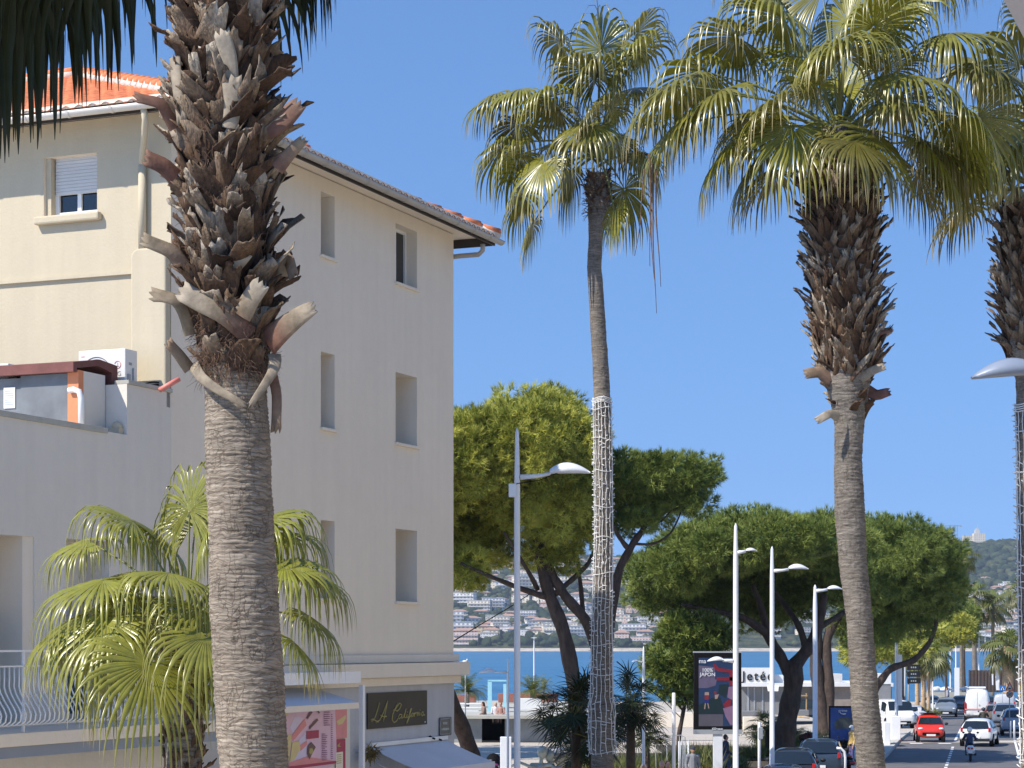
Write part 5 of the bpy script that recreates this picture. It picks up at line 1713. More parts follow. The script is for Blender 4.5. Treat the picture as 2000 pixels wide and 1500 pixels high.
bl = [blob(ZP, 1250, 945, 65, 55, 1), blob(ZP, 1325, 925, 60, 42, 1), blob(ZP, 1290, 980, 60, 40, 1.5), blob(ZP, 1230, 1010, 45, 40, 1), blob(ZP, 1370, 925, 30, 30, 1), blob(ZP, 1355, 985, 32, 20, 1), blob(ZP, 1205, 930, 35, 40, .5)]
pine_foliage(p1, bl, M['pine_g'], 402, 20, .26, .013, 15, .45, 1.1, name='crown')
# pines 2 and 3: the umbrella pines down the street
ZQ = 98.0; q = PX(ZQ)
p2 = thing('pine_tree', 'wide dark umbrella pine above the digital poster, with a Y-shaped black trunk', 'tree', (XA(1535, ZQ), ZQ, gz(ZQ)))
mb = MB()
limb(mb, [q(1530, 1480), q(1535, 1420), q(1548, 1350), q(1552, 1290)], .52, .42, 11, 12)
limb(mb, [q(1545, 1320), q(1520, 1275), q(1498, 1235), q(1450, 1205, -1), q(1380, 1190, -2), q(1330, 1180, -2)], .30, .08, 12)
limb(mb, [q(1548, 1305), q(1585, 1260), q(1600, 1215), q(1610, 1160)], .34, .18, 13)
limb(mb, [q(1500, 1240), q(1488, 1190), q(1470, 1140)], .2, .1, 14)
limb(mb, [q(1575, 1270), q(1560, 1220), q(1530, 1180, 1), q(1500, 1140, 1)], .18, .1, 15)
limb(mb, [q(1600, 1225), q(1650, 1195, 1), q(1700, 1165, 1)], .15, .08, 16)
mb.build('trunk', M['pine_bark'], p2)
bl = [blob(ZQ, 1480, 1052, 130, 40, -2.0, 200), blob(ZQ, 1390, 1078, 105, 36, -2.5, 180), blob(ZQ, 1580, 1062, 110, 44, -2.0, 180), blob(ZQ, 1305, 1120, 75, 38, -1, 120), blob(ZQ, 1430, 1135, 125, 52, 4.2), blob(ZQ, 1540, 1140, 115, 62, 4.5), blob(ZQ, 1285, 1165, 55, 28, -.5), blob(ZQ, 1350, 1172, 70, 30, 2.5), blob(ZQ, 1500, 1188, 85, 38, 5), blob(ZQ, 1625, 1130, 70, 62, 3.0), blob(ZQ, 1420, 1090, 110, 40, 2.5)]
pine_foliage(p2, bl, M['pine_g'], 403, 20, .31, .016, 14, .58, 1.0)
ZR = 124.0; q = PX(ZR)
p3 = thing('pine_tree', 'rounded umbrella pine behind the right palm trunk, with a brown double trunk', 'tree', (XA(1600, ZR), ZR, gz(ZR)))
mb = MB()
limb(mb, [q(1612, 1450), q(1600, 1360), q(1592, 1290), q(1596, 1220)], .42, .34, 17, 12)
limb(mb, [q(1622, 1450), q(1618, 1330), q(1612, 1250), q(1640, 1200), q(1700, 1160)], .36, .2, 18, 12)
limb(mb, [q(1672, 1460), q(1690, 1385), q(1712, 1340), q(1738, 1305), q(1788, 1290), q(1818, 1252), q(1830, 1215), q(1826, 1170)], .30, .09, 19, 10)
mb.build('trunk', M['pine_bark'], p3)
bl = [blob(ZR, 1740, 1080, 120, 62, -1.5, 150), blob(ZR, 1800, 1120, 72, 72, -1), blob(ZR, 1700, 1135, 110, 70, -1.5), blob(ZR, 1780, 1175, 75, 62, 1.0), blob(ZR, 1660, 1080, 80, 55), blob(ZR, 1740, 1210, 65, 42, 0), blob(ZR, 1845, 1150, 28, 50), blob(ZR, 1690, 1220, 55, 35, .5)]
pine_foliage(p3, bl, M['pine_g'], 404, 20, .34, .018, 14, .66, 1.0)
# small pine by the poster
ZS = 96.0; q = PX(ZS)
p4 = thing('pine_tree', 'young bright green pine with a thin trunk left of the digital poster', 'tree', (XA(1325, ZS), ZS, gz(ZS)))
mb = MB(); limb(mb, [q(1322, 1500), q(1328, 1420), q(1338, 1380), q(1345, 1300), q(1348, 1240)], .12, .05, 20)
limb(mb, [q(1336, 1390), q(1300, 1350), q(1288, 1320)], .05, .02, 21); limb(mb, [q(1340, 1350), q(1385, 1310), q(1400, 1280)], .05, .02, 22)
mb.build('trunk', M['pine_bark'], p4)
bl = [blob(ZS, 1350, 1240, 55, 36), blob(ZS, 1310, 1280, 42, 38), blob(ZS, 1395, 1255, 32, 32), blob(ZS, 1355, 1300, 50, 40), blob(ZS, 1290, 1310, 26, 32), blob(ZS, 1345, 1345, 40, 28), blob(ZS, 1320, 1225, 26, 20)]
pine_foliage(p4, bl, M['pine_g'], 405, 22, .32, .024, 9, .5, .95)
# small trees further off on the right
for i, (px, py, rx, rz, Z, lab, m_) in enumerate((
    (1850, 1235, 48, 34, 236, 'olive coloured pine behind the right umbrella pine above the road', 'pine_y'), (1885, 1205, 22, 26, 246, 'small round pine under the tall yellowish palm crown', 'pine_g'), (1705, 1265, 45, 30, 170, 'yellowish bush-like pine seen right of the right palm trunk', 'pine_y'), (1765, 1262, 45, 28, 172, 'low yellow-green pine above the direction panels', 'pine_y'))):
    t = thing('pine_tree', lab, 'tree', (XA(px, Z), Z, gz(Z)))
    mb = MB(); limb(mb, [(XA(px, Z), Z, gz(Z)), tuple(P(px - 3, (py + 1380) / 2, Z)), tuple(P(px, py, Z))], .2, .1, 40 + i); mb.build('trunk', M['pine_bark'], t)
    pine_foliage(t, [blob(Z, px, py, rx, rz), blob(Z, px - rx * .5, py + rz * .5, rx * .6, rz * .5), blob(Z, px + rx * .5, py + rz * .4, rx * .5, rz * .5)], M[m_], 410 + i, 18, .42, .04, 7, .8, 1.0)
# slanting dark trunk beside the building
tt_ = thing('leaning_tree', 'dark leaning trunk rising left behind the building corner', 'tree', tuple(P(925, 1580, 66)[:2]) + (0,))
mb = MB(); limb(mb, [tuple(P(950, 1598, 66)), tuple(P(918, 1470, 65)), tuple(P(890, 1390, 64)), tuple(P(850, 1300, 63)), (-4.6, 59, 9.5), (-5, 57, 12)], .30, .16, 50); mb.build('trunk', M['pine_bark'], tt_)
pine_foliage(tt_, [((-5.2, 57, 12.2), (2.6, 3.2, 1.5)), ((-6.4, 54, 12.0), (2.2, 2.4, 1.4)), ((-5.0, 61.5, 12.4), (2.2, 2.6, 1.4)), ((-8, 58, 11.5), (2.5, 3, 1.4))], M['pine_g'], 415, 14, .30, .03, 6, .7, .7)  # hidden crown placed to shade the trunk and the palm bushes
tb_ = thing('pine_tree', 'pine standing behind the cream building whose crown shades the terrace', 'tree', (-9.0, 98, 0))
mb = MB(); limb(mb, [(-9, 98, 0), (-8.6, 98, 4), (-8.8, 98.5, 8)], .35, .2, 51); mb.build('trunk', M['pine_bark'], tb_)
pine_foliage(tb_, [((-8, 98, 9), (4.2, 4.5, 1.8)), ((-11.5, 101, 8.6), (4, 4, 1.8)), ((-8, 104, 9), (4.0, 3.5, 1.8)), ((-12, 94, 9.5), (4, 4, 1.8))], M['pine_g'], 416, 12, .34, .04, 6, .9, .7)

# dark cycads and fan palm bushes
def bush_fan(label, px, py, Z, R_, n, seed, mat='leaf_dark', elr=(-.2, 1.4), name='fan_palm_bush', group=None, base_py=None, pl=(.3, .9)):
    zb = gz(Z)
    c = np.array(P(px, py, Z))
    t = thing(name, label, 'palm bush', (c[0], Z, zb), group=group)
    mb = MB(); mb.tube([(c[0], Z, zb), (c[0], Z, c[2])], [.16, .12], 10); mb.build('trunk', M['boot_plain'], t)
    rg = np.random.RandomState(seed); lv_ = []
    for i in range(n):
        lv_.append(dict(az=i * 2.4, el=rg.uniform(*elr), pl=R_ * rg.uniform(*pl), R=R_ * rg.uniform(.45, .6), age=rg.rand(), off=(rg.uniform(-.2, .2), rg.uniform(-.2, .2), rg.uniform(-.1, .1)), kw=dict(droop=.25, hang=.5, bend=.6, fused=.3)))
    crown(t, c, lv_, M[mat], seed, nseg=16, K=5, rad=.012)
    return t
M['boot_plain'] = surf('dark_palm_stem', (0.06, 0.04, 0.025), 0.9, 0.4, 8, 30, 0.8, 0.03)
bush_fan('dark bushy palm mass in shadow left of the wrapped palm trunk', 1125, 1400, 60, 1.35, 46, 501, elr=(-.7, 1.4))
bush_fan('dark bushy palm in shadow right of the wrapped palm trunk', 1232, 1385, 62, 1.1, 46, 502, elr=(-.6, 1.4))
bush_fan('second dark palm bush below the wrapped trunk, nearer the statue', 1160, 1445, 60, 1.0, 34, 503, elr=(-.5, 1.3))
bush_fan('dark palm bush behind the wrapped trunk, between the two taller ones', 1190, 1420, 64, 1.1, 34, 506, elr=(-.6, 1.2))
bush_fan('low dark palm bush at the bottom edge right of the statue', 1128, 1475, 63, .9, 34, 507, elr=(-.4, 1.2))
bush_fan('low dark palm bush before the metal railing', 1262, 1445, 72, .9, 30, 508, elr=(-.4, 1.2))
bush_fan('spiky fan palm bush at the foot of the umbrella pine', 1500, 1425, 100, 1.1, 36, 504, mat='leaf_far', elr=(-.3, 1.3))
bush_fan('small spiky fan palm right of the black pine trunk', 1545, 1440, 99, .8, 26, 505, mat='leaf_far')
# ------------------------------------------------------------------ the far shore: hills, woods, houses
def hz(x, y):
    s = (y - 2500) / 1100.0
    s = min(max(s, 0), 1.6)
    base = 5 + 156 * (min(s, 1) ** .95)
    if s > 1: base -= (s - 1) * 60
    nn = mnoise.fractal(Vector((x / 420, y / 420, 0.3)), 1.0, 2.0, 5)
    nr = mnoise.noise(Vector((x / 300.0, 7.7, 0)))
    z = base + nn * 26 * min(1, s * 2) + nr * 10 * min(1, s)
    t = min(1, max(0, (y - 2440) / 70))
    return -4.4 + (z + 4.4) * t if y < 2510 else z
def woodmat():
    m, nt, bs = newmat('wooded_hillside')
    tc = N(nt, 'ShaderNodeTexCoord')
    r, n = noise_ramp(nt, tc.outputs['Object'], 0.05, (0.025, 0.04, 0.02), (0.09, 0.10, 0.05), 0.35, 0.65, detail=8)
    r2, n2 = noise_ramp(nt, tc.outputs['Object'], 0.012, (1, 1, 1), (1.9, 1.5, 1.2), 0.5, 0.7)
    nt.links.new(mixc(nt, r.outputs[0], r2.outputs[0], 1.0, 'MULTIPLY'), bs.inputs['Base Color'])
    bs.inputs['Roughness'].default_value = 0.95; bs.inputs['Specular IOR Level'].default_value = 0.1
    bump(nt, bs, n.outputs['Fac'], 1.0, 12)
    return m
M['hill'] = woodmat()
xs = np.arange(-700, 1500, 14.0); ysr = np.arange(2436, 3900, 14.0)
V = np.array([(x, y, hz(x, y)) for y in ysr for x in xs])
nx, ny = len(xs), len(ysr)
i = np.arange(ny - 1)[:, None] * nx + np.arange(nx - 1)[None, :]
tag(npmesh('hills', V, np.stack([i, i + 1, i + nx + 1, i + nx], -1).reshape(-1, 4), 4, M['hill'], smooth=True), kind='structure')
# far beach with rocks
mb = MB(); mb.prism([(-700, 2420, SEA - .5), (1500, 2420, SEA - .5), (1500, 2470, SEA + 3.6), (-700, 2470, SEA + 3.6)], (0, 0, -3))
_fb = mb
# woods: crowns as lumpy balls, all one mass
rg = np.random.RandomState(600)
def lump_proto(seed):
    mb = MB(); mb.ball((0, 0, 0), 1, 9, 6); v = np.array(mb.v)
    r_ = np.random.RandomState(seed); v = v * (1 + r_.uniform(-.28, .28, (len(v), 1)))
    fs = []
    for f in mb.f: fs.append(list(f) if len(f) == 4 else [f[0], f[1], f[2], f[2]])
    return v, mb.f
protos = [lump_proto(s_) for s_ in range(5)]
VV, FF, CC, n0 = [], [], [], 0
cnt = 0
while cnt < 5200:
    px = rg.choice([rg.uniform(870, 1345), rg.uniform(1540, 1680), rg.uniform(1820, 2060)], p=[.55, .08, .37])
    Y = rg.uniform(2480, 3640); x = XA(px, Y)
    right = px > 1800
    dens = mnoise.noise(Vector((x / 90.0, Y / 90.0, 3)))
    if Y < 3050 and dens < -.05 and rg.rand() < .7: continue
    if right and Y > 3100: s_ = rg.uniform(5, 9)
    else: s_ = rg.uniform(3.0, 7.5)
    z = hz(x, Y)
    v, f = protos[rg.randint(5)]
    a = rg.uniform(0, 6.3); ca, sa = math.cos(a), math.sin(a)
    vx = v[:, 0] * ca - v[:, 1] * sa; vy = v[:, 0] * sa + v[:, 1] * ca
    fl = rg.uniform(.55, .9)
    VV.append(np.stack([x + vx * s_, Y + vy * s_, z + s_ * .5 + v[:, 2] * s_ * fl], 1)); CC.append(np.full((len(v), 3), rg.rand()))
    for q in f:
        if len(q) == 4: FF.append((q[0] + n0, q[1] + n0, q[2] + n0)); FF.append((q[0] + n0, q[2] + n0, q[3] + n0))
        else: FF.append(tuple(k + n0 for k in q))
    n0 += len(v); cnt += 1
M['far_rock'] = surf('far_shore_rock', (0.5, 0.44, 0.36), .95, .35, .12, .5, 1.0, 1.0)
M['farwood'] = infomat('far_tree_crowns', [(0, (0.022, 0.038, 0.018)), (.6, (0.045, 0.062, 0.026)), (1, (0.09, 0.10, 0.045))], 0.95, .6, 1.0, 1.5, (0.7, 1.3), None, .3, .1)
tag(npmesh('hillside_woods', np.concatenate(VV), np.array(FF), 3, M['farwood'], info=np.concatenate(CC)), 'dark green trees covering the hillside between the houses across the bay', 'woods', kind='stuff')

def wallmat(name, col):
    """stucco with rows of dark openings"""
    m, nt, bs = newmat(name)
    tc = N(nt, 'ShaderNodeTexCoord')
    sp = N(nt, 'ShaderNodeSeparateXYZ'); nt.links.new(tc.outputs['Object'], sp.inputs[0])
    ad = N(nt, 'ShaderNodeMath', operation='ADD'); nt.links.new(sp.outputs[0], ad.inputs[0]); nt.links.new(sp.outputs[1], ad.inputs[1])
    cb = N(nt, 'ShaderNodeCombineXYZ'); nt.links.new(ad.outputs[0], cb.inputs[0]); nt.links.new(sp.outputs[2], cb.inputs[1])
    br = N(nt, 'ShaderNodeTexBrick'); br.offset = 0.0; br.inputs['Scale'].default_value = 1.0
    br.inputs['Brick Width'].default_value = 3.6; br.inputs['Row Height'].default_value = 3.1; br.inputs['Mortar Size'].default_value = .9; br.inputs['Mortar Smooth'].default_value = 0.05
    br.inputs['Color1'].default_value = rgb((col[0] * .3, col[1] * .33, col[2] * .4)); br.inputs['Color2'].default_value = rgb((col[0] * .5, col[1] * .5, col[2] * .55)); br.inputs['Mortar'].default_value = rgb(col)
    nt.links.new(cb.outputs[0], br.inputs['Vector'])
    r, n = noise_ramp(nt, tc.outputs['Object'], .15, (.85,) * 3, (1.05,) * 3)
    nt.links.new(mixc(nt, br.outputs['Color'], r.outputs[0], 1.0, 'MULTIPLY'), bs.inputs['Base Color'])
    bs.inputs['Roughness'].default_value = .9
    return m
tones = {'white': (0.82, 0.80, 0.76), 'cream': (0.80, 0.72, 0.58), 'pink': (0.74, 0.55, 0.45), 'ochre': (0.70, 0.55, 0.36)}
WM = {k: wallmat('far_wall_' + k, v) for k, v in tones.items()}
M['far_roof'] = surf('far_tiles', (0.42, 0.26, 0.19), 0.9, 0.3, .05, 2, 0.2)
M['far_flat'] = surf('far_flat_roof', (0.55, 0.53, 0.5), 0.9, 0.15, .2, 2, 0.2)

def villa_mesh(kind, w_, d_, h_, tone):
    root = thing('hillside_house', 'x', 'house')
    a = MB(); a.box((0, 0, h_ / 2 - 4), (w_, d_, h_ + 8))
    if kind == 2: a.box((w_ * .1, -d_ * .2, h_ + 1.4), (w_ * .55, d_ * .6, 2.8))
    if kind == 3: a.box((-w_ * .25, -d_ * .55, h_ * .3 - 3), (w_ * .45, d_ * .3, h_ * .6 + 6))
    a.build('wall', WM[tone], root)
    b = MB()
    if kind in (0, 3):
        e = .8; hh = w_ * .13
        b.add([(-w_ / 2 - e, -d_ / 2 - e, h_), (w_ / 2 + e, -d_ / 2 - e, h_), (w_ / 2 + e, d_ / 2 + e, h_), (-w_ / 2 - e, d_ / 2 + e, h_), (-w_ / 2 + d_ / 2, 0, h_ + hh), (w_ / 2 - d_ / 2, 0, h_ + hh)],
              [(0, 1, 5, 4), (1, 2, 5), (2, 3, 4, 5), (3, 0, 4), (3, 2, 1, 0)])
        b.build('roof', M['far_roof'], root)
    else:
        b.box((0, 0, h_ + .25), (w_ + .8, d_ + .8, .5))
        if kind == 2: b.box((w_ * .1, -d_ * .2, h_ + 3.0), (w_ * .6, d_ * .65, .4))
        for z in np.arange(3.2, h_ - 1, 3.1): b.box((0, -d_ / 2 - .7, z), (w_ * .9, 1.4, 1.0))
        b.build('roof', M['far_flat' if kind != 1 else 'far_flat'], root)
    return root
desc = {(0, 'cream'): 'cream villa with tiled hip roof on the hillside across the bay', (0, 'white'): 'white villa with tiled hip roof on the hillside across the bay', (0, 'pink'): 'pinkish villa with tiled hip roof on the hillside across the bay', (0, 'ochre'): 'ochre villa with tiled hip roof on the hillside across the bay',
        (1, 'white'): 'white flat roofed block with balconies on the hillside across the bay', (1, 'cream'): 'cream flat roofed block with balconies on the hillside across the bay', (2, 'white'): 'white stepped flat roofed house on the hillside across the bay', (2, 'cream'): 'cream stepped flat roofed house on the hillside across the bay',
        (3, 'cream'): 'cream tiled villa with a lower front wing on the hillside across the bay', (3, 'pink'): 'pinkish tiled villa with a lower front wing on the hillside across the bay'}
dims = {0: (15, 10, 6.5), 1: (24, 11, 12.5), 2: (18, 11, 6.2), 3: (17, 10, 7)}
keys = list(desc)
prot = {}
placed = []
def place_house(k, x, Y, rz, sc_, zoff=0.0):
    if k not in prot:
        prot[k] = villa_mesh(k[0], *dims[k[0]], k[1]); o = prot[k]
    else:
        o = copy_tree(prot[k])
    o.location = (x, Y, hz(x, Y) + zoff); o.rotation_euler = (0, 0, rz); o.scale = (sc_, sc_, sc_)
    tag(o, desc[k], 'house', 'houses on the hillside: ' + desc[k].split(' on the')[0])
tries = 0
while len(placed) < 292 and tries < 9000:
    tries += 1
    zone = rg.choice(3, p=[.62, .04, .34])
    px = [rg.uniform(880, 1340), rg.uniform(1545, 1650), rg.uniform(1850, 2010)][zone]
    Y = 2535 + 1000 * rg.rand() ** 1.25
    if zone == 2 and Y > 3150: continue
    if zone == 2 and Y > 2950 and rg.rand() < .5: continue
    x = XA(px, Y)
    if any(abs(x - a) < 20 and abs(Y - b) < 19 for a, b in placed): continue
    placed.append((x, Y))
    k = keys[rg.choice(len(keys), p=[.17, .14, .07, .05, .14, .10, .10, .08, .10, .05])]
    if Y > 3000 and k[0] == 1 and rg.rand() < .6: k = (0, 'cream')
    place_house(k, x, Y, rg.uniform(-.35, .35), rg.uniform(.95, 1.45) if Y < 3000 else rg.uniform(.9, 1.2))

# waterfront blocks, one by one
def block(label, px0, px1, ytop, Y, tone, roof, fl):
    x0, x1 = XA(px0, Y), XA(px1, Y); zt = CH + (HY - ytop) / F * Y; zb = -1.0
    t = thing('apartment_block', label, 'building', ((x0 + x1) / 2, Y, zb), group='apartment blocks on the far waterfront')
    mb = MB(); mb.box(((x0 + x1) / 2, Y, (zb + zt) / 2), (x1 - x0, 14, zt - zb)); mb.build('wall', WM[tone], t)
    mb = MB(); n = fl
    for k in range(1, n):
        z = zb + (zt - zb) * k / n
        b_ = MB(); b_.box(((x0 + x1) / 2, Y - 7.8, z), ((x1 - x0) * .92, 1.5, 1.05)); b_.build('balcony', M['far_flat'], t)
    mb = MB()
    if roof == 'red':
        hh = 3.2; cx = (x0 + x1) / 2; hw = (x1 - x0) / 2 + .8
        mb.add([(cx - hw, Y - 8, zt), (cx + hw, Y - 8, zt), (cx + hw, Y + 8, zt), (cx - hw, Y + 8, zt), (cx - hw + 6, Y, zt + hh), (cx + hw - 6, Y, zt + hh)], [(0, 1, 5, 4), (1, 2, 5), (2, 3, 4, 5), (3, 0, 4), (3, 2, 1, 0)])
        mb.build('roof', M['far_roof'], t)
    else:
        mb.box(((x0 + x1) / 2, Y, zt + .3), (x1 - x0 + 1, 15, .6)); mb.box(((x0 * .6 + x1 * .4), Y, zt + 1.5), (6, 6, 2.4)); mb.build('roof', M['far_flat'], t)
for a in (('pinkish waterfront block with long red roof, just right of the cream building', 884, 934, 1232, 2500, 'pink', 'red', 4), ('white waterfront block right of the long red roofed one', 938, 972, 1236, 2530, 'white', 'flat', 3),
          ('pale block with white balconies left of the near lamp post', 976, 1004, 1224, 2560, 'white', 'flat', 4), ('long white block right of the near lamp post', 1016, 1054, 1229, 2550, 'white', 'flat', 3),
          ('cream terraced block between lamp post and leaning pine trunk', 1060, 1098, 1222, 2540, 'cream', 'flat', 5), ('stepped cream block behind the leaning pine trunk', 1100, 1128, 1216, 2570, 'cream', 'flat', 5),
          ('pinkish block left of the light wrapped palm', 1130, 1160, 1221, 2560, 'pink', 'flat', 5), ('salmon block just right of the light wrapped palm', 1200, 1228, 1236, 2520, 'pink', 'red', 3),
          ('pinkish long low block left of the young pine', 1232, 1276, 1243, 2500, 'pink', 'flat', 3), ('tall white block seen between the pine trunks', 1500, 1524, 1228, 2540, 'white', 'flat', 5),
          ('white block far right above the sandy shore', 1905, 1938, 1236, 2520, 'white', 'flat', 4), ('broad white block left of the slim palm pair', 1868, 1900, 1230, 2540, 'white', 'flat', 4), ('pale block between the slim palm trunk and stout palm', 1942, 1966, 1226, 2560, 'cream', 'flat', 5), ('white block at the right edge above the stout palm', 1972, 2006, 1222, 2560, 'white', 'flat', 5)):
    block(*a)
tag(_fb.build('far_beach', M['far_rock']), kind='structure')
# square pink tower with an arch
Y = 2600; t = thing('bell_tower', 'square pinkish tower with pointed top among the houses', 'tower', (XA(1220, Y), Y, hz(XA(1220, Y), Y)))
zt = CH + (HY - 1214) / F * Y; x = XA(1220, Y); zb = hz(x, Y)
mb = MB(); mb.box((x, Y, (zb + zt) / 2 - 3), (6.5, 6.5, zt - zb + 6)); mb.box((x, Y, zt + 2.2), (3.6, 3.6, 4.4)); mb.build('wall', WM['pink'], t)
mb = MB(); mb.box((x, Y, zt + 5.4), (3.8, 3.8, 2.0), top=(.1, .1)); mb.build('roof', M['far_roof'], t)
# hilltop building with a tower, and a crane
Y = 3560
t = thing('hilltop_villa', 'long pale building with square tower on the crest of the hill', 'building', (XA(1905, Y), Y, CH + (HY - 1056) / F * Y))
def hb(mb, p0, p1, y0, y1, d_): mb.box(((XA(p0, Y) + XA(p1, Y)) / 2, Y, CH + (HY - (y0 + y1) / 2) / F * Y), (XA(p1, Y) - XA(p0, Y), d_, (y1 - y0) / F * Y))
mb = MB(); hb(mb, 1900, 1923, 1042, 1060, 14); hb(mb, 1880, 1902, 1046, 1057, 10); mb.build('wall', WM['cream'], t)
mb = MB(); hb(mb, 1904, 1913, 1035, 1043, 9); hb(mb, 1906, 1911, 1032, 1036, 5); hb(mb, 1908.5, 1909.3, 1024, 1032, .7); mb.build('tower', M['far_flat'], t)
t = thing('tower_crane', 'thin tower crane standing on the hill crest left of the hilltop building', 'crane', (XA(1870, Y), Y, CH + (HY - 1060) / F * Y))
mb = MB(); hb(mb, 1869.4, 1870.6, 1026, 1062, 1.2); mb.build('mast', M['grey'], t)
mb = MB(); hb(mb, 1844, 1878, 1026.3, 1027.4, 1.2); hb(mb, 1875, 1878, 1026.3, 1029, 1.6); mb.build('jib', M['grey'], t)
# ------------------------------------------------------------------ lamps and poles
def lamp(label, px, Z, tip, heads, r=.075, zb=None, group='curved-head street lamps', box=None, mat='lamp_paint', name='street_lamp'):
    x = XA(px, Z); zb = gz(Z) if zb is None else zb
    t = thing(name, label, 'street lamp', (x, Z, zb), group=group)
    zt = CH + (HY - tip) / F * Z
    mb = MB()
    mb.lathe([(r * 1.25, zb), (r * 1.25, zb + .25), (r, zb + .27), (r * .86, zt - (zt - zb) * .12), (r * .55, zt - .1), (r * .12, zt)], (x, Z, 0), 14)
    mb.build('pole', M[mat], t)
    for (p0, p1, y, dz) in heads:
        z = CH + (HY - y) / F * Z
        xa, xb = XA(p0, Z), XA(p1, Z); sg = 1 if xb > xa else -1
        L = abs(xb - xa); hl = L * .58
        mb = MB(); mb.tube([(xa, Z, z - .02), (xa + sg * (L - hl) * .6, Z, z + .0), (xb - sg * hl * .98, Z, z + dz * .5)], [r * .8, r * .55, r * .5], 8)
        mb.build('arm', M[mat], t)
        # head: a flat bottomed curved shell
        vs, fs = [], []
        K = 12
        for i in range(K + 1):
            u = i / K
            hh = .155 * L * (math.sin(math.pi * min(1, u * .9 + .08)) ** .8) * (1 - u * .25) + .012
            wd = .16 * (math.sin(math.pi * min(1, u * .85 + .12)) ** .6)
            cx = xb - sg * hl * (1 - u); cz = z + dz * (.5 + .5 * u) - (.04 * L * u * u)
            for k in range(7):
                a = math.pi * k / 6
                vs.append((cx, Z + wd * math.cos(a), cz + hh * math.sin(a)))
        for i in range(K):
            for k in range(6): fs.append((i * 7 + k, i * 7 + k + 1, i * 7 + k + 8, i * 7 + k + 7))
            fs.append((i * 7 + 6, i * 7, i * 7 + 7, i * 7 + 13))
        fs.append(tuple(range(7))); fs.append(tuple(range(K * 7, K * 7 + 7))[::-1])
        mb = MB(); mb.smooth = True; mb.add(vs, fs); mb.build('lamp_head', M[mat], t)
    if box:
        mb = MB(); zz = CH + (HY - box[1]) / F * Z; mb.box((XA(box[0], Z), Z - .02, zz), (.14, .14, .24)); mb.build('sensor_box', M['lamp_paint'], t, bevel=.01)
        mb = MB(); mb.tube([(XA(box[0], Z) - .1, Z, zz - .05), (x, Z - .08, zz + .12), (x + .4, Z - .05, zz + .18), (x + .8, Z, zz + .35)], .008, 5); mb.build('lead', M['black'], t)
    return t
lamp('near white street lamp post before the stone pine, curved head pointing right', 1010, 38, 835, [(1016, 1153, 930, .10)], .062, box=(1001, 958))
lamp('white lamp post just right of the digital poster, with a second lower head', 1437, 60, 1022, [(1440, 1478, 1078, .05), (1435, 1381, 1290, .0)], .085)
lamp('white lamp post second to the right of the digital poster, single head right', 1508, 70, 1067, [(1511, 1579, 1114, .08)], .085)
lamp('third white lamp post beside the brown pine trunks, head pointing right', 1592, 88, 1142, [(1594, 1645, 1153, .08)], .11)
lamp('short white lamp with its head pointing left above the light blue frame', 992, 62, 1283, [(990, 934, 1312, -.02)], .04)
lamp('slim white lamp before the dark palm bush with its head pointing left', 1257, 66, 1262, [(1255, 1234, 1292, 0)], .05)
lamp('grey lamp head reaching in from the right photo edge', 2130, 23, 640, [(2124, 1897, 728, -.02)], .09, mat='lamp_dark')
lamp('tall white pole with banner left of the dark direction panels', 1751, 128, 1238, [], .11, name='white_pole')
lamp('pole with twin flat heads standing on the promenade before the sea', 1043, 150, 1243, [(1043, 1038, 1246, 0), (1043, 1049, 1246, 0)], .05)
for i, (px, tip, Z, lab) in enumerate(((1867, 1262, 215, 'thin white pole at the road end, left of the white van'), (1912, 1238, 235, 'thin white pole left of the slim palm trunk behind the van'), (1924, 1240, 236, 'thin white pole right of the slim palm trunk behind the van'), (1994, 1262, 160, 'white pole at the right photo edge carrying a yellow panel'), (1822, 1330, 170, 'short white pole between the tan palm trunks and the silver car'), (1889, 1345, 220, 'small white pole before the sea above the dark parked car'), (1856, 1256, 330 - 80, 'white mast on the far side of the beach'))):
    lamp(lab, px, Z, tip, [], .075 if Z > 200 else .06, name='white_pole', group='thin white poles near the road end')
mb = MB(); a = XA(1757, 128); mb.box((a, 128, 3.4 - .15), (.30, .05, 3.1)); o = mb.build('pole_banner', M['pvc'], loc=(a, 128, 2.0)); tag(o, 'narrow white banner hanging beside the tall white pole', 'banner')
mb = MB(); a = XA(1869, 213); mb.box((a, 213, 1.2), (.5, .06, 3.6)); mb.build('x', M['pvc'], loc=(a, 213, 0)).name = 'beach_banner'; tag(bpy.data.objects['beach_banner'], 'white beach banner beside the thin pole before the sea', 'banner')
mb = MB(); mb.prism([tuple(P(1943, 1306, 225)), tuple(P(1951, 1306, 225)), tuple(P(1953, 1348, 225)), tuple(P(1946, 1348, 225))], (0, .08, 0)); o = mb.build('feather_banner', M['pvc'], loc=tuple(P(1948, 1348, 225))); tag(o, 'wide white banner before the dark wooden fence', 'banner')
mb = MB(); mb.prism([tuple(P(1937, 1316, 224)), tuple(P(1940, 1316, 224)), tuple(P(1940, 1338, 224)), tuple(P(1938, 1338, 224))], (0, .08, 0)); o = mb.build('feather_banner', M['pvc'], loc=tuple(P(1938, 1338, 224))); tag(o, 'narrow white banner left of the wide one by the wooden fence', 'banner')

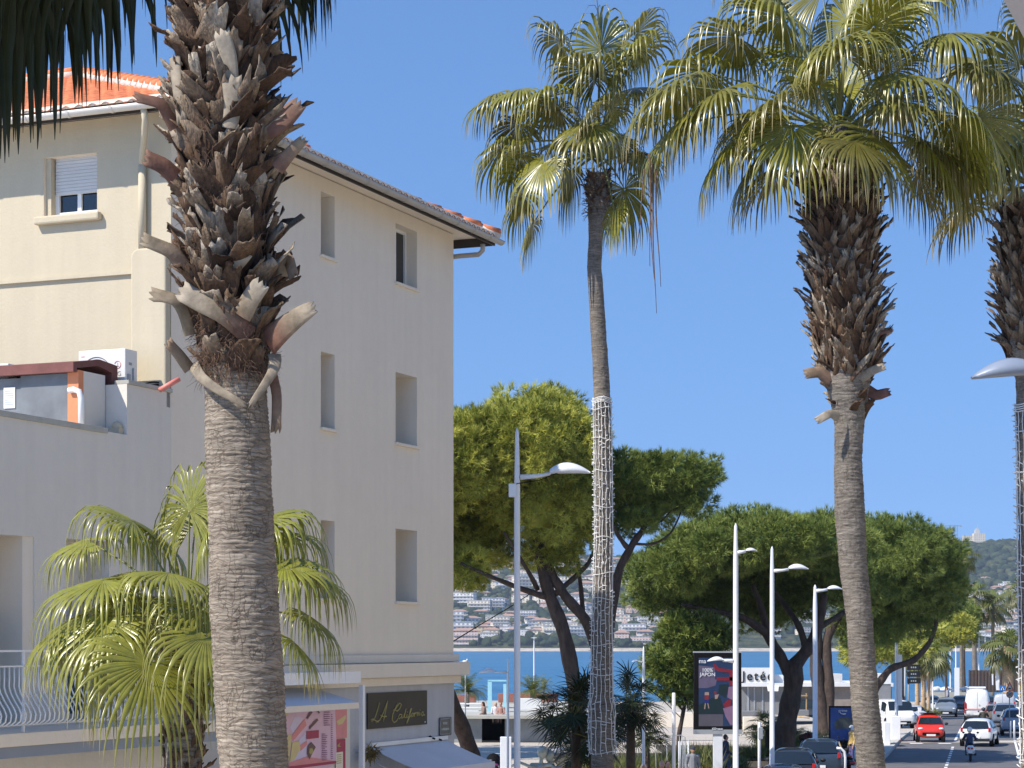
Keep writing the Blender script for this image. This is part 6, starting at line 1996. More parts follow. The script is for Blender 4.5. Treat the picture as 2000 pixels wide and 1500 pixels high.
# ------------------------------------------------------------------ posters, signs
PALS = {}
def flat(name, col, rough=.35):
    if name not in M: M[name] = surf(name, col, rough, 0.12, 3.0, 10, 0.02)
    return M[name]
ZK = 68.0
kp = thing('digital_poster', 'tall dark framed digital advertising screen on a grey post, blue and red picture', 'advertising screen', (XA(1402, ZK), ZK, 0))
def kq(mb, pts, off, th=.004): mb.prism([tuple(P(x, y, ZK) + Vector((0, -off, 0))) for x, y in pts], (0, th, 0))
mb = MB(); kq(mb, [(1356, 1275), (1448, 1275), (1449, 1434), (1355, 1434)], 0, .22); mb.build('casing', M['black'], kp, bevel=.015)
mb = MB(); kq(mb, [(1354.5, 1272), (1449, 1272), (1449, 1275), (1354.5, 1275)], .01, .24); kq(mb, [(1354, 1425), (1449.5, 1425), (1449.5, 1434), (1354, 1434)], .01, .02); mb.build('trim', M['grey'], kp)
mb = MB(); mb.box((XA(1402.5, ZK), ZK + .11, (5.5 - (1434 - HY) / F * ZK) / 2), (.30, .16, 5.5 - (1434 - HY) / F * ZK - .003)); mb.build('post', M['lamp_paint'], kp, bevel=.01)
def kpoly(nm, col, polys, off):
    for p in polys: mb = MB(); kq(mb, [(1340 + x * .12, 1260 + y * .12) for x, y in p], off, .0015); mb.build(nm, flat('print_' + nm, tuple(c * .65 for c in col), .35), kp)
kpoly('screen', (0.016, 0.045, 0.13), [[(205, 205), (800, 205), (800, 1320), (205, 1320)]], .003)
kpoly('haze_band', (0.16, 0.13, 0.22), [[(205, 560), (500, 560), (480, 660), (330, 700), (205, 700)], [(205, 330), (470, 360), (470, 560), (205, 560)]], .0055)
kpoly('dark_ground', (0.006, 0.025, 0.03), [[(205, 980), (420, 860), (560, 860), (640, 1120), (205, 1120)], [(540, 640), (700, 640), (640, 860), (520, 780)]], .008)
kpoly('panel_strip', (0.12, 0.11, 0.14), [[(205, 1125), (600, 1125), (600, 1320), (205, 1320)]], .0085)
kpoly('red_gate', (0.28, 0.012, 0.03), [[(440, 300), (480, 310), (530, 370), (800, 410), (800, 450), (720, 450), (520, 430), (460, 380)], [(495, 520), (800, 520), (800, 580), (495, 575)], [(705, 450), (800, 450), (800, 670), (705, 650)], [(600, 960), (680, 890), (740, 900), (720, 1010), (640, 1030)]], .011)
kpoly('pale_figure', (0.30, 0.18, 0.30), [[(690, 680), (780, 670), (790, 900), (720, 880), (670, 850)], [(600, 1030), (780, 980), (790, 1300), (720, 1300), (640, 1160)]], .0135)
kpoly('small_figure', (0.26, 0.03, 0.04), [[(300, 820), (370, 820), (365, 890), (300, 890)], [(450, 750), (490, 750), (500, 800), (460, 800)]], .0135)
kpoly('small_shape', (0.45, 0.32, 0.26), [[(305, 765), (370, 765), (375, 815), (300, 815)], [(305, 945), (322, 945), (312, 1040), (290, 1040)], [(345, 945), (360, 945), (378, 1030), (362, 1030)], [(465, 810), (535, 800), (510, 870), (470, 880)]], .016)
kpoly('skirt_shape', (0.01, 0.03, 0.22), [[(298, 892), (370, 892), (366, 942), (300, 942)]], .0165)
M['lit_white'] = flat('print_white', (0.62, 0.64, 0.68))
def ktext(s, x, y, size, mat, **kw):
    p = P(1340 + x * .12, 1260 + y * .12, ZK) - Vector(kp.location)
    text_mesh(s, size, mat, kp, 'screen_lettering', .002, 0, (p.x, -.024, p.z), bold=.003, **kw)
ktext('100%', 345, 408, .165, M['lit_white'], sx=1.0); ktext('JAPON', 350, 480, .165, M['lit_white'], sx=1.0)
ktext('ma', 265, 262, .2, M['lit_white']); ktext('JCDecaux', 508, 1362, .085, M['lit_white'])
for k in range(5):
    p = P(1340 + 262 * .12, 1260 + (1160 + 32 * k) * .12, ZK)
# blue poster by the scooters
ZJ = 96.0
k2 = thing('blue_poster', 'dark blue poster panel by the parked scooters, half behind the right palm trunk', 'poster', (XA(1646, ZJ), ZJ, 0))
def jq(mb, pts, off, th=.01): mb.prism([tuple(P(x, y, ZJ) + Vector((0, -off, 0))) for x, y in pts], (0, th, 0))
mb = MB(); jq(mb, [(1620, 1379), (1672, 1379), (1672, 1450), (1620, 1450)], 0, .2); mb.box((XA(1646, ZJ), ZJ + .1, .5), (.9, .15, .95)); mb.build('casing', M['black'], k2)
mb = MB(); jq(mb, [(1622, 1382), (1670, 1382), (1670, 1446), (1622, 1446)], .012); mb.build('print', flat('print_blue', (0.012, 0.05, 0.20)), k2)
mb = MB(); jq(mb, [(1630, 1410), (1640, 1402), (1655, 1400), (1668, 1408), (1668, 1422), (1630, 1424)], .016, .003); jq(mb, [(1644, 1403), (1650, 1403), (1651, 1420), (1643, 1420)], .02, .003); mb.build('dim_picture', flat('print_dim', (0.05, 0.06, 0.06)), k2)
mb = MB(); mb.tube([tuple(P(x, y, ZJ) + Vector((0, -.03, 0))) for x, y in ((1640, 1391), (1643, 1394), (1648, 1395), (1652, 1394))], .02, 5); mb.build('smile_mark', M['lit_white'], k2)
p = P(1646, 1388, ZJ) - Vector(k2.location); text_mesh('prime', .17, M['lit_white'], k2, 'poster_lettering', .002, 0, (p.x, -.03, p.z))
# direction panels
ZG = 150.0
dp = thing('direction_sign', 'three dark direction panels stacked on two posts above the parked cars', 'sign', (XA(1780, ZG), ZG, gz(ZG)))
for k, (y0, y1) in enumerate(((1298, 1308.5), (1311, 1322), (1324.5, 1335))):
    mb = MB(); mb.prism([tuple(P(x, y, ZG)) for x, y in ((1772, y0), (1798, y0), (1798, y1), (1772, y1))], (0, .05, 0)); mb.build('panel', M['dark'], dp)
    mb = MB()
    for j in range(3): mb.prism([tuple(P(x, y, ZG) + Vector((0, -.012, 0))) for x, y in ((1779 + 4 * j, y0 + 4), (1781.5 + 4 * j, y0 + 4), (1781.5 + 4 * j, y0 + 7), (1779 + 4 * j, y0 + 7))], (0, .008, 0))
    mb.build('panel_lettering', M['grey'], dp)
mb = MB()
for px in (1768, 1775): a = XA(px, ZG); mb.tube([(a, ZG + .1, gz(ZG)), (a, ZG + .1, 3.9)], .07, 8)
mb.build('post', M['grey'], dp)
# warning triangle and limit disc
ZT = 126.0
ts = thing('road_sign', 'red bordered hump warning triangle above a round 30 speed limit on one post', 'road sign', (XA(1972, ZT), ZT, gz(ZT)))
def tq(mb, pts, off, th): mb.prism([tuple(P(x, y, ZT) + Vector((0, -off, 0))) for x, y in pts], (0, th, 0))
M['sign_red'] = surf('sign_red', (0.30, 0.03, 0.03), .4, .08, 3); M['sign_blue'] = surf('sign_blue', (0.03, 0.14, 0.40), .4, .08, 3); M['sign_yellow'] = surf('sign_yellow', (0.75, 0.50, 0.04), .4, .08, 3)
mb = MB(); tq(mb, [(1963.5, 1349), (1972, 1331), (1980.5, 1349)], 0, .03); mb.build('triangle', M['sign_red'], ts)
mb = MB(); tq(mb, [(1966.5, 1347.2), (1972, 1335.5), (1977.5, 1347.2)], .008, .006); mb.build('triangle_face', M['coping'], ts)
mb = MB(); tq(mb, [(1968.5, 1345.8), (1970.3, 1344), (1971.5, 1343.6), (1972.5, 1343.6), (1973.7, 1344), (1975.5, 1345.8)], .012, .004); mb.build('hump_symbol', M['black'], ts)
c = P(1972, 1356.5, ZT)
mb = MB(); mb.lathe([(.205, -.02), (.205, 0.01)], tuple(c), 24, 'y'); mb.build('disc', M['sign_red'], ts)
mb = MB(); mb.lathe([(.155, -.028), (.155, -.02)], tuple(c), 24, 'y'); mb.build('disc_face', M['coping'], ts)
text_mesh('30', .23, M['black'], ts, 'limit_number', .002, 0, tuple(c - Vector(ts.location) + Vector((0, -.035, 0))), bold=.004)
mb = MB(); mb.tube([(c.x, ZT + .04, gz(ZT)), (c.x, ZT + .04, c.z + .7)], .035, 8); mb.build('post', M['grey'], ts)
bs_ = thing('blue_sign', 'square blue pedestrian crossing sign left of the warning triangle', 'road sign', (XA(1958, 152), 152, gz(152)))
mb = MB(); c = P(1958, 1344, 152); mb.box(tuple(c), (.42, .03, .42)); mb.build('plate', M['sign_blue'], bs_)
mb = MB(); mb.prism([(c.x - .13, c.y - .025, c.z - .13), (c.x + .13, c.y - .025, c.z - .13), (c.x, c.y - .025, c.z + .12)], (0, .006, 0)); mb.build('triangle_symbol', M['pvc'], bs_)
mb = MB(); mb.prism([(c.x - .05, c.y - .035, c.z - .11), (c.x + .05, c.y - .035, c.z - .11), (c.x + .01, c.y - .035, c.z + .04), (c.x - .02, c.y - .035, c.z + .04)], (0, .004, 0)); mb.build('walker_symbol', M['black'], bs_)
mb = MB(); mb.tube([(c.x, 152.05, gz(152)), (c.x, 152.05, c.z + .1)], .03, 8); mb.build('post', M['grey'], bs_)
ys_ = thing('yellow_sign', 'bright yellow and white panel on the pole at the right photo edge', 'sign', tuple(P(1995, 1368, 159.8)))
for y0, y1, m in ((1333, 1348, 'sign_yellow'), (1348, 1354, 'pvc'), (1354, 1362, 'sign_yellow')):
    mb = MB(); mb.prism([tuple(P(x, y, 159.8)) for x, y in ((1991, y0), (1998, y0), (1998, y1), (1991, y1))], (0, .05, 0)); mb.build('panel', M[m], ys_)

# ------------------------------------------------------------------ low buildings and walls
M['pav_white'] = surf('pavilion_white', (0.70, 0.70, 0.68), .8, .06, .8, 20, .1); M['pav_grey'] = surf('pavilion_grey', (0.20, 0.205, 0.21), .8, .2, .8, 20, .1); M['pav_beige'] = surf('pavilion_stone', (0.26, 0.22, 0.19), .85, .2, 2.0, 20, .3)
M['brickred'] = surf('red_brick_wall', (0.30, 0.12, 0.09), .9, .2, 3, 20, .3); M['wood_dark'] = surf('dark_slats', (0.085, 0.06, 0.05), .85, .3, 6, 30, .3, vscale=(6, 1, .4)); M['lblue'] = surf('pale_blue_paint', (0.34, 0.62, 0.70), .5, .06, 2)
M['wood_pale'] = surf('pale_timber', (0.42, 0.28, 0.13), .8, .2, 5)
Zv = 155.0
rv = thing('beach_restaurant', 'low white beach restaurant with its name board beyond the pines', 'restaurant', (XA(1590, Zv), Zv, gz(Zv)))
def vb(mb, p0, p1, y0, y1, Y, d_): mb.box(((XA(p0, Y) + XA(p1, Y)) / 2, Y + d_ / 2, CH + (HY - (y0 + y1) / 2) / F * Y), (XA(p1, Y) - XA(p0, Y), d_, (y1 - y0) / F * Y))
mb = MB(); vb(mb, 1446, 1745, 1334, 1341, Zv - .6, 10); mb.build('roof_slab', M['pav_white'], rv)
mb = MB(); vb(mb, 1448, 1540, 1341.2, 1396, Zv, 8); vb(mb, 1540, 1600, 1341.2, 1396, Zv + 1, 7); mb.build('glazed_front', M['pav_grey'], rv)
for a, b in ((1459, 1463), (1472, 1475), (1488, 1491), (1504, 1507), (1552, 1554)):
    mb = MB(); vb(mb, a, b, 1342, 1395, Zv - .06, .05); mb.build('mullion', M['grey'], rv)
mb = MB(); vb(mb, 1548, 1590, 1368, 1384, Zv - .03 + .9, .1); mb.build('window', M['glass_blue'], rv)
mb = MB(); vb(mb, 1600, 1742, 1341.2, 1405, Zv - .1, 8); mb.build('stone_wall', M['pav_beige'], rv)
mb = MB(); vb(mb, 1448, 1511, 1304, 1333.8, Zv - .5, .3); vb(mb, 1511, 1530, 1318, 1333.8, Zv, .3); mb.build('name_board', M['pav_white'], rv)
c = P(1480, 1321, Zv - .56) - Vector(rv.location); text_mesh('Jet\u00e9e', .95, M['dark'], rv, 'name_lettering', .01, 0, tuple(c), bold=.012, space=1.2)
mb = MB(); vb(mb, 1612, 1645, 1316, 1333.6, Zv + 2, 2); vb(mb, 1615, 1640, 1326, 1333.7, Zv + 1, .6); mb.build('roof_plant', M['far_flat'], rv)
mb = MB(); mb.prism([tuple(P(1498, 1338, Zv - 1)), tuple(P(1521, 1338, Zv - 1)), tuple(P(1520, 1350, Zv - 2.2)), tuple(P(1500, 1350, Zv - 2.2))], (0, .06, 0)); mb.build('awning', M['pav_white'], rv)
kb = thing('promenade_kiosk', 'small box kiosk, pale above and dark below, right of the palm trunk', 'kiosk', (XA(1728, 148), 148, gz(148)))
mb = MB(); vb(mb, 1700, 1740.5, 1316, 1336, 148, 3); mb.build('upper_panel', M['pav_white'], kb)
mb = MB(); vb(mb, 1701, 1740, 1336.2, 1396, 148.05, 2.9); mb.build('lower_body', M['pav_grey'], kb)
fn_ = thing('wooden_fence', 'dark vertical board fence beside the sea at the road end', 'fence', (XA(1940, 232), 232, gz(232)))
for k in range(34):
    a = 1892 + k * 3.3
    mb = MB(); vb(mb, a, a + 3.0, 1309 + rnd.uniform(-.5, .5), 1352, 232 + (k % 2) * .06, .06); mb.build('board', M['wood_dark'], fn_)
wl_ = MB(); vb(wl_, 1800, 1905, 1352, 1372, 236, .4); tag(wl_.build('beach_wall', M['coping'], loc=(XA(1850, 236), 236, 0)), 'low pale wall along the beach behind the parked cars', 'wall')
for i in range(12):
    a = 1826 + i * 6.2
    mb = MB(); cx = XA(a, 240); z0 = CH - (1354 - HY) / F * 240
    mb.lathe([(.02, z0 - 1.6), (.03, z0 + .3), (1.1 * rnd.uniform(.7, 1), z0 + .35), (.05, z0 + .75)], (cx, 240 + i % 3, 0), 10)
    o = mb.build('beach_parasol', M['pav_white'], loc=(cx, 240 + i % 3, z0 - 1.6)); tag(o, 'small white closed parasol on the beach behind the parked cars', 'parasol', 'white parasols on the beach behind the cars')
# promenade terrace on the left
tr = thing('promenade_terrace', 'low grey terrace with flat slab edge and dark opening behind the lamp posts', 'terrace', (XA(965, 116), 116, 0))
zt = CH - (1399 - HY) / F * 116
mb = MB(); mb.box((XA(935, 116), 120.6, zt / 2 - .1), (XA(985, 116) - XA(885, 116) + 4, .4, zt - .2)); 
mb = MB()
vb(mb, 840, 941, 1404, 1452, 116, .5); vb(mb, 986, 1180, 1404, 1452, 116.2, .5); mb.build('wall', surf('grey_concrete', (0.24, 0.26, 0.27), .85, .2, 1.2, 20, .2), tr)
mb = MB(); vb(mb, 941, 986, 1404, 1452, 119, .3); mb.build('black_recess_sheet', M['black'], tr)  # black sheet in place of the shaded depth of the opening
mb = MB(); vb(mb, 840, 1190, 1397.5, 1403.8, 115.4, 30); mb.build('slab', M['coping'], tr)
pf = thing('portal', 'tall pale blue open frame standing on the terrace before the sea', 'frame', (XA(970, 122), 122, zt))
for a, b, c_, d_ in ((952.5, 960.5, 1330, 1392), (983, 989, 1336, 1392)):
    mb = MB(); vb(mb, a, b, c_, d_, 121, .35); mb.build('upright', M['lblue'], pf)
mb = MB(); vb(mb, 952.5, 989, 1328, 1331, 121, .35); mb.build('crossbar', M['lblue'], pf)
def wallbox(name, lab, cat, p0, p1, y0, y1, Y, d_, m, group=None):
    mb = MB(); vb(mb, p0, p1, y0, y1, Y, d_); o = mb.build(name, M[m], loc=(XA((p0 + p1) / 2, Y), Y, CH - (y1 - HY) / F * Y), bevel=.02); tag(o, lab, cat, group)
wallbox('white_wall', 'plain white wall on the terrace right of the near lamp post', 'wall', 1014, 1057, 1364, 1393, 126, .5, 'pav_white')
wallbox('brick_wall', 'reddish wall before the sea left of the blue frame', 'wall', 884, 930, 1357, 1372, 138, .4, 'brickred')
wallbox('brick_wall', 'reddish wall before the sea right of the blue frame', 'wall', 973, 1090, 1354, 1372, 139, .4, 'brickred')
for i, (a, b, y) in enumerate(((888, 940, 1374), (890, 945, 1381), (894, 935, 1388), (990, 1014, 1381), (1020, 1036, 1396))):
    wallbox('bench_slab', ('topmost', 'middle', 'lowest', 'short', 'small')[i] + ' long white bench slab on the terrace, ' + ('left of the seated girl', 'behind the seated girl', 'left of the blue frame', 'right of the blue frame', 'by the near lamp post')[i], 'bench', a, b, y, y + 2.2, 124 - i * .7, .5, 'pav_white')
wallbox('metal_box', 'pale grey utility box at the foot of the short white lamp', 'utility box', 977, 999, 1440, 1530, 76, .6, 'lamp_paint')
wallbox('pale_wall', 'long sunlit pale wall behind the planting left of the poster', 'wall', 1236, 1392, 1392, 1421, 118, .4, 'cream_lifted')
wallbox('pale_wall', 'sunlit pale low wall under the restaurant, right of the lamp posts', 'wall', 1452, 1500, 1400, 1430, 112, .4, 'cream_lifted')
wallbox('planter', 'dark planter box left of the black pine trunk under the restaurant', 'planter', 1449, 1482, 1389, 1407, 122, 1.0, 'pav_grey')
wallbox('planter', 'long low planter under the restaurant window between pine trunks', 'planter', 1536, 1580, 1387, 1398, 124, 1.0, 'pav_grey')
for i, (p0, p1, y0, y1, Y) in enumerate(((1727, 1739, 1411, 1455, 111), (1741, 1759, 1399, 1445, 117), (1794, 1800, 1382, 1402, 152))):
    wallbox('concrete_block', ('nearest', 'second', 'far small')[i] + ' white concrete block on the left kerb, ' + ('half behind the palm trunk', 'before the white van', 'beside the silver cars')[i], 'barrier block', p0, p1, y0, y1, Y, 1.6, 'pvc', 'white blocks along the left kerb')
# young tree stakes
sk = thing('tree_stake', 'pale timber stake frame between the pine trunks before the restaurant', 'tree stake', (XA(1563, 130), 130, 0))
for a in (1558, 1575): mb = MB(); vb(mb, a - 1, a + 1, 1354, 1392, 130, .08); mb.build('stake', M['wood_pale'], sk)
mb = MB(); vb(mb, 1555, 1577, 1357.5, 1360, 129.9, .08); mb.build('crossbar', M['wood_pale'], sk)
# wooden handrail
mb = MB(); mb.tube([tuple(P(1536, 1397, 120)), tuple(P(1580, 1402, 118))], .05, 6); o = mb.build('handrail', M['wood_pale'], loc=tuple(P(1558, 1400, 119))); tag(o, 'thin pale wooden rail between the two pine trunks', 'handrail')
# posts and bollards
def post(lab, px, top, Z, r, name='bollard', group=None, zb=None, box=None):
    x = XA(px, Z); zb = gz(Z) if zb is None else zb; zt = CH + (HY - top) / F * Z
    t = thing(name, lab, 'post' if name != 'bollard' else 'bollard', (x, Z, zb), group=group)
    mb = MB(); mb.lathe([(r, zb), (r, zt - .03), (r * .7, zt)], (x, Z, 0), 12); mb.build('shaft', M['pvc'], t)
    if box: mb = MB(); mb.box((x + box[0], Z - .05, CH + (HY - box[1]) / F * Z), box[2]); mb.build('meter_box', M['grey'], t, bevel=.02)
post('thin white post left of the digital poster behind the capped man', 1316, 1353, 62, .055, 'white_post')
post('white post carrying a grey box between the two lamp posts', 1483, 1410, 74, .055, 'white_post', box=(.04, 1432, (.16, .16, .42)))
post('white bollard on the right kerb, left of a pair', 1981, 1407, 116, .055, group='bollards on the right kerb', zb=.13)
post('white bollard at the right photo edge', 1999, 1410, 115, .055, group='bollards on the right kerb', zb=.13)
post('shorter white post beside the sign post on the right kerb', 1974, 1408, 123, .045, group='bollards on the right kerb')
hp = MB(); hp.tube([tuple(P(1651, 1560, 78)), tuple(P(1651, 1480, 78)), tuple(P(1649, 1468, 78)), tuple(P(1642, 1462, 78)), tuple(P(1634, 1461, 78))], .05, 10); o = hp.build('hoop_barrier', M['pvc'], loc=(XA(1651, 78), 78, 0)); tag(o, 'white bent hoop rail beside the parked dark cars', 'hoop rail')
bar = thing('metal_barrier', 'thin grey metal railing in the shrubs left of the capped man', 'railing', (XA(1300, 78), 78, 0))
mb = MB(); mb.tube([tuple(P(1250, 1440, 78)), tuple(P(1330, 1436, 78)), tuple(P(1338, 1440, 78)), tuple(P(1340, 1530, 78))], .02, 6); mb.build('top_rail', M['grey'], bar)
for px in (1265, 1280, 1302, 1327, 1332): mb = MB(); mb.tube([tuple(P(px, 1438, 78)), tuple(P(px + 2, 1530, 78))], .014, 6); mb.build('upright', M['grey'], bar)
bar2 = thing('metal_barrier', 'light metal crowd barrier just left of the capped man', 'railing', (XA(1330, 82), 82, 0))
mb = MB(); mb.tube([tuple(P(1326, 1535, 82)), tuple(P(1326, 1448, 82)), tuple(P(1345, 1446, 82)), tuple(P(1346, 1535, 82))], .025, 6); mb.build('frame', M['lamp_paint'], bar2)
for px in (1329, 1332.5, 1336, 1339.5, 1343): mb = MB(); mb.tube([tuple(P(px, 1448, 82)), tuple(P(px, 1530, 82))], .012, 5); mb.build('upright', M['lamp_paint'], bar2)
# wires
mb = MB(); mb.tube([tuple(P(870, 1262, 60)), tuple(P(935, 1222, 66)), tuple(P(1002, 1182, 72)), tuple(P(1035, 1160, 75))], .018, 5); o = mb.build('overhead_wire', M['black'], loc=tuple(P(935, 1222, 66))); tag(o, 'thin dark wire rising from the building corner to the pine', 'wire')
mb = MB(); mb.tube([tuple(P(1205, 1292, 58)), tuple(P(1250, 1330, 60)), tuple(P(1300, 1372, 62)), tuple(P(1330, 1402, 64))], .014, 5); o = mb.build('overhead_wire', M['black'], loc=tuple(P(1250, 1330, 60))); tag(o, 'thin dark wire sloping down right from the wrapped palm', 'wire')
# ground cover and shrubs
def shrub_mass(name, label, cat, spots, mat, seed, kind=None, hgt=.5):
    rg = np.random.RandomState(seed); V_, F_, C_ = [], [], []
    n0 = 0
    for (px, Z, w_, n, hh) in spots:
        x0 = XA(px, Z)
        b = np.stack([x0 + rg.uniform(-w_, w_, n), Z + rg.uniform(-w_ * .7, w_ * .7, n), np.full(n, gz(Z)) + rg.rand(n) * hh * .6], 1)
        d = rg.normal(0, .6, (n, 3)); d[:, 2] = np.abs(d[:, 2]) + .5; d /= np.linalg.norm(d, axis=1)[:, None]
        s_ = np.cross(d, rg.normal(0, 1, (n, 3))); s_ /= np.linalg.norm(s_, axis=1)[:, None]
        L = hh * rg.uniform(.4, 1.0, (n, 1)); wd = .022
        v = np.stack([b - s_ * wd, b + s_ * wd, b + d * L], 1).reshape(-1, 3)
        V_.append(v); C_.append(np.repeat(rg.rand(n), 3))
    V_ = np.concatenate(V_); C_ = np.concatenate(C_); inf = np.zeros((len(V_), 3)); inf[:, 2] = C_
    o = npmesh(name, V_, np.arange(len(V_)).reshape(-1, 3), 3, M[mat], info=inf, off=(XA(spots[0][0], spots[0][1]), spots[0][1], 0)); tag(o, label, cat, kind=kind)
M['shrub'] = pinemat('shrub_leaves', (0.05, 0.075, 0.018), (0.20, 0.20, 0.06))
shrub_mass('ground_cover', 'mixed low shrubs and grasses in the planting beds under the pines', 'ground cover', [(1290, 84, 1.6, 2600, .9), (1340, 90, 1.2, 1500, .8), (1250, 80, 1.0, 1400, 1.1), (1405, 90, 1.2, 1200, .6), (1435, 98, 1.3, 1400, .6), (1480, 100, 1.2, 1400, .6), (1540, 106, 1.6, 2000, .9), (1590, 108, 1.4, 1500, .8), (1380, 96, 1.2, 1200, .8), (1180, 74, 1.3, 1500, 1.2), (1145, 70, 1.2, 1200, 1.1)], 'shrub', 700, 'stuff')
shrub_mass('spiky_plant', 'yellowish spiky plant right of the capped man', 'plant', [(1385, 80, .45, 260, 1.3)], 'shrub', 701)
shrub_mass('reddish_plant', 'reddish spiky plants in the planter before the restaurant', 'plant', [(1470, 124, .9, 200, 1.5)], 'dryleaf', 702)
shrub_mass('kerb_bush', 'small green bush at the foot of the tan palms by the kerb', 'bush', [(1815, 168, .8, 500, .9)], 'shrub', 703)
# seagull on a short post at the left of the sea
gl = thing('seagull', 'white seagull perched on a short pole before the sea near the building', 'bird', tuple(P(908, 1296, 110)))
c = P(908, 1292, 110); mb = MB(); mb.ball(tuple(c), (.14, .07, .07)); mb.ball((c.x + .12, c.y, c.z + .09), .05); mb.prism([(c.x + .15, c.y - .01, c.z + .09), (c.x + .22, c.y, c.z + .08), (c.x + .15, c.y + .01, c.z + .07)], (0, .01, 0)); mb.prism([(c.x - .1, c.y - .03, c.z + .02), (c.x - .28, c.y, c.z - .03), (c.x - .1, c.y + .03, c.z - .01)], (0, 0, .02)); mb.build('body', M['pav_white'], gl)
mb = MB(); mb.tube([(c.x, c.y, c.z - .05), (c.x, c.y, c.z - .12)], .01, 4); mb.build('leg', M['sign_yellow'], gl)
post('short thin pole with a seagull on top before the sea', 909, 1298, 110, .03, 'white_post', zb=1.4)
# ------------------------------------------------------------------ vehicles
M['tyre'] = surf('tyre_rubber', (0.012, 0.012, 0.013), .85, .15, 6); M['rim'] = surf('wheel_rim', (0.35, 0.36, 0.38), .35, .08, 5, metal=.7)
M['car_glass'] = glassmat('car_glass', (0.012, 0.018, 0.024), .04)
M['lens'] = surf('headlight_lens', (0.62, 0.65, 0.68), .12, .08, 12, 20, .1); M['tail'] = surf('tail_light_lens', (0.45, 0.015, 0.015), .2, .15, 12)
M['plate_w'] = surf('number_plate', (0.72, 0.72, 0.70), .5, .04, 5)
P_ = {}
def paintm(n, c):
    if n not in P_: P_[n] = paint('car_paint_' + n, c)
    return P_[n]
def car(label, kind, col, px, Z, heading, group=None, name='parked_car', x=None):
    """x forward; station: (x, bottom, belt, top, halfwidth at belt, halfwidth at top)"""
    S = {
     'city': dict(L=2.7, W=.78, st=[(-1.35, .35, .75, .78, .70, .66), (-1.28, .28, .85, 1.15, .76, .62), (-1.1, .24, .92, 1.45, .78, .58), (-.3, .22, .93, 1.54, .78, .58), (.25, .22, .93, 1.50, .78, .58), (.55, .22, .93, 1.36, .78, .60), (.95, .22, .92, .99, .77, .70), (1.2, .26, .78, .84, .74, .66), (1.35, .35, .62, .66, .66, .58)], wheels=(-.93, .93), r=.29, wsh=(.50, .97), rwin=(-1.30, -1.12), glass=(-1.0, .50)),
     'hatch': dict(L=4.0, W=.86, st=[(-2.0, .38, .80, .84, .78, .72), (-1.93, .28, .92, 1.02, .84, .72), (-1.55, .24, .96, 1.38, .86, .62), (-.9, .22, .95, 1.47, .86, .60), (0.0, .22, .94, 1.46, .86, .60), (.45, .22, .93, 1.36, .86, .62), (1.05, .22, .92, .98, .85, .76), (1.7, .24, .80, .85, .82, .72), (1.95, .3, .66, .70, .74, .64), (2.0, .38, .58, .6, .70, .6)], wheels=(-1.25, 1.28), r=.31, wsh=(.42, 1.08), rwin=(-1.95, -1.55), glass=(-1.4, .5)),
     'suv': dict(L=4.4, W=.92, st=[(-2.2, .45, .95, 1.0, .84, .78), (-2.12, .32, 1.08, 1.2, .90, .74), (-1.85, .28, 1.10, 1.6, .92, .66), (-1.0, .26, 1.08, 1.68, .92, .66), (0.1, .26, 1.06, 1.66, .92, .66), (.55, .26, 1.05, 1.54, .92, .68), (1.15, .26, 1.04, 1.12, .91, .82), (1.9, .3, .95, 1.0, .88, .78), (2.15, .36, .8, .84, .8, .7), (2.2, .42, .7, .72, .76, .66)], wheels=(-1.4, 1.4), r=.36, wsh=(.52, 1.16), rwin=(-2.14, -1.84), glass=(-1.6, .6)),
     'van': dict(L=5.0, W=.97, st=[(-2.5, .42, 1.2, 1.9, .90, .84), (-2.42, .30, 1.2, 1.95, .97, .86), (0.9, .28, 1.2, 1.97, .97, .86), (1.4, .28, 1.18, 1.88, .97, .84), (2.0, .28, 1.14, 1.25, .95, .86), (2.4, .34, .95, 1.0, .9, .8), (2.5, .4, .75, .78, .84, .74)], wheels=(-1.55, 1.6), r=.34, wsh=(1.36, 2.02), rwin=None, glass=(.3, 1.45)),
     'bigvan': dict(L=5.9, W=1.0, st=[(-2.95, .45, 1.25, 2.45, .93, .80), (-2.88, .38, 1.25, 2.55, 1.0, .82), (-1.0, .35, 1.25, 2.62, 1.0, .84), (1.2, .32, 1.25, 2.55, 1.0, .84), (1.9, .32, 1.22, 2.1, 1.0, .84), (2.5, .32, 1.2, 1.3, .97, .86), (2.9, .38, .9, .95, .9, .8), (2.95, .45, .75, .78, .84, .74)], wheels=(-1.8, 1.9), r=.36, wsh=(1.86, 2.52), rwin=None, glass=(.9, 1.9))}[kind]
    X = XA(px, Z) if x is None else x
    z0 = gz(Z) + .008
    t = thing(name, label, 'van' if 'van' in kind else 'car', (X, Z, z0), rotz=heading, group=group)
    body = MB(); body.smooth = True
    rows = 7
    vs, fs = [], []
    for (xx, zb, zm, ztp, wb, wt) in S['st']:
        prof = [(-wb * .90, zb), (-wb, zb + .12), (-wb * 1.0, (zb + zm) / 2 + .05), (-wb * .985, zm), (-(wb * .25 + wt * .75) * .99, zm + (ztp - zm) * .75), (-wt * .86, ztp), (0, ztp + .02)]
        prof = prof + [(-y, z) for y, z in prof[:-1][::-1]]
        vs += [(xx, y, z) for y, z in prof]
    m = 13; n = len(S['st'])
    for i in range(n - 1):
        for k in range(m - 1): fs.append((i * m + k, (i + 1) * m + k, (i + 1) * m + k + 1, i * m + k + 1))
        fs.append((i * m, i * m + m - 1, (i + 1) * m + m - 1, (i + 1) * m))
    fs.append(tuple(range(m))); fs.append(tuple(range((n - 1) * m, n * m))[::-1])
    body.add(vs, fs)
    o = body.build('body', paintm(col[0], col[1]), t, world=False)
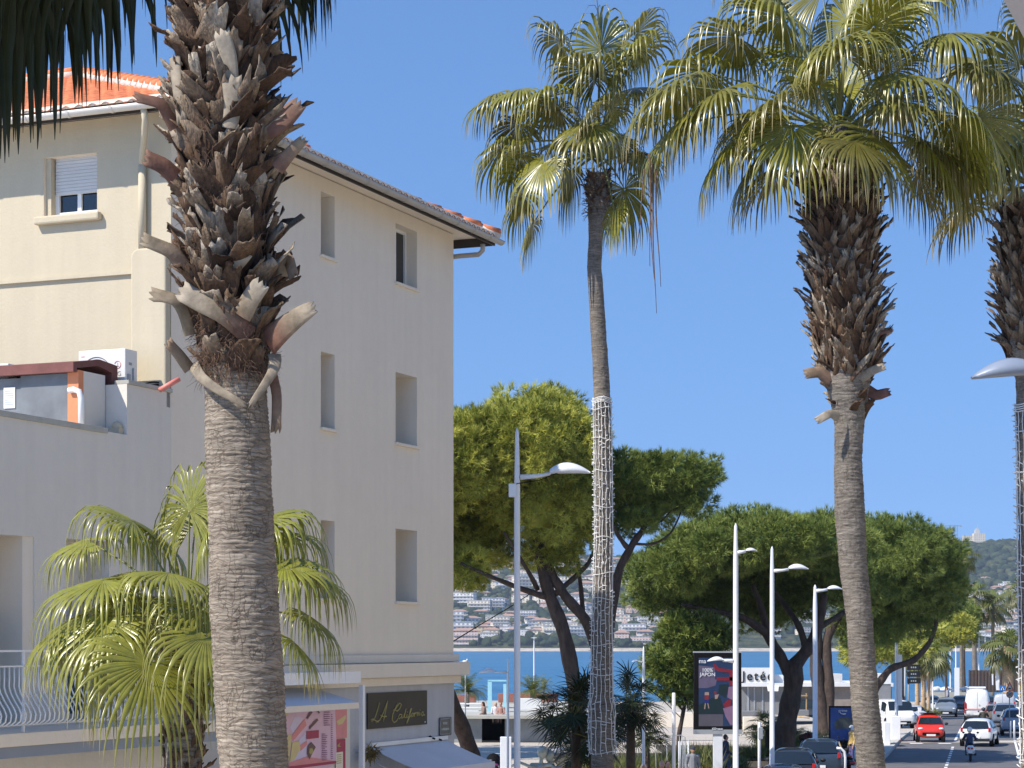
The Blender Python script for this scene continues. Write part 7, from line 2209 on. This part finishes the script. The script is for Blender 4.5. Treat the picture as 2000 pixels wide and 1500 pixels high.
    sb = o.modifiers.new('sub', 'SUBSURF'); sb.levels = 1; sb.render_levels = 1
    def at(xx):
        st = S['st']; xs_ = [s[0] for s in st]
        return [np.interp(xx, xs_, [s[j] for s in st]) for j in range(1, 6)]
    # side glass
    for sgn in (-1, 1):
        a, b = S['glass']; mb = MB(); K = 7; vs = []; 
        for i in range(K):
            xx = a + (b - a) * i / (K - 1); zb, zm, ztp, wb, wt = at(xx); e = .0
            lo = zm + .02; hi = zm + (ztp - zm) * .80
            if i == 0: xx2 = xx
            vs += [(xx, sgn * (wb * .985 + .002), lo), (xx - (.0 if i else .0), sgn * ((wb * .25 + wt * .75) + .012), hi)]
        mb.add(vs, [(2 * i, 2 * i + 2, 2 * i + 3, 2 * i + 1) for i in range(K - 1)]); mb.build('side_window', M['car_glass'], t, world=False)
    def screen(xa, xb, nm):
        za = at(xa); zb_ = at(xb); lowx, hix = (xb, xa) if zb_[2] < za[2] else (xa, xb)
        lo, hi = at(lowx), at(hix)
        dx = .035 if lowx > hix else -.035
        zl = lo[1] + (lo[2] - lo[1]) * .9 + .015; zh = hi[2] - .035
        wl, wh = lo[4] * .98 if lo[2] - lo[1] < .2 else lo[4] * 1.1, hi[4] * .90
        q = [(lowx + dx * .6, -wl, zl), (lowx + dx * .6 + (.05 if dx > 0 else -.05), 0, zl), (lowx + dx * .6, wl, zl), (hix + dx * 1.2, wh, zh), (hix + dx * 1.2 + (.05 if dx > 0 else -.05), 0, zh + .015), (hix + dx * 1.2, -wh, zh)]
        mb = MB(); mb.smooth = True; mb.add(q, [(0, 1, 4, 5), (1, 2, 3, 4)]); mb.build(nm, M['car_glass'], t, world=False)
    screen(S['wsh'][1], S['wsh'][0], 'windscreen')
    if S['rwin']: screen(S['rwin'][0], S['rwin'][1], 'rear_window')
    Lh = S['L'] / 2; W_ = S['W']
    f_ = S['st'][-2]; b_ = S['st'][1]
    for sgn in (-1, 1):
        mb = MB(); mb.ball((Lh - .14, sgn * W_ * .72, f_[2] - .03), (.13, W_ * .19, .075), 10, 6); mb.build('headlight', M['lens'], t, world=False)
        mb = MB(); hh = (b_[2]); mb.box((-Lh + .06, sgn * W_ * .84, hh - .02), (.10, .12, .22 if kind != 'bigvan' else .45)); mb.build('tail_light', M['tail'], t, world=False, bevel=.02)
        mb = MB(); zz = at(S['wsh'][1])[1]; mb.ball((S['wsh'][0] + .25, sgn * (W_ + .10), zz + .10), (.06, .11, .075), 8, 6); mb.build('wing_mirror', M['dark'], t, world=False)
        for wx in S['wheels']:
            mb = MB(); r = S['r']; y = sgn * (W_ - .09)
            mb.lathe([(r * .6, y - .1), (r * .96, y - .1), (r, y - .07), (r, y + .07), (r * .96, y + .1), (r * .6, y + .1)], (wx, 0, r), 20, 'y'); w_ = mb.build('wheel', M['tyre'], t, world=False)
            mb = MB(); y2 = sgn * (W_ + .012); mb.lathe([(r * .62, y2 - .02), (r * .62, y2), (r * .2, y2 + sgn * .01)], (wx, 0, r), 14, 'y'); h_ = mb.build('rim', M['rim'], w_, world=False)
            mb = MB(); y3 = sgn * (W_ * .995); mb.lathe([(r * 1.16, y3 - .03), (r * 1.16, y3 + .004)], (wx, 0, r + .01), 20, 'y'); mb.build('wheel_arch', M['black'], t, world=False)
    mb = MB(); mb.box((Lh - .03, 0, .46), (.10, W_ * 1.2, .16)); mb.build('grille', M['black'], t, world=False, bevel=.02)
    mb = MB(); mb.box((Lh + .028, 0, .40), (.02, .50, .11)); mb.build('number_plate', M['plate_w'], t, world=False)
    mb = MB(); mb.box((-Lh - .01, 0, .62 if kind != 'hatch' else .5), (.03, .50, .11)); mb.build('number_plate', M['plate_w'], t, world=False)
    mb = MB(); mb.box((-Lh + .03, 0, .36), (.12, W_ * 1.7, .16)); mb.build('bumper', M['dark'], t, world=False, bevel=.03)
    return t
H = math.atan2(1, .227)              # heading along the road, away from the camera
TO = H + math.pi                     # towards the camera
RED = ('red', (0.62, 0.035, 0.02)); WHT = ('white', (0.76, 0.76, 0.74)); GRY = ('grey_blue', (0.17, 0.20, 0.24)); SIL = ('silver', (0.48, 0.50, 0.52)); DRK = ('dark_blue', (0.03, 0.045, 0.07)); BLK = ('black', (0.02, 0.02, 0.022)); LBL = ('light_blue_grey', (0.30, 0.34, 0.40))
t = car('small red two-seat city car coming towards the viewer', 'city', RED, 1815, 117.5, TO + .10, name='driving_car')
mb = MB(); mb.box((-.25, 0, 1.56), (1.1, 1.0, .03)); mb.build('dark_roof', M['black'], t, world=False, bevel=.01)
car('white hatchback seen from behind, next to the white scooter', 'hatch', WHT, 1913, 113, H - .10, name='driving_car')
t = car('tall white panel van seen from behind in the right lane', 'bigvan', WHT, 1909, 166, H + .0, name='driving_van')
mb = MB(); mb.box((-2.96, 0, 1.0), (.02, 1.86, .10)); mb.build('red_stripe', M['coral'], t, world=False)
for sg in (-1, 1): mb = MB(); mb.box((-2.95, sg * .93, 1.15), (.03, .10, .9)); mb.build('red_marker', M['sign_red'], t, world=False)
mb = MB(); mb.box((-2.97, 0, 1.75), (.012, .012, 1.5)); mb.box((-2.99, -.15, 1.35), (.04, .08, .05)); mb.build('door_seam', M['grey'], t, world=False)
mb = MB(); mb.box((-1.0, 0, 2.66), (2.4, 1.3, .10)); mb.build('roof_box', M['pvc'], t, world=False, bevel=.03)
car('dark grey SUV coming towards the viewer beyond the red car', 'suv', GRY, 1848, 181, TO, name='driving_car')
car('silver car parked left of the dark grey SUV', 'suv', SIL, 1819, 192, TO + .05, 'cars parked along the left kerb')
car('dark car half hidden between the SUV and the white van', 'suv', BLK, 1877, 192, TO, name='driving_car')
car('white van parked on the left facing the viewer', 'van', WHT, 1745, 146, TO + .30, 'cars parked along the left kerb', 'parked_van')
car('pale car parked behind the white van', 'hatch', SIL, 1783, 153, TO + .25, 'cars parked along the left kerb')
car('pale blue-grey estate car seen from behind at the right photo edge', 'suv', LBL, 1984, 129, H + .02, 'cars parked on the right')
car('small dark car with roof bars ahead of the blue-grey estate', 'suv', GRY, 1963, 150, H, 'cars parked on the right')
car('brownish car beside the white van on the right', 'hatch', ('brown', (0.20, 0.15, 0.12)), 1944, 160, H, 'cars parked on the right')
car('pale parked van under the road signs far down the right side', 'van', SIL, 1962, 185, H, 'cars parked on the right', 'parked_van')
car('dark parked car beyond the white van near the fence', 'hatch', DRK, 1934, 205, H, 'cars parked on the right')
car('black hatchback seen from behind at the bottom edge, with its rear window showing', 'suv', BLK, 1552, 77.5, H + .05, 'cars parked at the bottom right')
car('blue car roof just showing at the bottom edge', 'hatch', DRK, 1530, 70.5, H + .05, 'cars parked at the bottom right')
car('dark blue car with glinting side pillars parked ahead of the black one', 'suv', DRK, 1603, 85, H + .05, 'cars parked at the bottom right')

# ------------------------------------------------------------------ people
M['skin'] = surf('skin', (0.48, 0.27, 0.19), .55, .06, 8); M['skin_t'] = surf('tanned_skin', (0.36, 0.20, 0.13), .55, .06, 8)
def cloth(n, c):
    k = 'cloth_' + n
    if k not in M: M[k] = surf(k, c, .85, .15, 12, 60, .4, .01)
    return M[k]
def limbs(mb, segs, n=9):
    for pts, rad in segs:
        mb.tube(pts, rad, n)
        for p, r in ((pts[0], rad[0]), (pts[-1], rad[-1])): mb.ball(p, r, n, 6)
def fused(mb, name, mat, parent, vox):
    o = mb.build(name, mat, parent, world=False)
    r = o.modifiers.new('remesh', 'REMESH'); r.mode = 'VOXEL'; r.voxel_size = vox; r.use_smooth_shade = True
    s = o.modifiers.new('smooth', 'SMOOTH'); s.factor = .5; s.iterations = 3
    return o
def person(label, loc, rz, pose='stand', top=('grey', (0.2, 0.2, 0.22)), legs=('dark', (0.03, 0.03, 0.04)), hair=(0.03, 0.02, 0.015), hat=None, sc_=1.0, group=None, skin='skin', arms=None, statue=None):
    t = thing('person' if not statue else 'figure', label, 'person', loc, rotz=rz, group=group)
    t.scale = (sc_,) * 3
    # joints, facing +x, standing
    pel, neck, head = Vector((0, 0, .95)), Vector((0, 0, 1.47)), Vector((.015, 0, 1.63))
    hipx = .10
    J = {}
    for s_, k in ((1, 'l'), (-1, 'r')):
        J['hip' + k] = Vector((0, s_ * .09, .92)); J['knee' + k] = Vector((.03, s_ * .10, .49)); J['ank' + k] = Vector((0, s_ * .11, .08)); J['toe' + k] = Vector((.17, s_ * .13, .04))
        J['sh' + k] = Vector((0, s_ * .185, 1.40)); J['el' + k] = Vector((-.03, s_ * .24, 1.12)); J['wr' + k] = Vector((.06, s_ * .25, .87))
    if pose == 'walk':
        J['kneel'] = Vector((.18, .10, .50)); J['ankl'] = Vector((.24, .11, .09)); J['toel'] = Vector((.40, .12, .06)); J['kneer'] = Vector((-.08, -.10, .50)); J['ankr'] = Vector((-.34, -.11, .16)); J['toer'] = Vector((-.24, -.12, .04)); J['wrl'] = Vector((-.16, .25, .90)); J['wrr'] = Vector((.22, -.24, .93)); J['elr'] = Vector((.02, -.24, 1.12))
    if pose in ('ride', 'sit'):
        dz = -.22 if pose == 'ride' else -.50
        for k in J:
            if k[:2] in ('hi', 'sh', 'el', 'wr'): J[k] = J[k] + Vector((0, 0, dz))
        pel, neck, head = pel + Vector((0, 0, dz)), neck + Vector((.05, 0, dz)), head + Vector((.08, 0, dz))
        zz = .70 + (dz + .22)
        for s_, k in ((1, 'l'), (-1, 'r')):
            J['knee' + k] = Vector((.42, s_ * .15, zz)); J['ank' + k] = Vector((.40, s_ * .15, zz - .40)); J['toe' + k] = Vector((.56, s_ * .16, zz - .43))
            if pose == 'ride': J['el' + k] = Vector((.20, s_ * .30, .98)); J['wr' + k] = Vector((.46, s_ * .30, 1.0)); J['sh' + k] += Vector((.05, 0, 0))
            else: J['el' + k] = Vector((.06, s_ * .24, J['sh' + k].z - .27)); J['wr' + k] = Vector((.28, s_ * .14, J['sh' + k].z - .38))
    if pose == 'bend':
        neck, head = Vector((.42, 0, 1.12)), Vector((.54, 0, 1.06))
        for s_, k in ((1, 'l'), (-1, 'r')):
            J['sh' + k] = Vector((.36, s_ * .18, 1.10)); J['el' + k] = Vector((.44, s_ * .2, .82)); J['wr' + k] = Vector((.52, s_ * .16, .60))
    if arms:
        for k, v in arms.items(): J[k] = Vector(v)
    def body(mb, grow, lo, hi, part):
        pass
    bm_ = MB()
    limbs(bm_, [([J['sh' + k], J['el' + k], J['wr' + k]], [.05, .040, .027]) for k in 'lr'])
    limbs(bm_, [([J['hip' + k], J['knee' + k], J['ank' + k]], [.085, .058, .040]) for k in 'lr'])
    limbs(bm_, [([J['ank' + k] - Vector((.04, 0, .02)), J['toe' + k]], [.045, .035]) for k in 'lr'])
    limbs(bm_, [([pel, pel.lerp(neck, .5), neck - (neck - pel).normalized() * .10], [.13, .12, .13]), ([J['shl'], J['shr']], [.06, .06]), ([neck - (neck - pel).normalized() * .06, head - Vector((.01, 0, .05))], [.058, .055])])
    bm_.ball(head, (.096, .078, .118), 14, 10); bm_.ball(head + Vector((.03, 0, -.05)), (.066, .058, .062))
    bm_.ball(head + Vector((.10, 0, -.012)), (.020, .014, .024), 8, 6)
    for s_ in (-1, 1): bm_.ball(head + Vector((0, s_ * .079, -.005)), (.02, .012, .03), 8, 6)
    # hands: palm, four fingers, thumb
    for s_, k in ((1, 'l'), (-1, 'r')):
        wv = J['wr' + k]; d = (wv - J['el' + k]).normalized(); sd_ = d.cross(Vector((0, 0, 1))); sd_ = sd_.normalized() if sd_.length > .1 else Vector((0, 1, 0)); nn = sd_.cross(d)
        pc = wv + d * .05; limbs(bm_, [([wv, wv + d * .08], [.024, .03])], 8)
        for q, ln in zip((-.027, -.009, .009, .027), (.062, .075, .080, .066)):
            a = wv + d * .09 + sd_ * q; b = a + d * ln * .55 - nn * .01; c = b + d * ln * .35 - nn * .03
            bm_.tube([a, b, c], [.0095, .0088, .0075], 6)
        a = wv + d * .035 + sd_ * .03 * s_; bm_.tube([a, a + d * .035 + sd_ * .022 * s_, a + d * .06 + sd_ * .026 * s_ - nn * .012], [.011, .010, .008], 6)
    if statue:
        o = fused(bm_, 'body', M['bronze'], t, .012)
        return t
    fused(bm_, 'body', M[skin], t, .010)
    c_ = MB(); up = (neck - pel).normalized()
    limbs(c_, [([J['sh' + k], J['el' + k], J['wr' + k] + (J['el' + k] - J['wr' + k]) * .15], [.072, .058, .046]) for k in 'lr'])
    limbs(c_, [([pel - up * .03, pel.lerp(neck, .5), neck - up * .10], [.155, .15, .15]), ([J['shl'], J['shr']], [.085, .085]), ([neck - up * .08, neck - up * .03], [.085, .07])])
    fused(c_, 'jacket', cloth(*top), t, .016)
    c_ = MB(); limbs(c_, [([J['hip' + k], J['knee' + k], J['ank' + k] + (J['knee' + k] - J['ank' + k]) * .12], [.105, .078, .062]) for k in 'lr'] + [([J['hipl'], J['hipr']], [.10, .10])])
    fused(c_, 'trousers', cloth(*legs), t, .016)
    for k in 'lr': c_ = MB(); limbs(c_, [([J['ank' + k] - Vector((.05, 0, .02)), J['toe' + k]], [.056, .046])]); fused(c_, 'shoe', M['dark'], t, .014)
    for s_ in (-1, 1): c_ = MB(); c_.ball(head + Vector((.086, s_ * .030, .012)), (.010, .013, .008), 8, 6); c_.build('eye', M['black'], t, world=False)
    c_ = MB(); c_.ball(head + Vector((.080, 0, -.062)), (.010, .024, .006), 8, 6); c_.build('mouth', cloth('lip', (0.35, 0.12, 0.10)), t, world=False)
    if hat and hat[0] == 'helmet':
        c_ = MB(); c_.ball(head + Vector((-.01, 0, .03)), (.135, .125, .135), 18, 12); fused(c_, 'helmet', cloth('helmet' + hat[1], hat[2]) if False else paint('helmet_' + hat[1] + label[:5], hat[2]), t, .012)
        c_ = MB(); c_.ball(head + Vector((.075, 0, .0)), (.075, .10, .055), 12, 8); c_.build('visor', M['car_glass'], t, world=False)
    else:
        c_ = MB(); c_.ball(head + Vector((-.022, 0, .022)), (.096, .090, .118), 16, 10)
        if hat and hat[0] == 'long': limbs(c_, [([head + Vector((-.05, 0, .02)), head + Vector((-.085, 0, -.16)), head + Vector((-.08, 0, -.30))], [.09, .08, .05])])
        fused(c_, 'hair', cloth('hair%.2f' % hair[0], hair), t, .011)
        if hat and hat[0] == 'cap':
            c_ = MB(); c_.ball(head + Vector((-.005, 0, .06)), (.108, .096, .075), 16, 10); c_.prism([head + Vector((.07, -.06, .055)), head + Vector((.18, -.04, .045)), head + Vector((.18, .04, .045)), head + Vector((.07, .06, .055))], (0, 0, .012)); c_.build('cap', cloth('cap', hat[2]), t, world=False)
    return t
def PG(px, Z, dz=0): return (XA(px, Z), Z, gz(Z) + dz)
FACE = -math.pi / 2
person('man in grey jacket and dark cap standing by the digital poster', PG(1353, 76), FACE + .2, 'stand', ('greyj', (0.20, 0.21, 0.23)), hat=('cap', '', (0.03, 0.035, 0.05)), hair=(0.1, 0.09, 0.08), skin='skin_t')
person('person in dark blue walking right behind the digital poster post', PG(1417, 86), .1, 'walk', ('navy', (0.02, 0.03, 0.06)), ('jeans', (0.05, 0.08, 0.14)))
person('person in dark red bending down by the pine tree bed', PG(1567, 100, .06), .0, 'bend', ('maroon', (0.09, 0.02, 0.02)), ('darkred', (0.04, 0.02, 0.02)))
person('person in yellow jacket and white helmet beside the parked scooters', PG(1664, 95), math.pi + .3, 'stand', ('yellowj', (0.62, 0.42, 0.14)), ('violet', (0.09, 0.08, 0.20)), hat=('helmet', 'w', (0.7, 0.72, 0.75)))
person('white haired person at the bottom edge near the slim white lamp', PG(1257, 65), FACE, 'stand', ('palej', (0.3, 0.28, 0.26)), hair=(0.6, 0.58, 0.55))
person('bald person at the bottom edge left of the thin white post', PG(1293, 67.5), FACE, 'stand', ('tan', (0.35, 0.25, 0.18)), hair=(0.42, 0.25, 0.18), sc_=.98)
person('dark haired person at the bottom edge beside the bald one', PG(1304, 68), FACE + .3, 'stand', ('brownj', (0.12, 0.07, 0.05)), hair=(0.12, 0.05, 0.03), sc_=.96)
person('girl with long dark hair sitting on the terrace edge left of the blue frame', (XA(946, 117), 117, zt - .42), math.pi, 'sit', ('taupe', (0.25, 0.17, 0.14)), ('taupe2', (0.18, 0.13, 0.11)), hat=('long', '', ()), sc_=.95)
person('blond person in white sitting inside the blue frame', (XA(968, 117.5), 117.5, zt - .42), FACE, 'sit', ('whitej', (0.62, 0.58, 0.6)), ('beige', (0.4, 0.3, 0.25)), hair=(0.5, 0.38, 0.2), sc_=.92, hat=('long', '', ()))
person('person in brown sitting inside the blue frame at its right post', (XA(979, 117.3), 117.3, zt - .42), FACE - .4, 'sit', ('rose', (0.40, 0.22, 0.18)), ('brown2', (0.14, 0.09, 0.07)), hair=(0.2, 0.1, 0.05), sc_=.92)
person('dark clad person standing at the foot of the tall white pole', PG(1761, 155, .3), FACE, 'stand', ('blackj', (0.015, 0.015, 0.02)), hat=('long', '', ()))
person('person with dark hair far behind the silver car before the sea', PG(1850, 205, .5), math.pi, 'stand', ('greyj2', (0.3, 0.3, 0.34)), ('dark', (0.03, 0.03, 0.04)))
person('blond child at the bottom left by the dark pushchair', PG(934, 80), FACE + .5, 'stand', ('oliv', (0.16, 0.16, 0.08)), ('palep', (0.3, 0.25, 0.2)), hair=(0.45, 0.33, 0.16), sc_=.62)
# pushchair
pc = thing('pushchair', 'dark hooded pushchair with a pink blanket at the bottom left', 'pushchair', PG(964, 84))
mb = MB(); vs, fs = [], []
K = 8
for i in range(K + 1):
    a = math.pi * (.12 + .62 * i / K)
    for j in range(7):
        b = math.pi * j / 6
        vs.append((.36 * math.cos(a) * (.35 + .65 * math.sin(b)), .27 * math.cos(b), .72 + .38 * math.sin(a) * (.3 + .7 * math.sin(b))))
for i in range(K):
    for j in range(6): fs.append((i * 7 + j, i * 7 + j + 1, i * 7 + j + 8, i * 7 + j + 7))
mb.smooth = True; mb.add(vs, fs); mb.build('hood', M['black'], pc, world=False)
mb = MB(); mb.prism([(-.3, -.24, .45), (.35, -.24, .38), (.35, -.24, .52), (0, -.24, .6), (-.32, -.24, .85)], (0, .48, 0)); mb.build('seat', cloth('darkseat', (0.03, 0.025, 0.03)), pc, world=False)
mb = MB(); mb.ball((.1, 0, .64), (.28, .24, .09)); mb.build('blanket', cloth('pinkb', (0.50, 0.10, 0.28)), pc, world=False)
mb = MB(); mb.tube([(.4, -.27, .2), (-.35, -.27, .9), (-.55, -.27, 1.05), (-.55, .27, 1.05), (-.35, .27, .9), (.4, .27, .2)], .014, 6); mb.tube([(-.35, -.27, .18), (.1, -.27, .6)], .014, 6); mb.tube([(-.35, .27, .18), (.1, .27, .6)], .014, 6); mb.build('frame', M['grey'], pc, world=False)
for x_, y_ in ((.42, -.27), (.42, .27), (-.36, -.29), (-.36, .29)):
    mb = MB(); mb.lathe([(.10, y_ - .02), (.14, y_ - .02), (.14, y_ + .02), (.10, y_ + .02)], (x_, 0, .14), 14, 'y'); mb.build('wheel', M['tyre'], pc, world=False)
pc.rotation_euler = (0, 0, FACE - .5)
# bronze pair
M['bronze'] = surf('green_bronze', (0.30, 0.34, 0.32), .45, .25, 6, 40, .3, .01, metal=.2)
st = thing('bronze_statue', 'grey-green bronze statue of embracing figures with arms round each other', 'statue', PG(1066, 59))
mb = MB(); mb.box((0, 0, .07), (1.7, 1.2, .14)); mb.build('pedestal', M['coping'], st, world=False, bevel=.03)
def fig(x0, y0, zz, sc_, lean, raised):
    mb = MB()
    def v(a, b, c): return Vector((x0 + (a + lean * (c - .9) * .25) * sc_, y0 + b * sc_, zz + c * sc_))
    segs = [([v(-.1, 0, .05), v(-.09, .02, .5), v(-.08, 0, .92)], [.05, .065, .10]), ([v(.12, .06, .05), v(.11, -.02, .5), v(.09, 0, .92)], [.05, .065, .10]),
            ([v(0, 0, .92), v(0, .01, 1.15), v(0, 0, 1.36)], [.15, .125, .15]), ([v(-.19, 0, 1.42), v(.19, 0, 1.42)], [.065, .065]), ([v(0, 0, 1.42), v(0, -.02, 1.56)], [.06, .055])]
    for pts in raised: segs.append(([v(*p) for p in pts], [.052, .044, .036][:len(pts)] if len(pts) < 4 else [.052, .047, .042, .036]))
    limbs(mb, segs)
    c = v(.01, -.01, 1.68); mb.ball(c, (.10 * sc_, .115 * sc_, .14 * sc_), 14, 10); mb.ball(c + Vector((0, -.03, .03)), (.11 * sc_, .11 * sc_, .12 * sc_), 14, 10)
    # fingers at the last point of each arm
    for pts in raised:
        a = v(*pts[-1]); d = (a - v(*pts[-2])).normalized()
        mb.ball(a + d * .04, (.045, .03, .04))
        for q in range(4): mb.tube([a + d * .06 + Vector((0, 0, (q - 1.5) * .02)), a + d * .15 + Vector((0, -.02, (q - 1.5) * .024))], [.012, .009], 6)
        mb.tube([a + Vector((0, -.02, .02)), a + d * .06 + Vector((0, -.04, .05))], [.012, .009], 6)
    return mb
s1 = 1.36
z_ = .14
fused(fig(-.19, 0, z_, s1, .3, [[(-.19, 0, 1.42), (-.34, -.06, 1.22), (-.22, -.16, 1.05)], [(.19, 0, 1.42), (.36, -.08, 1.32), (.52, -.12, 1.20)]]), 'large_figure', M['bronze'], st, .012)
fused(fig(.22, .14, z_, s1 * .95, -.5, [[(-.19, 0, 1.42), (-.42, -.22, 1.46), (-.66, -.22, 1.56), (-.78, -.1, 1.50)], [(.19, 0, 1.42), (.30, -.06, 1.20), (.12, -.18, 1.10)]]), 'slender_figure', M['bronze'], st, .012)

# ------------------------------------------------------------------ scooters
def scooter(label, px, Z, rz, col, group=None, name='scooter'):
    t = thing(name, label, 'scooter', (XA(px, Z), Z, gz(Z) + .008), rotz=rz, group=group)
    pm = paint('scooter_' + label[:6], col)
    for wx in (-.62, .64):
        mb = MB(); mb.lathe([(.16, -.05), (.25, -.055), (.27, -.03), (.27, .03), (.25, .055), (.16, .05)], (wx, 0, .27), 20, 'y'); w_ = mb.build('wheel', M['tyre'], t, world=False)
        mb = MB(); mb.lathe([(.16, -.045), (.16, .045)], (wx, 0, .27), 14, 'y'); mb.build('rim', M['rim'], w_, world=False)
    mb = MB(); mb.smooth = True
    mb.ball((-.45, 0, .60), (.42, .17, .20), 14, 8); mb.ball((-.62, 0, .55), (.22, .20, .22), 12, 8); mb.box((.08, 0, .34), (.5, .34, .08))
    mb.tube([(.45, 0, .32), (.42, 0, .6), (.34, 0, .98)], [.17, .15, .10], 10, flat=1.3); mb.ball((.36, 0, 1.0), (.12, .17, .10), 12, 8); mb.ball((.62, 0, .50), (.16, .08, .07), 10, 6)
    mb.build('bodywork', pm, t, world=False)
    mb = MB(); mb.ball((-.32, 0, .78), (.40, .15, .07), 14, 8); mb.build('saddle', M['black'], t, world=False)
    mb = MB(); mb.tube([(.33, -.34, 1.04), (.36, 0, 1.06), (.33, .34, 1.04)], .016, 6); mb.tube([(.36, 0, 1.0), (.64, 0, .3)], .03, 8); mb.build('handlebar', M['dark'], t, world=False)
    for s_ in (-1, 1): mb = MB(); mb.tube([(.36, s_ * .22, 1.06), (.38, s_ * .32, 1.26)], .006, 5); mb.ball((.38, s_ * .33, 1.30), (.02, .06, .045)); mb.build('mirror', M['dark'], t, world=False)
    mb = MB(); mb.ball((.50, 0, .92), (.04, .09, .06)); mb.build('headlight', M['lens'], t, world=False)
    mb = MB(); mb.box((-.83, 0, .62), (.05, .26, .08)); mb.build('tail_light', M['tail'], t, world=False, bevel=.015)
    mb = MB(); mb.box((-.90, 0, .46), (.012, .19, .14)); mb.build('number_plate', M['plate_w'], t, world=False)
    mb = MB(); mb.box((-.86, 0, .40), (.06, .18, .20)); mb.tube([(-.1, -.2, .26), (-.75, -.22, .34)], [.03, .06], 8); mb.build('exhaust', M['dark'], t, world=False)
    return t
scooter('white scooter ridden away from the viewer behind the white hatchback', 1895.5, 98, H, (0.72, 0.72, 0.7), name='ridden_scooter')
person('rider in navy jacket and white helmet on the white scooter', (XA(1894, 98) - .07, 97.7, .01 + .02), H, 'ride', ('navy2', (0.02, 0.035, 0.09)), ('navy2', (0.02, 0.035, 0.09)), hat=('helmet', 'w2', (0.75, 0.73, 0.70)))
scooter('dark motor scooter ridden behind the white van', 1921.5, 136, H, (0.03, 0.03, 0.03), name='ridden_scooter')
person('rider in dark olive with black helmet behind the white van', (XA(1920.5, 136) - .05, 135.7, gz(136) + .02), H, 'ride', ('olive', (0.045, 0.045, 0.03)), ('black2', (0.015, 0.015, 0.015)), hat=('helmet', 'k', (0.02, 0.02, 0.022)))
scooter('black scooter parked beside the hoop rail, nearer one', 1652, 86, H + .4, (0.02, 0.02, 0.025), 'scooters parked by the blue poster')
scooter('grey scooter parked left of the blue poster, behind the dark cars', 1630, 93, H + .45, (0.12, 0.12, 0.13), 'scooters parked by the blue poster')
scooter('dark scooter parked before the blue poster', 1642, 91, H + .5, (0.05, 0.06, 0.08), 'scooters parked by the blue poster')
# ------------------------------------------------------------------ the air
m = bpy.data.materials.new('haze'); m.use_nodes = True
nt = m.node_tree; nt.nodes.remove(nt.nodes['Principled BSDF'])
pv = nt.nodes.new('ShaderNodeVolumePrincipled')
pv.inputs['Color'].default_value = (0.78, 0.88, 1.0, 1); pv.inputs['Density'].default_value = 0.0001; pv.inputs['Anisotropy'].default_value = 0.3
nt.links.new(pv.outputs[0], nt.nodes['Material Output'].inputs['Volume'])
mb = MB(); mb.box((500, 1900, 140), (7000, 5200, 300))
tag(mb.build('haze', m), 'thin pale air over the bay', 'haze', kind='stuff')
